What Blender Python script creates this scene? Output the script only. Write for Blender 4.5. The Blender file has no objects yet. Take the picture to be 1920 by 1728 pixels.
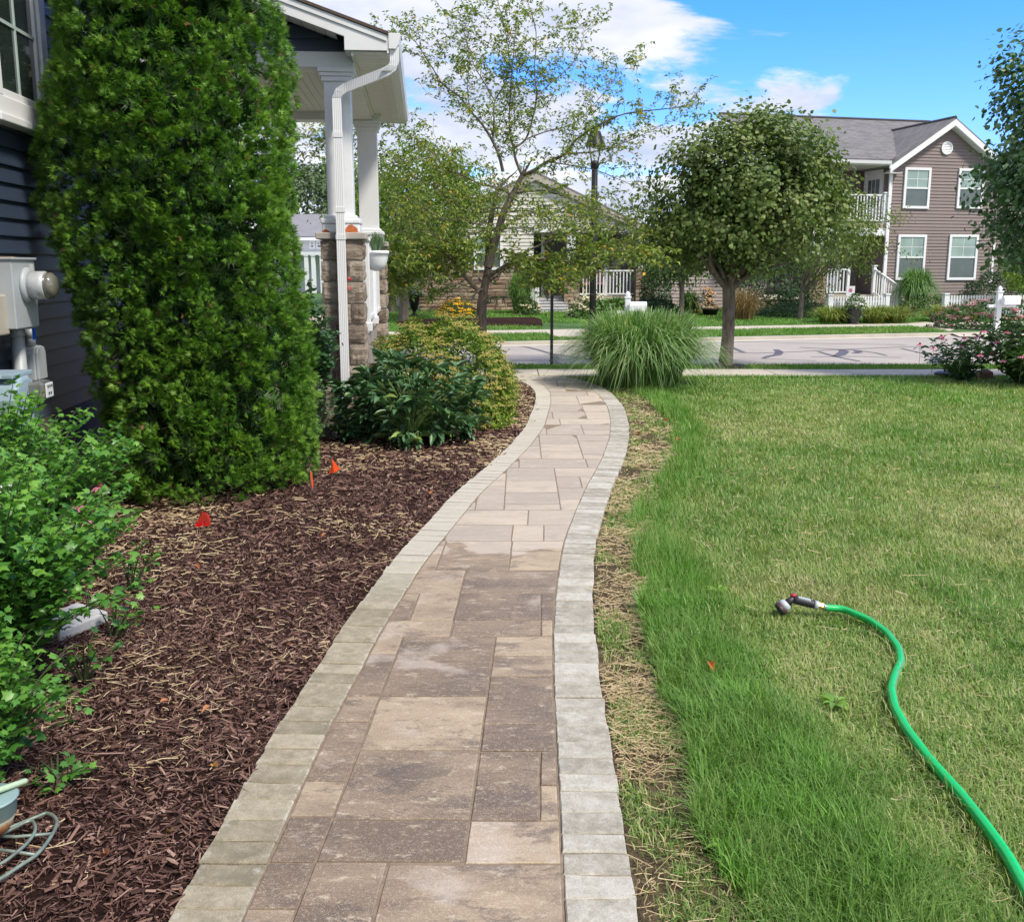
import bpy, math, random
import numpy as np
from mathutils import Vector, Matrix

random.seed(7)
rng = np.random.default_rng(11)
R = math.radians
scene = bpy.context.scene
COL = scene.collection

# ------------------------------------------------------------------ camera
CAM_H = 1.6
F_PX = 1900.0
PITCH = math.atan((864 - 500) / F_PX)
cam_d = bpy.data.cameras.new('camera')
cam_d.sensor_fit = 'HORIZONTAL'
cam_d.sensor_width = 36
cam_d.lens = 36 * F_PX / 1920
cam_d.clip_start = 0.05
cam_d.clip_end = 2000
cam = bpy.data.objects.new('camera', cam_d)
COL.objects.link(cam)
cam.location = (0, 0, CAM_H)
cam.rotation_euler = (math.pi / 2 - PITCH, 0, 0)
scene.camera = cam

# ------------------------------------------------------------------ world, sun, exposure
SUN_EL, SUN_AZ = 52.0, 128.0
w = bpy.data.worlds.new('World')
scene.world = w
w.use_nodes = True
nt = w.node_tree
for n_ in list(nt.nodes):
    nt.nodes.remove(n_)
NN = nt.nodes.new
def wl(a, b): nt.links.new(a, b)
out = NN('ShaderNodeOutputWorld')
sky = NN('ShaderNodeTexSky')
sky.sky_type = 'NISHITA'
sky.sun_disc = False
sky.sun_elevation = R(SUN_EL)
sky.sun_rotation = R(SUN_AZ)
sky.air_density = 1.0
sky.dust_density = 0.6
sky.ozone_density = 2.5
hs = NN('ShaderNodeHueSaturation')
hs.inputs['Saturation'].default_value = 1.22
hs.inputs['Value'].default_value = 0.90
tn_ = NN('ShaderNodeMix'); tn_.data_type = 'RGBA'; tn_.blend_type = 'MULTIPLY'; tn_.inputs[0].default_value = 1.0
tn_.inputs[7].default_value = (0.66, 0.74, 1.10, 1)
wl(sky.outputs[0], tn_.inputs[6]); wl(tn_.outputs[2], hs.inputs['Color'])
bg1 = NN('ShaderNodeBackground'); bg1.inputs[1].default_value = 0.15
wl(hs.outputs[0], bg1.inputs[0])
tc = NN('ShaderNodeTexCoord')
sep = NN('ShaderNodeSeparateXYZ'); wl(tc.outputs['Generated'], sep.inputs[0])
def wm(op, a, b=None, clamp=False):
    m = NN('ShaderNodeMath'); m.operation = op; m.use_clamp = clamp
    for i, x in enumerate((a, b)):
        if x is None: continue
        if isinstance(x, (int, float)): m.inputs[i].default_value = x
        else: wl(x, m.inputs[i])
    return m.outputs[0]
zz = wm('ADD', wm('MAXIMUM', sep.outputs[2], 0.0), 0.22)
comb = NN('ShaderNodeCombineXYZ')
wl(wm('DIVIDE', sep.outputs[0], zz), comb.inputs[0])
wl(wm('DIVIDE', sep.outputs[1], zz), comb.inputs[1])
def wnoise(scale, detail, rough, off, dist=0.0):
    mp = NN('ShaderNodeMapping'); mp.inputs['Location'].default_value = off
    wl(comb.outputs[0], mp.inputs[0])
    n = NN('ShaderNodeTexNoise'); n.inputs['Scale'].default_value = scale
    n.inputs['Detail'].default_value = detail; n.inputs['Roughness'].default_value = rough
    n.inputs['Distortion'].default_value = dist
    wl(mp.outputs[0], n.inputs['Vector'])
    return n.outputs['Fac']
CLOUD_OFF = (3.1, 7.7, 0.0)
HORIZ_PUFF = 0.16
big = wnoise(1.9, 12, 0.60, CLOUD_OFF, 0.3)
az = wm('ARCTAN2', sep.outputs[0], sep.outputs[1])      # azimuth, 0 = straight ahead, negative = left
def smooth(v, a, b, c, d):
    m = NN('ShaderNodeMapRange'); m.interpolation_type = 'SMOOTHSTEP'; wl(v, m.inputs[0])
    for i, x in enumerate((a, b, c, d)): m.inputs[i + 1].default_value = x
    return m.outputs[0]
bias = wm('ADD', wm('ADD', wm('ADD', smooth(az, .06, .22, .13, -.035), smooth(az, .28, .42, 0.0, -.045)), smooth(az, .9, 1.5, 0.0, .24)), smooth(az, -2.6, -1.8, 0.0, 0.0))  # adds denser unseen cloud at right and behind, to whiten the ambient light
puff = wm('MULTIPLY', wm('MULTIPLY', smooth(az, .10, .17, 0.0, 1.0), smooth(az, .24, .30, 1.0, 0.0)), wm('MULTIPLY', smooth(sep.outputs[2], .0, .03, 1.0, 1.0), smooth(sep.outputs[2], .12, .185, HORIZ_PUFF, 0.0)))
dens = wm('ADD', wm('ADD', big, bias), puff)
mask = NN('ShaderNodeMapRange'); mask.interpolation_type = 'SMOOTHSTEP'
wl(dens, mask.inputs[0])
mask.inputs[1].default_value = 0.49; mask.inputs[2].default_value = 0.58
shade = wnoise(3.2, 8, 0.55, (CLOUD_OFF[0] + 0.13, CLOUD_OFF[1] + 0.1, 0.3))
rmp = NN('ShaderNodeMapRange'); wl(shade, rmp.inputs[0])
rmp.inputs[1].default_value = 0.35; rmp.inputs[2].default_value = 0.65
mixc = NN('ShaderNodeMix'); mixc.data_type = 'RGBA'
wl(rmp.outputs[0], mixc.inputs['Factor'])
mixc.inputs['A'].default_value = (0.60, 0.67, 0.86, 1)
mixc.inputs['B'].default_value = (1.0, 1.0, 1.04, 1)
bg2 = NN('ShaderNodeBackground'); bg2.inputs[1].default_value = 0.46
wl(mixc.outputs['Result'], bg2.inputs[0])
ms = NN('ShaderNodeMixShader')
wl(wm('MULTIPLY', mask.outputs[0], 0.96), ms.inputs[0]); wl(bg1.outputs[0], ms.inputs[1]); wl(bg2.outputs[0], ms.inputs[2])
wl(ms.outputs[0], out.inputs[0])

sd = bpy.data.lights.new('sun', 'SUN')
sd.energy = 2.0
sd.angle = R(9.0)
sd.color = (1.0, 0.93, 0.80)
sun = bpy.data.objects.new('sun', sd)
COL.objects.link(sun)
to_sun = Vector((math.sin(R(SUN_AZ)) * math.cos(R(SUN_EL)), math.cos(R(SUN_AZ)) * math.cos(R(SUN_EL)), math.sin(R(SUN_EL))))
sun.rotation_euler = to_sun.to_track_quat('Z', 'Y').to_euler()
sun.location = (6, -4, 9)

scene.view_settings.view_transform = 'Standard'
scene.view_settings.look = 'None'
scene.view_settings.gamma = 1.0
scene.view_settings.use_curve_mapping = False
scene.view_settings.exposure = 1.20
scene.render.engine = 'CYCLES'
scene.cycles.max_bounces = 6
scene.cycles.transparent_max_bounces = 6
scene.cycles.use_denoising = True

# ------------------------------------------------------------------ pixel -> place
cp, sp_ = math.cos(PITCH), math.sin(PITCH)
def ray(px, py):
    xc = (px - 960) / F_PX; yc = (864 - py) / F_PX
    return Vector((xc, cp + yc * sp_, yc * cp - sp_))
def P(px, py, Y):
    d = ray(px, py); t = Y / d.y
    return Vector((d.x * t, Y, CAM_H + d.z * t))
def G(px, py, z=0.0):
    d = ray(px, py); t = (z - CAM_H) / d.z
    return Vector((d.x * t, d.y * t, z))
def hit(root, px, py, ly=0.0, axis=1):
    """where the sight line meets the plane local[axis]=ly of a thing's own frame"""
    M = root.matrix_basis.inverted() if hasattr(root, 'matrix_basis') else root
    o = M @ Vector((0, 0, CAM_H)); d = (M @ (Vector((0, 0, CAM_H)) + ray(px, py))) - o
    t = (ly - o[axis]) / d[axis]
    return o + d * t

# ------------------------------------------------------------------ object helpers
def tag(o, label=None, cat=None, group=None, kind=None):
    if label: o['label'] = label
    if cat: o['category'] = cat
    if group: o['group'] = group
    if kind: o['kind'] = kind
    return o
def empty(name, loc=(0, 0, 0), rz=0.0):
    o = bpy.data.objects.new(name, None)
    o.empty_display_size = 0.1
    COL.objects.link(o)
    o.matrix_basis = Matrix.Translation(Vector(loc)) @ Matrix.Rotation(rz, 4, 'Z')
    return o
def link(name, me, parent=None, loc=None):
    o = bpy.data.objects.new(name, me)
    COL.objects.link(o)
    if parent is not None: o.parent = parent
    if loc is not None: o.location = loc
    return o
def copy_tree(src, loc=None, rz=None, label=None, scale=None):
    c = src.copy(); COL.objects.link(c)
    if loc is not None: c.location = loc
    if rz is not None: c.rotation_euler = (0, 0, rz)
    if scale is not None: c.scale = (scale,) * 3
    if label: c['label'] = label
    for ch in list(src.children):
        k = ch.copy(); COL.objects.link(k); k.parent = c
        for g in list(ch.children):
            q = g.copy(); COL.objects.link(q); q.parent = k
    return c

class MB:
    def __init__(s, xf=None):
        s.V = []; s.F = []; s.xf = xf
    def add(s, vs, fs):
        n = len(s.V)
        for p in vs:
            p = Vector(p)
            s.V.append(tuple(s.xf @ p) if s.xf is not None else tuple(p))
        for f in fs: s.F.append(tuple(i + n for i in f))
        return s
    def box(s, a, b):
        (x0, y0, z0), (x1, y1, z1) = a, b
        if x0 > x1: x0, x1 = x1, x0
        if y0 > y1: y0, y1 = y1, y0
        if z0 > z1: z0, z1 = z1, z0
        return s.add([(x0,y0,z0),(x1,y0,z0),(x1,y1,z0),(x0,y1,z0),(x0,y0,z1),(x1,y0,z1),(x1,y1,z1),(x0,y1,z1)],
                     [(0,3,2,1),(4,5,6,7),(0,1,5,4),(1,2,6,5),(2,3,7,6),(3,0,4,7)])
    def beam(s, p, q, w, h, up=(0, 0, 1)):
        p, q = Vector(p), Vector(q); d = (q - p).normalized(); up = Vector(up)
        x = d.cross(up).normalized(); z = x.cross(d).normalized()
        vs = []
        for c in (p, q):
            for a, b in ((-1,-1),(1,-1),(1,1),(-1,1)):
                vs.append(c + x * (a * w / 2) + z * (b * h / 2))
        return s.add(vs, [(0,3,2,1),(4,5,6,7),(0,1,5,4),(1,2,6,5),(2,3,7,6),(3,0,4,7)])
    def prism(s, poly, a, b, axis='y'):
        """poly in the two other axes, extruded a..b"""
        def mk(u, v, t):
            return (u, t, v) if axis == 'y' else ((t, u, v) if axis == 'x' else (u, v, t))
        n = len(poly)
        vs = [mk(u, v, a) for u, v in poly] + [mk(u, v, b) for u, v in poly]
        fs = [tuple(range(n)), tuple(range(2 * n - 1, n - 1, -1))]
        for i in range(n):
            j = (i + 1) % n
            fs.append((j, i, i + n, j + n))
        return s.add(vs, fs)
    def tube(s, pts, r, n=8, cap=True):
        pts = [Vector(p) for p in pts]
        if not hasattr(r, '__len__'): r = [r] * len(pts)
        rings = []; prev = None
        vs = []
        for i, p in enumerate(pts):
            a = pts[max(i - 1, 0)]; b = pts[min(i + 1, len(pts) - 1)]
            d = (b - a).normalized()
            if prev is None:
                x = d.orthogonal().normalized()
            else:
                x = (prev - d * prev.dot(d))
                x = x.normalized() if x.length > 1e-6 else d.orthogonal().normalized()
            prev = x; y = d.cross(x)
            for k in range(n):
                t = 2 * math.pi * k / n
                vs.append(p + (x * math.cos(t) + y * math.sin(t)) * r[i])
        fs = []
        for i in range(len(pts) - 1):
            for k in range(n):
                k2 = (k + 1) % n
                fs.append((i*n+k, i*n+k2, (i+1)*n+k2, (i+1)*n+k))
        if cap:
            fs.append(tuple(reversed(range(n)))); fs.append(tuple((len(pts)-1)*n + k for k in range(n)))
        return s.add(vs, fs)
    def lathe(s, prof, c=(0, 0, 0), n=16, M=None):
        vs = []
        for r, z in prof:
            for k in range(n):
                t = 2 * math.pi * k / n
                v = Vector((r * math.cos(t), r * math.sin(t), z))
                if M is not None: v = M @ v
                vs.append(v + Vector(c))
        fs = []
        for i in range(len(prof) - 1):
            for k in range(n):
                k2 = (k + 1) % n
                fs.append((i*n+k, i*n+k2, (i+1)*n+k2, (i+1)*n+k))
        fs.append(tuple(reversed(range(n)))); fs.append(tuple((len(prof)-1)*n + k for k in range(n)))
        return s.add(vs, fs)
    def mesh(s, name, mat, smooth=False):
        me = bpy.data.meshes.new(name)
        me.from_pydata(s.V, [], s.F)
        if mat: me.materials.append(mat)
        if smooth:
            me.polygons.foreach_set('use_smooth', [True] * len(me.polygons))
        me.update()
        return me
    def build(s, name, mat, parent=None, smooth=False, bevel=0.0):
        o = link(name, s.mesh(name, mat, smooth), parent)
        if bevel:
            m = o.modifiers.new('bevel', 'BEVEL'); m.width = bevel; m.segments = 2; m.limit_method = 'ANGLE'; m.angle_limit = R(40)
        return o

def np_mesh(name, V, loops, counts, mat, tint=None, smooth=False, parent=None):
    me = bpy.data.meshes.new(name)
    me.vertices.add(len(V)); me.vertices.foreach_set('co', np.ascontiguousarray(V, dtype=np.float32).ravel())
    me.loops.add(len(loops)); me.loops.foreach_set('vertex_index', np.ascontiguousarray(loops, dtype=np.int32))
    me.polygons.add(len(counts))
    starts = np.concatenate([[0], np.cumsum(counts)[:-1]]).astype(np.int32)
    me.polygons.foreach_set('loop_start', starts)
    me.polygons.foreach_set('loop_total', np.asarray(counts, dtype=np.int32))
    if smooth: me.polygons.foreach_set('use_smooth', np.ones(len(counts), dtype=bool))
    me.materials.append(mat)
    if tint is not None:
        a = me.attributes.new('tint', 'FLOAT', 'POINT')
        a.data.foreach_set('value', np.ascontiguousarray(tint, dtype=np.float32))
    me.update(calc_edges=True)
    return link(name, me, parent)

def scatter(name, tmpls, which, M, T, tint, mat, parent=None, smooth=False):
    """tmpls: list of (verts Nx3, faces); which: template index per copy; M: (n,3,3) columns = axes; T: (n,3)"""
    Vs, Ls, Cs, Ts = [], [], [], []; base = 0
    for ti, (tv, tf) in enumerate(tmpls):
        idx = np.nonzero(which == ti)[0]
        if len(idx) == 0: continue
        tv = np.asarray(tv, dtype=np.float64)
        W = np.einsum('nij,kj->nki', M[idx], tv) + T[idx][:, None, :]
        k = len(tv)
        fl = np.concatenate([np.asarray(f) for f in tf]); fc = np.array([len(f) for f in tf])
        off = base + np.arange(len(idx)) * k
        Ls.append((fl[None, :] + off[:, None]).ravel()); Cs.append(np.tile(fc, len(idx)))
        Vs.append(W.reshape(-1, 3)); Ts.append(np.repeat(tint[idx], k))
        base += len(idx) * k
    return np_mesh(name, np.concatenate(Vs), np.concatenate(Ls), np.concatenate(Cs), mat, np.concatenate(Ts), smooth, parent)

def nrm(a):
    return a / np.maximum(np.linalg.norm(a, axis=-1, keepdims=True), 1e-9)
def frames(n, d, size):
    """columns x,y,z: z = normal n, y = along d; size scalar/array or (n,3)"""
    z = nrm(n); y = nrm(d - (d * z).sum(-1, keepdims=True) * z); x = np.cross(y, z)
    M = np.stack([x, y, z], axis=-1)
    size = np.asarray(size, dtype=float)
    if size.ndim == 1: M = M * size[:, None, None]
    elif size.ndim == 2: M = M * size[:, None, :]
    else: M = M * size
    return M
def vnoise(x, y, seed=0):
    x = np.asarray(x, dtype=float); y = np.asarray(y, dtype=float)
    xi = np.floor(x).astype(np.int64); yi = np.floor(y).astype(np.int64)
    xf = x - xi; yf = y - yi
    def h(a, b):
        v = (a * 374761393 + b * 668265263 + seed * 974711) & 0xffffffff
        v = ((v ^ (v >> 13)) * 1274126177) & 0xffffffff
        return ((v ^ (v >> 16)) & 0xffff) / 65535.0
    u = xf * xf * (3 - 2 * xf); v = yf * yf * (3 - 2 * yf)
    return (h(xi, yi) * (1-u) + h(xi+1, yi) * u) * (1-v) + (h(xi, yi+1) * (1-u) + h(xi+1, yi+1) * u) * v
def fnoise(x, y, seed=0, octv=3):
    s = 0; a = 1; t = 0
    for k in range(octv):
        s = s + a * vnoise(np.asarray(x) * 2**k, np.asarray(y) * 2**k, seed + k * 17); t += a; a *= .5
    return s / t

# ------------------------------------------------------------------ materials
def srgb(r, g, b):
    f = lambda c: (c / 255 / 12.92) if c / 255 <= .04045 else ((c / 255 + .055) / 1.055) ** 2.4
    return (f(r), f(g), f(b))
class Mt:
    def __init__(s, name, rough=0.6, metallic=0.0, spec=0.5):
        s.m = bpy.data.materials.new(name); s.m.use_nodes = True
        s.nt = s.m.node_tree; s.b = s.nt.nodes['Principled BSDF']; s.o = s.nt.nodes['Material Output']
        s.b.inputs['Roughness'].default_value = rough; s.b.inputs['Metallic'].default_value = metallic
        s.b.inputs['Specular IOR Level'].default_value = spec
    def n(s, t, **kw):
        x = s.nt.nodes.new(t)
        for k, v in kw.items(): setattr(x, k, v)
        return x
    def l(s, a, b): s.nt.links.new(a, b)
    def coord(s, kind='Object', scale=(1, 1, 1), loc=None, rot=None):
        t = s.n('ShaderNodeTexCoord'); mp = s.n('ShaderNodeMapping')
        mp.inputs['Scale'].default_value = scale
        if rot: mp.inputs['Rotation'].default_value = rot
        s.l(t.outputs[kind], mp.inputs[0])
        if loc is not None: s.l(loc, mp.inputs['Location'])
        return mp.outputs[0]
    def rnd(s): return s.n('ShaderNodeObjectInfo').outputs['Random']
    def attr(s, name): 
        a = s.n('ShaderNodeAttribute'); a.attribute_name = name; return a.outputs['Fac']
    def math(s, op, a, b=None, clamp=False):
        m = s.n('ShaderNodeMath', operation=op, use_clamp=clamp)
        for i, x in enumerate((a, b)):
            if x is None: continue
            if isinstance(x, (int, float)): m.inputs[i].default_value = x
            else: s.l(x, m.inputs[i])
        return m.outputs[0]
    def noise(s, vec, scale, detail=4, rough=0.55, dist=0.0, w=None):
        n = s.n('ShaderNodeTexNoise')
        if w is not None:
            n.noise_dimensions = '4D'; s.l(w, n.inputs['W'])
        n.inputs['Scale'].default_value = scale; n.inputs['Detail'].default_value = detail
        n.inputs['Roughness'].default_value = rough; n.inputs['Distortion'].default_value = dist
        if vec is not None: s.l(vec, n.inputs['Vector'])
        return n.outputs['Fac']
    def ramp(s, fac, stops):
        r = s.n('ShaderNodeValToRGB'); e = r.color_ramp.elements
        while len(e) < len(stops): e.new(0.5)
        for i, (p, c) in enumerate(stops):
            e[i].position = p; e[i].color = (c[0], c[1], c[2], 1)
        s.l(fac, r.inputs[0]); return r.outputs[0]
    def mr(s, fac, a, b, c=0.0, d=1.0):
        m = s.n('ShaderNodeMapRange'); s.l(fac, m.inputs[0])
        for i, v in enumerate((a, b, c, d)): m.inputs[i + 1].default_value = v
        return m.outputs[0]
    def mix(s, fac, a, b, blend='MIX'):
        m = s.n('ShaderNodeMix', data_type='RGBA', blend_type=blend)
        for i, x in ((0, fac), (6, a), (7, b)):
            if isinstance(x, (int, float)): m.inputs[i].default_value = x
            elif isinstance(x, tuple): m.inputs[i].default_value = (*x[:3], 1)
            else: s.l(x, m.inputs[i])
        return m.outputs[2]
    def col(s, c):
        if isinstance(c, tuple): s.b.inputs['Base Color'].default_value = (*c[:3], 1)
        else: s.l(c, s.b.inputs['Base Color'])
    def bump(s, h, strength=0.3, dist=0.01):
        b = s.n('ShaderNodeBump'); b.inputs['Strength'].default_value = strength; b.inputs['Distance'].default_value = dist
        s.l(h, b.inputs['Height']); s.l(b.outputs[0], s.b.inputs['Normal'])
    def rough(s, v): s.l(v, s.b.inputs['Roughness'])

def plain(name, c, rough=0.55, var=0.12, scale=3.0, bump=0.0, bscale=60, metallic=0.0, rnd=0.0, spec=0.5, dirt=None):
    m = Mt(name, rough, metallic, spec)
    v = m.coord('Object')
    a = tuple(x * (1 - var) for x in c); b = tuple(min(1, x * (1 + var)) for x in c)
    col = m.mix(m.mr(m.noise(v, scale, 5), .3, .7), a, b)
    if rnd:
        k = m.mr(m.rnd(), 0, 1, 1 - rnd, 1 + rnd)
        cc = m.n('ShaderNodeCombineColor')
        for i in range(3): m.l(k, cc.inputs[i])
        col = m.mix(1.0, col, cc.outputs[0], 'MULTIPLY')
    if dirt:
        d = m.mr(m.noise(v, scale * 2.3, 6, 0.7), .52, .72)
        col = m.mix(m.math('MULTIPLY', d, dirt[1]), col, dirt[0])
    m.col(col)
    if bump: m.bump(m.noise(v, bscale, 3), bump, 0.004)
    return m.m
def leafmat(name, stops, rough=0.5, trans=0.3, spec=0.4):
    m = Mt(name, rough, 0, spec)
    t = m.attr('tint')
    c = m.ramp(t, stops)
    geo = m.n('ShaderNodeNewGeometry')
    c2 = m.mix(m.math('MULTIPLY', geo.outputs['Backfacing'], 0.35), c, m.mix(0.5, c, (0.25, 0.32, 0.18)))
    m.col(c2)
    tr = m.n('ShaderNodeBsdfTranslucent')
    bright = m.mix(1.0, c, (1.25, 1.35, 0.6), 'MULTIPLY')
    m.l(bright, tr.inputs[0])
    mx = m.n('ShaderNodeMixShader'); mx.inputs[0].default_value = trans
    m.l(m.b.outputs[0], mx.inputs[1]); m.l(tr.outputs[0], mx.inputs[2]); m.l(mx.outputs[0], m.o.inputs[0])
    return m.m
def barkmat(name, c1, c2, scale=14):   # furrowed along the trunk
    m = Mt(name, 0.9, 0, 0.2)
    v = m.coord('Object', (1, 1, .22))
    n1 = m.noise(v, scale, 6, .65)
    m.col(m.ramp(n1, [(.3, c1), (.7, c2)])); m.bump(n1, .8, .02)
    return m.m

WHITE = plain('white_paint', (.78, .79, .81), .45, .03, 2, dirt=((.55, .55, .52), .25))
WHITE_FAR = plain('white_trim', (.80, .81, .83), .5, .02, 2)
VINYLW = plain('white_vinyl', (.70, .70, .67), .5, .03, 3)
BLACKM = plain('black_metal', (.012, .013, .015), .45, .2, 5, spec=.3)
BARK = barkmat('bark_grey_brown', (.075, .06, .05), (.27, .23, .19), 22)
BARK2 = barkmat('bark_dark', (.03, .025, .02), (.11, .09, .075), 20)
CONC = plain('concrete', (.50, .45, .37), .85, .12, 2.5, .3, 120, dirt=((.35, .31, .25), .3))
GLASS_D = None
def glassmat(name, c, rough=.05, spec=.8):
    m = Mt(name, rough, 0, spec); v = m.coord('Object')
    m.col(m.mix(m.mr(m.noise(v, 1.4, 2), .35, .65), tuple(x * .7 for x in c), c))
    m.b.inputs['Coat Weight'].default_value = .6; m.b.inputs['Coat Roughness'].default_value = .03
    return m.m
# ================================================================== GROUND SHAPES
def poly_from_px(pts): return np.array([[*G(x, y)][:2] for x, y in pts])
LO = poly_from_px([(310,1728),(353.5,1652),(408.7,1556),(453.8,1476),(497,1397.5),(544,1324),(591,1254),(636,1182),(700,1097),(729,1056),(807,972),(856,920),(902.5,882.5),(954.6,836),(986.5,798.6),(1003.8,755),(1005,736.4),(995,723.4),(975,713),(957.5,708.5)])
RO = poly_from_px([(1199.5,1728),(1184,1628),(1156,1461),(1129,1297),(1117.5,1207),(1112.5,1150),(1111,1114),(1115,1021),(1131,963.6),(1145.6,917),(1169,865),(1180,822),(1179,790),(1169,761),(1148.5,738),(1125,723.4),(1090.6,712),(1062,706.5)])
LO = np.vstack([[LO[0] + (LO[0] - LO[1]) * 4.5], LO, [[-0.45, 14.95], [-0.9, 15.12]]])
RO = np.vstack([[RO[0] + (RO[0] - RO[1]) * 3.2], RO, [[0.45, 15.0], [0.15, 15.12]]])
def resample(pl, step, smooth=0.0):
    s = np.concatenate([[0], np.cumsum(np.linalg.norm(np.diff(pl, axis=0), axis=1))])
    t = np.arange(0, s[-1], 0.02)
    q = np.stack([np.interp(t, s, pl[:, 0]), np.interp(t, s, pl[:, 1])], 1)
    if smooth:
        k = int(smooth / 0.02); ker = np.hanning(2 * k + 1); ker /= ker.sum()
        pad = np.vstack([2*q[0]-q[k:0:-1], q, 2*q[-1]-q[-2:-k-2:-1]])
        q = np.stack([np.convolve(pad[:, i], ker, 'valid') for i in range(2)], 1)
    s = np.concatenate([[0], np.cumsum(np.linalg.norm(np.diff(q, axis=0), axis=1))])
    t = np.arange(0, s[-1], step)
    return np.stack([np.interp(t, s, q[:, 0]), np.interp(t, s, q[:, 1])], 1)
BW = 0.187
def normals(q):
    d = np.gradient(q, axis=0); d /= np.linalg.norm(d, axis=1)[:, None]
    return np.stack([d[:, 1], -d[:, 0]], 1)      # to the right of travel
LOs = resample(LO, 0.05, 0.45); ROs = resample(RO, 0.05, 0.45)
LIs = LOs + normals(LOs) * BW; RIs = ROs - normals(ROs) * BW
def fn_of_y(q):
    k = np.maximum.accumulate(q[:, 1]); keep = np.concatenate([[True], np.diff(k) > 1e-4])
    yy, xx = k[keep], q[keep, 0]
    return lambda y: np.interp(y, yy, xx)
fLO, fRO, fLI, fRI = map(fn_of_y, (LOs, ROs, LIs, RIs))
def fstrip(Y):      # where the lush turf starts, beyond the dry strip
    pts = poly_from_px([(1400,1728),(1395,1685),(1362,1585),(1328,1518),(1311,1434),(1278,1364),(1240,1317),(1228,1250),(1214,1170),(1192,1021),(1189,969),(1203,926),(1240,900),(1262,850),(1262,800),(1235,760),(1195,735)])
    o = np.argsort(pts[:, 1]); return np.interp(Y, pts[o, 1], pts[o, 0])

def strip_mesh(name, left, right, y0, y1, z, mat, nx=12, step=.25, bump=0.0, seed=3, **kw):
    ys = np.arange(y0, y1 + 1e-6, step); V = []; F = []
    for i, y in enumerate(ys):
        a, b = left(y), right(y)
        for j in range(nx + 1):
            x = a + (b - a) * j / nx
            V.append((x, y, z + bump * (float(fnoise(x * 1.7, y * 1.7, seed)) - .5) * (1 if 0 < j < nx else .2)))
    for i in range(len(ys) - 1):
        for j in range(nx):
            a = i * (nx + 1) + j
            F.append((a, a + 1, a + nx + 2, a + nx + 1))
    mb = MB(); mb.add(V, F); o = mb.build(name, mat, smooth=True); return tag(o, **kw)

# --- base ground reaching the horizon
m = Mt('far_ground_grass', .9, 0, .1); v = m.coord('Object')
m.col(m.ramp(m.noise(v, .35, 6, .6), [(.3, (.045, .105, .02)), (.7, (.08, .15, .035))]))
mb = MB(); mb.add([(-400, -60, -.09), (400, -60, -.09), (400, 700, -.09), (-400, 700, -.09)], [(0, 1, 2, 3)])
tag(mb.build('ground', m.m), 'grassy ground reaching away under the gardens to the horizon', None, None, 'structure')

# --- lawn soil
m = Mt('lawn_soil', .95, 0, .1); v = m.coord('Object')
m.col(m.ramp(m.noise(v, 3.2, 8, .7), [(.3, (.045, .06, .02)), (.5, (.075, .11, .03)), (.72, (.16, .15, .075))]))
m.bump(m.noise(v, 60, 4), .7, .02)
strip_mesh('lawn', lambda y: fRO(y) + .0, lambda y: 11.0 + y * .5, -1.5, 15.12, -.03, m.m, 30, .25, .03, label='wide front lawn of patchy green and dry turf right of the path', kind='structure')
# --- mulch soil
m = Mt('mulch_soil', .95, 0, .15); v = m.coord('Object')
m.col(m.ramp(m.noise(v, 28, 8, .75), [(.3, (.014, .007, .0055)), (.55, (.045, .02, .015)), (.78, (.105, .052, .038))]))
m.bump(m.noise(m.coord('Object', (1, 2.4, 1)), 45, 5, .7), 1.0, .03)
def mulch_z(x, y): return -.035 + .05 * (fnoise(np.asarray(x) * 1.7, np.asarray(y) * 1.7, 9) - .5)
strip_mesh('mulch_bed', lambda y: -5.2, lambda y: fLO(y), -1.5, 15.0, -.035, m.m, 40, .2, .05, 9, label='dark reddish brown mulch bed between the house and the path', kind='structure')

# --- paver path
SAND = plain('joint_sand', (.23, .175, .125), .95, .25, 30, .5, 200)
V = []; F = []
n = 260
tL = resample(LOs, 1e9)[:0]
def samp(q, k):
    s = np.concatenate([[0], np.cumsum(np.linalg.norm(np.diff(q, axis=0), axis=1))]); t = np.linspace(0, s[-1], k)
    return np.stack([np.interp(t, s, q[:, 0]), np.interp(t, s, q[:, 1])], 1)
a, b = samp(LOs, n), samp(ROs, n)
for i in range(n):
    V += [(a[i][0] + .012, a[i][1], float(np.interp(a[i][1], [3, 6, 9], [-.0055, -.0025, -.0012]))), (b[i][0] - .012, b[i][1], float(np.interp(b[i][1], [3, 6, 9], [-.0055, -.0025, -.0012])))]
F = [(2*i, 2*i+1, 2*i+3, 2*i+2) for i in range(n - 1)]
mb = MB(); mb.add(V, F)
PATH = tag(mb.build('path', SAND), 'curving paver path edged with two rows of pale border stones', None, None, 'structure')

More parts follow.
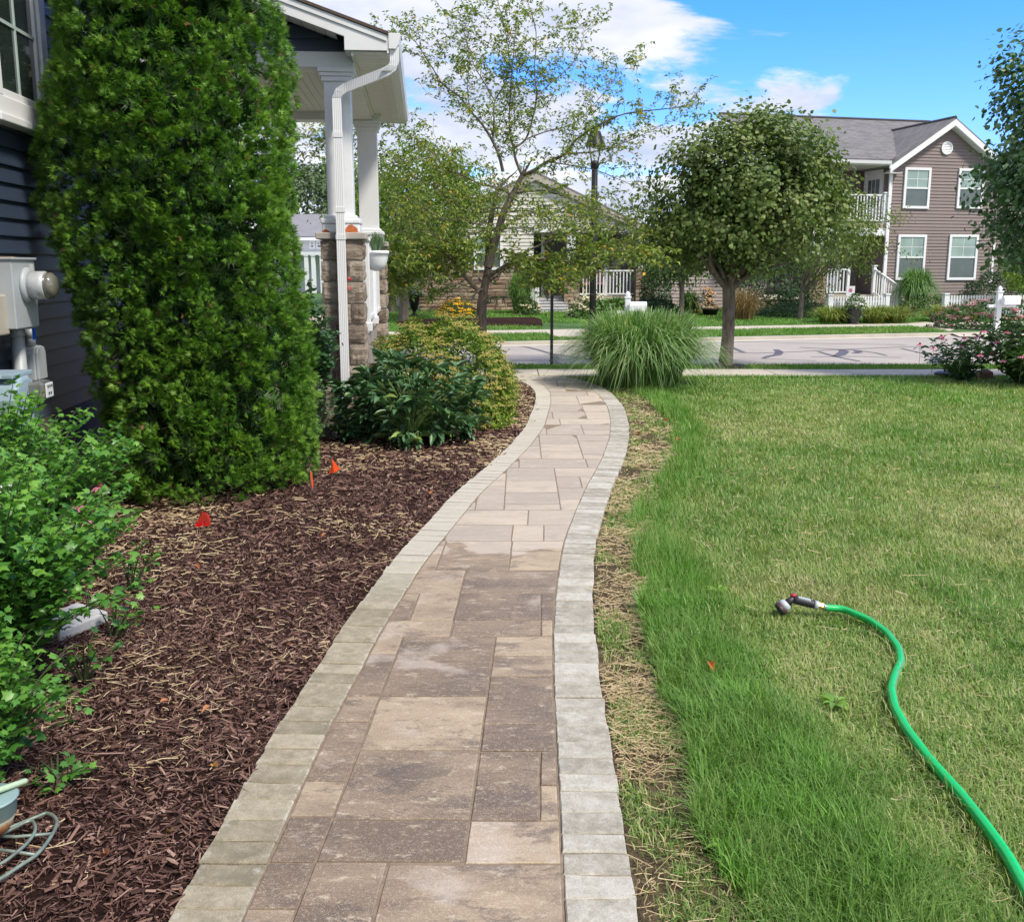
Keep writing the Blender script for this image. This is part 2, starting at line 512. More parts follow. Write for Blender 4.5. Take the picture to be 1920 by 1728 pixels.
def pavermat():
    m = Mt('flagstone', .8, 0, .35)
    rn = m.rnd(); w = m.math('MULTIPLY', rn, 60.0)
    n1 = m.noise(m.coord('Object', (1.0, 2.2, 1)), 2.6, 5, .6, .4, w)
    n2 = m.noise(m.coord('Object', (1, 2.2, 1)), 11, 12, .80, .2, m.math('ADD', w, 7.0))
    n3 = m.noise(m.coord('Object', (1, 1.8, 1)), 4.2, 12, .76, .3, m.math('ADD', w, 19.0))
    st = m.noise(m.coord('Object', (.35, 5.0, 1)), 9, 9, .75, .1, m.math('ADD', w, 31.0))
    sh = m.mr(rn, 0, 1, -.20, .17)
    c = m.ramp(m.math('ADD', m.math('ADD', m.math('MULTIPLY', n1, .7), m.math('MULTIPLY', st, .3)), sh), [(.30, srgb(116, 100, 87)), (.44, srgb(142, 124, 106)), (.58, srgb(167, 148, 125)), (.75, srgb(190, 171, 145))])
    c = m.mix(m.math('MULTIPLY', m.mr(n3, .52, .585), .74), c, srgb(107, 95, 87))
    c = m.mix(m.math('MULTIPLY', m.mr(n2, .545, .62), .72), c, srgb(208, 193, 168))
    bl = m.noise(m.coord('Object'), 3.0, 3, .5, .4, m.math('ADD', w, 43.0))
    c = m.mix(m.math('MULTIPLY', m.mr(m.math('ADD', m.math('MULTIPLY', bl, .75), m.math('MULTIPLY', n2, .25)), .56, .64), .5), c, srgb(200, 188, 178))
    # drier, paler stone farther on; damp stone near, with an irregular edge
    geo = m.n('ShaderNodeNewGeometry'); sp = m.n('ShaderNodeSeparateXYZ'); m.l(geo.outputs['Position'], sp.inputs[0])
    wp = m.n('ShaderNodeMapping'); m.l(geo.outputs['Position'], wp.inputs[0])
    e = m.math('ADD', sp.outputs[1], m.mr(m.noise(wp.outputs[0], 2.2, 4), .3, .7, -.35, .35))
    dry = m.mr(e, 5.62, 5.68)
    pale = m.mix(.50, c, srgb(208, 199, 188))
    c = m.mix(dry, c, pale)
    g = m.noise(m.coord('Object'), 190, 3, .8)
    c = m.mix(m.mr(g, .44, .62, 0, .62), c, m.mix(.42, c, (.06, .048, .038)))
    g3 = m.noise(m.coord('Object'), 70, 6, .8)
    c = m.mix(m.mr(g3, .54, .66, 0, .5), c, srgb(206, 190, 166))
    g2 = m.noise(m.coord('Object'), 330, 1, .8)
    c = m.mix(m.mr(g2, .60, .70, 0, .5), c, srgb(222, 210, 190))
    m.col(c)
    m.rough(m.mr(dry, 0, 1, .58, .85))
    hgt = m.math('ADD', m.math('MULTIPLY', n2, .8), m.math('MULTIPLY', g, .35))
    m.bump(hgt, .6, .006)
    return m.m
FLAG = pavermat()
def bordermat(name, dark, mid, light, wet):
    m = Mt(name, .85, 0, .25)
    rn = m.rnd(); w = m.math('MULTIPLY', rn, 60.0)
    n1 = m.noise(m.coord('Object'), 16, 12, .80, .2, w)
    c = m.ramp(m.math('ADD', n1, m.mr(rn, 0, 1, -.08, .09)), [(.36, dark), (.5, mid), (.63, light)])
    n2 = m.noise(m.coord('Object'), 24, 10, .75, .2, m.math('ADD', w, 5.0))
    # lime bloom, strongest toward the stone's ends
    so = m.n('ShaderNodeSeparateXYZ'); m.l(m.coord('Object'), so.inputs[0])
    ed = m.mr(m.math('ABSOLUTE', so.outputs[0]), .045, .095, 0, .16)
    c = m.mix(m.math('MULTIPLY', m.mr(m.math('ADD', n2, ed), .63, .74), .5), c, srgb(218, 215, 204))
    geo = m.n('ShaderNodeNewGeometry'); sp = m.n('ShaderNodeSeparateXYZ'); m.l(geo.outputs['Position'], sp.inputs[0])
    if wet:
        e = m.math('ADD', sp.outputs[1], m.mr(m.noise(m.coord('Object'), 1.6, 4), .3, .7, -.3, .3))
        c = m.mix(m.mr(e, 4.6, 5.6), c, m.mix(.68, c, srgb(212, 207, 194)))
    else:
        sm = m.noise(m.coord('Object'), 7, 6, .6, .2, m.math('ADD', w, 15.0))
        c = m.mix(m.math('MULTIPLY', m.mr(sm, .60, .68), .45), c, srgb(132, 124, 104))
    g = m.noise(m.coord('Object'), 200, 3, .8)
    c = m.mix(m.mr(g, .44, .62, 0, .6), c, m.mix(.5, c, (.08, .07, .055)))
    m.col(c); m.bump(m.math('ADD', m.math('MULTIPLY', n1, .9), m.math('MULTIPLY', g, .5)), .7, .007)
    return m.m
BL = bordermat('border_stone_olive', srgb(136, 128, 108), srgb(160, 151, 130), srgb(182, 173, 151), True)
BR = bordermat('border_stone_grey', srgb(156, 151, 138), srgb(184, 179, 166), srgb(205, 201, 190), False)

def slab(poly, zt, cham, depth, jit, seed):
    """irregular slab: polygon ring subdivided, chamfered top edge; own centre as origin"""
    rr = random.Random(seed)
    pts = []
    n = len(poly)
    for i in range(n):
        p, q = np.array(poly[i]), np.array(poly[(i + 1) % n])
        L = np.linalg.norm(q - p); k = max(1, int(L / .07))
        for j in range(k): pts.append(p + (q - p) * j / k)
    pts = np.array(pts); c = pts.mean(0)
    N = len(pts)
    # inward offset from edge normals
    d = np.roll(pts, -1, 0) - np.roll(pts, 1, 0)
    nn = np.stack([-d[:, 1], d[:, 0]], 1); nn /= np.maximum(np.linalg.norm(nn, axis=1)[:, None], 1e-6)
    area = .5 * np.sum(pts[:, 0] * np.roll(pts[:, 1], -1) - np.roll(pts[:, 0], -1) * pts[:, 1])
    if area < 0: nn = -nn
    jn = np.array([rr.uniform(-jit, jit) for _ in range(N)])
    outer = pts + nn * (jn[:, None] * .6 + jit * .3)
    inner = pts + nn * (cham + jn[:, None])
    tx, ty = rr.uniform(-.004, .004), rr.uniform(-.004, .004)
    zf = lambda p: zt + tx * (p[0] - c[0]) + ty * (p[1] - c[1])
    Vv = [(*(p - c), -depth) for p in outer] + [(*(p - c), zf(p) - cham * .75) for p in outer] + [(*(p - c), zf(p) + rr.uniform(-.0006, .0006)) for p in inner]
    Ff = []
    for i in range(N):
        j = (i + 1) % N
        a = (i, j, N + j, N + i); b2 = (N + i, N + j, 2*N + j, 2*N + i)
        Ff += [a, b2] if area > 0 else [a[::-1], b2[::-1]]
    top = tuple(2*N + i for i in range(N))
    Ff.append(top if area > 0 else top[::-1])
    return Vv, Ff, c
def put_slab(name, poly, mat, parent, **k):
    Vv, Ff, c = slab(poly, **k)
    me = bpy.data.meshes.new(name); me.from_pydata(Vv, [], Ff); me.materials.append(mat); me.update()
    return link(name, me, parent, (c[0], c[1], 0))

# border stones, square to the curve
def border_row(outer, sgn, mat, seed):
    rr = random.Random(seed)
    s = np.concatenate([[0], np.cumsum(np.linalg.norm(np.diff(outer, axis=0), axis=1))])
    ns = normals(outer) * sgn
    at_ = lambda t: (np.array([np.interp(t, s, outer[:, 0]), np.interp(t, s, outer[:, 1])]), np.array([np.interp(t, s, ns[:, 0]), np.interp(t, s, ns[:, 1])]))
    t = 0.25; k = 0
    while t < s[-1] - .1:
        L = rr.choice([.098, .108, .108, .118, .122])
        yy_ = float(np.interp(t, s, outer[:, 1])); gj = rr.choice([.0012, .002, .003]) + max(0, yy_ - 3.5) * .00045; (p, n0), (q, n1) = at_(t + gj), at_(t + L - gj)
        e = rr.uniform(-.004, .004); a0 = rr.uniform(-.002, .002)
        poly = [p + n0 * (e + a0), q + n1 * (e - a0), q + n1 * (BW - .003 + e * .3), p + n0 * (BW - .003 + e * .3)]
        put_slab('border_stone', poly, mat, PATH, zt=rr.uniform(-.0015, .004) * (1 if yy_ < 6 else .4), cham=.006 if yy_ < 5.5 else .002, depth=.05, jit=.0046, seed=seed * 1000 + k)
        t += L; k += 1
border_row(LOs, 1, BL, 5)
border_row(ROs, -1, BR, 6)

# flagstones, read off row by row:  (y far, y near, joint left, joint right); a joint is (x-vx)/(y-vy); None = the border
rows = []
A_, B_ = -.1396, -.392
def near(lst): rows.extend([(a, b, l, r, 1024.5, 508) for a, b, l, r in lst])
def far(lst): rows.extend([(a, b, l, r, 975, 485) for a, b, l, r in lst])
ys = [1192,1225,1304,1352,1463,1529,1615,1702,1800,1900]
near([(ys[i], ys[i+1], None, B_) for i in range(9)])
near([(1192,1304,B_,A_),(1304,1405,B_,A_),(1405,1535,B_,A_),(1535,1614,B_,A_),(1614,1770,B_,-.268),(1618,1800,-.268,None),(1770,1900,B_,-.268),(1800,1900,-.268,None)])
near([(1193,1229,A_,None),(1229,1267,A_,None),(1267,1356,A_,None),(1356,1407,A_,None),(1407,1537,A_,-.013),(1407,1471,-.013,None),(1471,1537,-.013,None),(1537,1617,A_,None)])
near([(1162,1192,None,-.265),(1162,1192,-.265,-.0157),(1162,1192,-.0157,None)])
near([(1111,1134,None,-.394),(1134,1162,None,-.394),(1111,1162,-.394,-.268),(1111,1162,-.268,-.017),(1111,1162,-.017,None)])
near([(1068,1111,None,-.269),(1068,1111,-.269,None)])
near([(1014,1033,None,-.371),(1033,1068,None,-.371),(1014,1049,-.371,-.127),(1049,1068,-.371,-.127),(1014,1032,-.127,None),(1032,1068,-.127,None)])
near([(984,1014,None,-.379),(984,1014,-.379,-.131),(984,1014,-.131,-.01),(984,1014,-.01,None),(956,984,None,-.0745),(956,984,-.0745,None)])
far([(877,911,None,-.064),(911,956,None,-.18),(911,956,-.18,-.064),(877,901,-.064,.163),(901,923,-.064,.163),(923,945,-.064,.163),(945,956,-.064,.163),
     (877,893,.163,None),(893,914,.163,.272),(893,914,.272,None),(914,935,.163,None),(935,956,.163,None)])
far([(860,877,None,-.005),(860,877,-.005,.326),(860,877,.326,None)])
far([(815,836,None,.107),(836,860,None,.107),(815,832,.107,.318),(832,846,.107,.318),(846,860,.107,.318),(815,827,.318,None),(827,852,.318,None),(852,860,.318,None)])
far([(796,815,None,.153),(796,815,.153,.366),(796,806,.366,None),(806,815,.366,None),(785,796,None,.245),(785,796,.245,None)])
far([(772,785,None,.208),(772,785,.208,.42),(772,785,.42,None),(759,772,.1,.42),(759,772,.42,None),(759,772,None,.1),(742,759,None,.41),(742,759,.41,.62),(742,759,.62,None)])
far([(734,742,None,.5),(734,742,.5,None),(720,734,None,.35),(720,734,.35,.62),(720,734,.62,None),(712,720,None,.3),(712,720,.3,None),(705,712,None,.2),(705,712,.2,None),(697,705,None,-.05),(697,705,-.05,None)])
gp = .0038
for k, (y0, y1, l, r, vx, vy) in enumerate(rows):
    def edge(u):
        p, q = G(vx + u * (y0 - vy), y0), G(vx + u * (y1 - vy), y1)
        return lambda Y: p.x + (q.x - p.x) * (Y - p.y) / (q.y - p.y)
    Ym = G(960, (y0 + y1) / 2).y; gy_ = gp + max(0, Ym - 4) * .0011
    Ya, Yb = G(960, y1).y + gy_, G(960, y0).y - gy_
    Yb = min(Yb, 15.1)
    N = max(3, int((Yb - Ya) / .1) + 1)
    Ls, Rs = [], []
    for Y in np.linspace(Ya, Yb, N):
        cl, cr = float(fLI(Y)) + .004, float(fRI(Y)) - .004
        xl = max(cl, edge(l)(Y) + gp) if l is not None else cl
        xr = min(cr, edge(r)(Y) - gp) if r is not None else cr
        if xr - xl > .012: Ls.append((xl, Y)); Rs.append((xr, Y))
    if len(Ls) < 2: continue
    poly = Rs + Ls[::-1]
    put_slab('paver', poly, FLAG, PATH, zt=random.uniform(-.0012, .0012) * (1 if Ym < 6 else .4), cham=.0035 if Ym < 6 else .0015, depth=.05, jit=.0016, seed=k)

# puddle on the damp dark flagstone
m = Mt('water_film', .04, 0, .8); m.col((.13, .12, .12))
m.bump(m.noise(m.coord('Object'), 30, 3), .25, .01)
tb = m.n('ShaderNodeBsdfTransparent'); mx = m.n('ShaderNodeMixShader'); mx.inputs[0].default_value = .16
m.l(tb.outputs[0], mx.inputs[1]); m.l(m.b.outputs[0], mx.inputs[2]); m.l(mx.outputs[0], m.o.inputs[0])
ctr = [(700,1452),(735,1440),(775,1430),(800,1432),(850,1440),(835,1452),(800,1458),(780,1470),(765,1484),(730,1488),(712,1482),(735,1470),(745,1462)]
mb = MB(); vs = [G(x, y, .004) for x, y in ctr]; mb.add([(p.x, p.y, .0045) for p in vs] + [(p.x, p.y, .0015) for p in vs],
    [tuple(reversed(range(len(vs))))] + [(i, (i+1) % len(vs), len(vs) + (i+1) % len(vs), len(vs) + i) for i in range(len(vs))])
tag(mb.build('puddle', m.m), 'thin film of water left on a dark flagstone', None, None, 'structure')

# --- near sidewalk, verge, road, far verge, far sidewalk
CUR = plain('kerb_concrete', (.47, .43, .36), .85, .1, 3, .2)
# sidewalk slabs: children of the sidewalk
mb = MB(); mb.box((-30, 15.14, -.06), (30, 16.12, -.022))
SW = tag(mb.build('sidewalk', SAND), 'narrow cream concrete sidewalk on the near side of the street', None, None, 'structure')
x = -14.0; k = 0
while x < 16:
    put_slab('sidewalk_slab', [(x + .006, 15.14), (x + 1.194, 15.14), (x + 1.194, 16.1), (x + .006, 16.1)], CONC, SW, zt=0.0, cham=.006, depth=.05, jit=.001, seed=900 + k)
    x += 1.2; k += 1
FSOIL = plain('verge_turf', (.055, .125, .025), .95, .3, 6, .6, 90)
mb = MB(); mb.box((-30, 16.1, -.085), (30, 16.95, -.012)); tag(mb.build('verge', FSOIL), 'thin strip of turf between near sidewalk and road', None, None, 'structure')

# road: concrete-grey worn asphalt with tar-sealed cracks
m = Mt('worn_road', .9, 0, .2); v = m.coord('Object')
g = m.noise(v, 90, 4, .7); n1 = m.noise(v, .8, 5)
c = m.ramp(n1, [(.3, (.37, .335, .305)), (.7, (.46, .42, .38))]); c = m.mix(m.mr(g, .35, .7, 0, .3), c, (.22, .2, .19)); m.col(c); m.bump(g, .3, .01)
ROADM = m.m
near_e = [(-40, 16.6), (0.6, 16.95), (8, 17.1), (40, 18.0)]
far_e = [(-40, 9.8 + 6), (-12, 18.9), (0.6, 21.75), (4.2, 22.8), (8.8, 24.1), (16, 26.0), (45, 34.0)]
far_e[0] = (-40, 17.6)
def ribbon(name, e0, e1, z, mat, **kw):
    xs = sorted(set([p[0] for p in e0] + [p[0] for p in e1] + list(np.arange(-30, 40, 2.0))))
    f0 = lambda x: np.interp(x, [p[0] for p in e0], [p[1] for p in e0]); f1 = lambda x: np.interp(x, [p[0] for p in e1], [p[1] for p in e1])
    mb = MB(); V = []; F = []
    for i, x in enumerate(xs): V += [(x, f0(x), z), (x, f1(x), z)]
    F = [(2*i, 2*i+2, 2*i+3, 2*i+1) for i in range(len(xs) - 1)]
    mb.add(V, F); return tag(mb.build(name, mat), **kw)
ribbon('road', near_e, far_e, -.035, ROADM, label='pale worn street with dark tar sealed cracks', kind='structure')
GUT = plain('gutter_concrete', (.52, .48, .41), .85, .1, 3, .2)
def shift(e, d): return [(x, y + d) for x, y in e]
def raised(name, e0, e1, z0, z1, zt, mat, **kw):
    """strip between two edges with a front face: a kerb, a verge"""
    xs = sorted(set([p[0] for p in e0] + list(np.arange(-30, 40, 2.0))))
    f0 = lambda x: np.interp(x, [p[0] for p in e0], [p[1] for p in e0]); f1 = lambda x: np.interp(x, [p[0] for p in e1], [p[1] for p in e1])
    mb = MB(); V = []; F = []
    for i, x in enumerate(xs): V += [(x, f0(x), z0), (x, f0(x), z1), (x, f1(x), zt)]
    for i in range(len(xs) - 1):
        F += [(3*i, 3*i+3, 3*i+4, 3*i+1), (3*i+1, 3*i+4, 3*i+5, 3*i+2)]
    mb.add(V, F); return tag(mb.build(name, mat), **kw)
ribbon('gutter_pan', shift(far_e, -.45), shift(far_e, -.002), -.0300, GUT, label='paler concrete gutter pan along the far edge of the street', kind='structure')
raised('kerb', far_e, shift(far_e, .16), -.09, .03, .035, CUR, label='low concrete kerb along the far side of the street', kind='structure')
raised('kerb', [(x, y - .0) for x, y in shift(near_e, -.14)], near_e, -.01, .0, -.005, CUR, label='low concrete kerb along the near side of the street', kind='structure')
VG = 1.9
raised('far_verge', shift(far_e, .16), shift(far_e, VG), .0, .045, .08, FSOIL, label='mown grass verge between street and far sidewalk', kind='structure')
raised('far_sidewalk', shift(far_e, VG), shift(far_e, VG + 1.25), .05, .082, .09, CONC, label='cream sidewalk running past the far houses', kind='structure')
raised('far_lawn', shift(far_e, VG + 1.25), shift(far_e, VG + 24), .06, .088, .5, FSOIL, label='green front lawns rising to the houses across the street', kind='structure')
def zfar(x, y):
    f = np.interp(x, [p[0] for p in far_e], [p[1] for p in far_e]); d = y - f
    if d < .16: return -.028 + max(0, d) / .16 * .073
    if d < VG: return .045 + (d - .16) / (VG - .16) * .035
    if d < VG + 1.25: return .085
    return .088 + (d - VG - 1.25) / (24 - 1.25) * .412
def gfar(px, py):
    z = .08
    for _ in range(6): p = G(px, py, z); z = zfar(p.x, p.y)
    return Vector((p.x, p.y, z))
# tar seals: thin raised lines on the road
TAR = plain('tar_seal', (.115, .105, .12), .6, .1, 5)
RZ = -.0312
def tar(pts, w):
    mb = MB(); V = []; F = []
    q = [G(x, y, RZ) for x, y in pts]
    for i, p in enumerate(q):
        a = q[max(i-1, 0)]; b = q[min(i+1, len(q)-1)]; d = (b - a).normalized(); nx = Vector((-d.y, d.x, 0)) * (w[i] if hasattr(w, '__len__') else w) / 2
        V += [p + nx, p - nx]
    F = [(2*i, 2*i+1, 2*i+3, 2*i+2) for i in range(len(q) - 1)]
    mb.add(V, F); return mb
road_o = bpy.data.objects['road']
for pts, wd in [
    ([(966,648),(990,651),(1010,656),(1030,662),(1060,667),(1090,671),(1130,676)], .10),
    ([(1036,664),(1043,671),(1035,676),(1052,684)], .13), ([(955,676),(1100,674)], .035),
    ([(1300,640),(1420,641),(1540,644),(1700,646)], .04),
    ([(1310,664),(1360,660),(1420,662),(1500,659),(1600,654),(1700,650),(1800,648)], .06),
    ([(1370,650),(1395,661)], .10), ([(1455,655),(1462,660),(1457,665),(1440,668),(1430,672)], [.12,.16,.16,.12,.08]),
    ([(1578,655),(1583,659),(1575,665),(1565,668)], [.12,.2,.2,.1]),
    ([(1535,659),(1565,668),(1590,673),(1612,677)], .08), ([(1606,657),(1611,660),(1602,662)], .14),
    ([(1500,651),(1600,656),(1640,661),(1662,666)], .07), ([(1690,653),(1720,660),(1745,665)], .07),
    ([(1755,668),(1761,674),(1752,681)], [.2,.28,.3]), ([(1520,669),(1600,668),(1690,670)], .04), ([(1430,672),(1530,676)], .03)]:
    tar(pts, wd).build('tar_seal', TAR, road_o)
# ================================================================== LEAF TEMPLATES
def leaf_t(w=.5, fold=.12, curl=.1, nseg=2, tipw=0.5):
    """pointed leaf: base at 0, tip at y=1, folded on the midrib"""
    V = [(0, 0, 0)]; F = []
    L, C, Rr = [0], [0], [0]
    for i in range(1, nseg + 1):
        t = i / (nseg + 1)
        ww = w * .5 * math.sin(math.pi * t ** (.8 + tipw * .4)) 
        z = curl * (-(t - .3) ** 2)
        V += [(-ww, t, z + fold * ww), (0, t, z - fold * .2), (ww, t, z + fold * ww)]
        k = len(V); L.append(k - 3); C.append(k - 2); Rr.append(k - 1)
    V.append((0, 1, curl * -.6)); k = len(V) - 1
    F += [(0, C[1], L[1]), (0, Rr[1], C[1])]
    for i in range(1, nseg):
        F += [(L[i], C[i], C[i+1], L[i+1]), (C[i], Rr[i], Rr[i+1], C[i+1])]
    F += [(L[nseg], C[nseg], k), (C[nseg], Rr[nseg], k)]
    return V, F
def outline_leaf(pts, cup=.15):
    V = [(0, .42, 0)] + [(x, y, -cup * (x * x + (y - .42) ** 2)) for x, y in pts]
    n = len(pts); F = [(0, 1 + i, 1 + (i + 1) % n) for i in range(n)]
    return V, F
LEAF = leaf_t(.5, .5, .3, 1)
LEAF_L = leaf_t(.38, .5, .5, 3)
LEAF_R = outline_leaf([(0,0),(.3,.05),(.48,.35),(.36,.72),(0,1.05),(-.36,.72),(-.48,.35),(-.3,.05)])
LEAF_6 = outline_leaf([(0, 0), (.42, .25), (.38, .68), (0, 1.05), (-.38, .68), (-.42, .25)], .55)
LOBED = outline_leaf([(0,0),(.40,.16),(.33,.34),(.50,.52),(.22,.60),(0,1.05),(-.22,.60),(-.50,.52),(-.33,.34),(-.40,.16)], .5)

def ellip_dirs(n):
    d = rng.normal(size=(n, 3)); return nrm(d)

# ================================================================== MULCH AND STRAW
def chip_t(kind):
    rr = random.Random(kind)
    if kind < 4:     # bent shredded sliver, three-sided
        V = []; n = 3
        for i in range(n):
            t = i / (n - 1) - .5; w = (.5 if i == 1 else .22) * rr.uniform(.8, 1.1); b = rr.uniform(-.12, .12)
            V += [(-w + b, t, 0), (b, t, w * .8), (w + b, t, .05)]
        F = []
        for i in range(n - 1):
            a = 3 * i
            F += [(a, a+1, a+4, a+3), (a+1, a+2, a+5, a+4)]
        return V, F
    return [(-.5,-.5,0),(.4,-.42,.1),(.5,.45,0),(-.35,.5,.15),(0,0,.35)], [(0,1,4),(1,2,4),(2,3,4),(3,0,4)]
W4 = ([(-.5, -.5, 0), (.1, -.45, .7), (.45, -.5, .05), (-.4, .5, .05), (.05, .45, .8), (.5, .42, 0)], [(0, 1, 4, 3), (1, 2, 5, 4)])
W5 = ([(-.3, -.5, 0), (.5, -.4, .2), (.2, .5, .1), (-.5, .35, .4)], [(0, 1, 2, 3)])
W6 = ([(-.2, -.5, 0), (.3, -.5, .5), (.5, 0, .2), (-.4, .0, .6), (.1, .5, .1)], [(0, 1, 2, 3), (3, 2, 4)])
CH = [chip_t(0), W4, W5, W6, W4]
def spread(name, Y0, Y1, xl, xr, dens, zf, mk, mat, tmpls, **kw):
    Xs, Ys = [], []
    y = Y0
    while y < Y1:
        h = .25
        a, b = xl(y + h/2), xr(y + h/2)
        if b > a:
            k = int(dens(y + h/2) * (b - a) * h)
            Xs.append(rng.uniform(a, b, k)); Ys.append(rng.uniform(y, y + h, k))
        y += h
    X, Y = np.concatenate(Xs), np.concatenate(Ys)
    return X, Y
leftv = lambda y: max(-5.0, -.505 * y - .9)
mstops = [(0.0, (.022, .011, .009)), (.3, (.088, .043, .033)), (.62, (.19, .104, .082)), (.88, (.33, .215, .17)), (1.0, (.44, .32, .25))]
mulch_m = Mt('shredded_bark', .75, 0, .3); mulch_m.col(mulch_m.ramp(mulch_m.attr('tint'), mstops))
mulch_m.bump(mulch_m.noise(mulch_m.coord('Object', (1, 1, 1)), 400, 3), .5, .003)
X, Y = spread('m', 1.2, 15.0, leftv, lambda y: float(fLO(y)) + .018, lambda y: 6000 * min(1, (4.2 / y) ** 1.9), None, None, None, None)
n = len(X); clus = fnoise(X * 3, Y * 3, 4)
az_ = rng.normal(.3, 1.1, n) + (vnoise(X * 1.4, Y * 1.4, 8) - .5) * 4
d = np.stack([np.cos(az_), np.sin(az_), rng.normal(0, .22, n)], 1)
nn_ = nrm(np.stack([rng.normal(0, .35, n), rng.normal(0, .35, n), np.ones(n)], 1))
L = rng.gamma(2.6, .0125, n).clip(.010, .11) * np.clip(Y / 6, 1, 1.7); W_ = (.0034 * np.exp(rng.normal(0, .6, n))).clip(.0012, .014) * np.clip(Y / 5, 1, 2.2)
M = frames(nn_, d, np.stack([W_, L, W_], 1))
T = np.stack([X, Y, mulch_z(X, Y) + rng.uniform(.0, .02, n)], 1)
scat = scatter('mulch', CH, rng.integers(0, 5, n), M, T, np.clip(rng.beta(2, 2.3, n) * .95 + (clus - .5) * .35, 0, 1), mulch_m.m)
tag(scat, 'loose shreds of dark brown bark mulch covering the planting bed', None, None, 'stuff')

straw_m = Mt('straw', .6, 0, .4); straw_m.col(straw_m.ramp(straw_m.attr('tint'), [(0, (.22, .15, .075)), (.5, (.46, .35, .19)), (1, (.66, .54, .34))]))
def straw_t(bend):
    V = []; 
    for t in (-.5, 0, .5):
        b = bend * (0.25 - t * t)
        V += [(-.5 + b, t, 0), (b, t, .8), (.5 + b, t, 0)]
    return V, [(0,1,4,3),(1,2,5,4),(3,4,7,6),(4,5,8,7)]
ST = [straw_t(0), straw_t(8), straw_t(-14)]
def straws(name, X, Y, Z, lab, lmu=.05, az0=None, wsc=1.0):
    n = len(X)
    az_ = rng.uniform(0, math.pi, n) if az0 is None else rng.normal(az0, .75, n)
    d = np.stack([np.cos(az_), np.sin(az_), rng.normal(0, .13, n)], 1)
    nn_ = nrm(np.stack([rng.normal(0, .2, n), rng.normal(0, .2, n), np.ones(n)], 1))
    L = (rng.gamma(2.0, lmu / 2, n)).clip(.012, .19); W_ = rng.uniform(.0016, .003, n) * np.clip(Y / 4, 1, 2.6) * wsc
    M = frames(nn_, d, np.stack([W_, L, W_], 1))
    o = scatter(name, ST, rng.integers(0, 3, n), M, np.stack([X, Y, Z], 1), rng.beta(2.5, 2, n), straw_m.m)
    return tag(o, lab, None, None, 'stuff')
X, Y = spread('s', 1.3, 14.5, leftv, lambda y: float(fLO(y)) + .01, lambda y: 900 * min(1, (4.5 / y) ** .9), None, None, None, None)
pn = fnoise(X * 1.3 + 3, Y * 1.3, 21, 3); keep = rng.random(len(X)) < np.clip((pn - .36) * 3.2, .06, 1) * np.where(Y < 2.9, .35, 1); X, Y = X[keep], Y[keep]
straws('straw', X, Y, mulch_z(X, Y) + .024, 'pale straw bits scattered over the dark mulch', .036, None)

# ================================================================== LAWN BLADES
grass_m = leafmat('grass_blades', [(0.0, (.62, .55, .32)), (.20, (.45, .47, .20)), (.42, (.30, .42, .10)), (.7, (.16, .31, .045)), (.85, (.10, .245, .028)), (1.0, (.175, .40, .04))], .5, .28, .3)
def blades(name, X, Y, Z, H, Wd, lean, tint, mat, parent=None, near=True):
    n = len(X); az_ = 12 * fnoise(X * 2.6, Y * 2.6, 91, 2) + rng.normal(0, 1.9, n)
    dx, dy = np.cos(az_), np.sin(az_)
    la = lean * H
    fx, fy = -dy, dx
    # face a random way; width vector
    base = np.stack([X, Y, Z], 1); wv = np.stack([fx * Wd / 2, fy * Wd / 2, np.zeros(n)], 1); lv = np.stack([dx, dy, np.zeros(n)], 1)
    tip = base + lv * la[:, None] + np.stack([0*H, 0*H, H * np.sqrt(np.clip(1 - lean**2 * .45, .12, 1))], 1)
    if near:
        mid = base + lv * (la * .32)[:, None] + np.stack([0*H, 0*H, H * .58], 1)
        V = np.stack([base - wv, base + wv, mid - wv * .8, mid + wv * .8, tip], 1).reshape(-1, 3)
        o = np.arange(n)[:, None] * 5
        loops = (np.array([0, 1, 3, 2, 2, 3, 4])[None, :] + o).ravel(); cnt = np.tile([4, 3], n); tt = np.repeat(tint, 5)
    else:
        V = np.stack([base - wv, base + wv, tip], 1).reshape(-1, 3)
        o = np.arange(n)[:, None] * 3
        loops = (np.array([0, 1, 2])[None, :] + o).ravel(); cnt = np.tile([3], n); tt = np.repeat(tint, 3)
    return np_mesh(name, V, loops, cnt, mat, tt, False, parent)
rightv = lambda y: .505 * y + 1.1
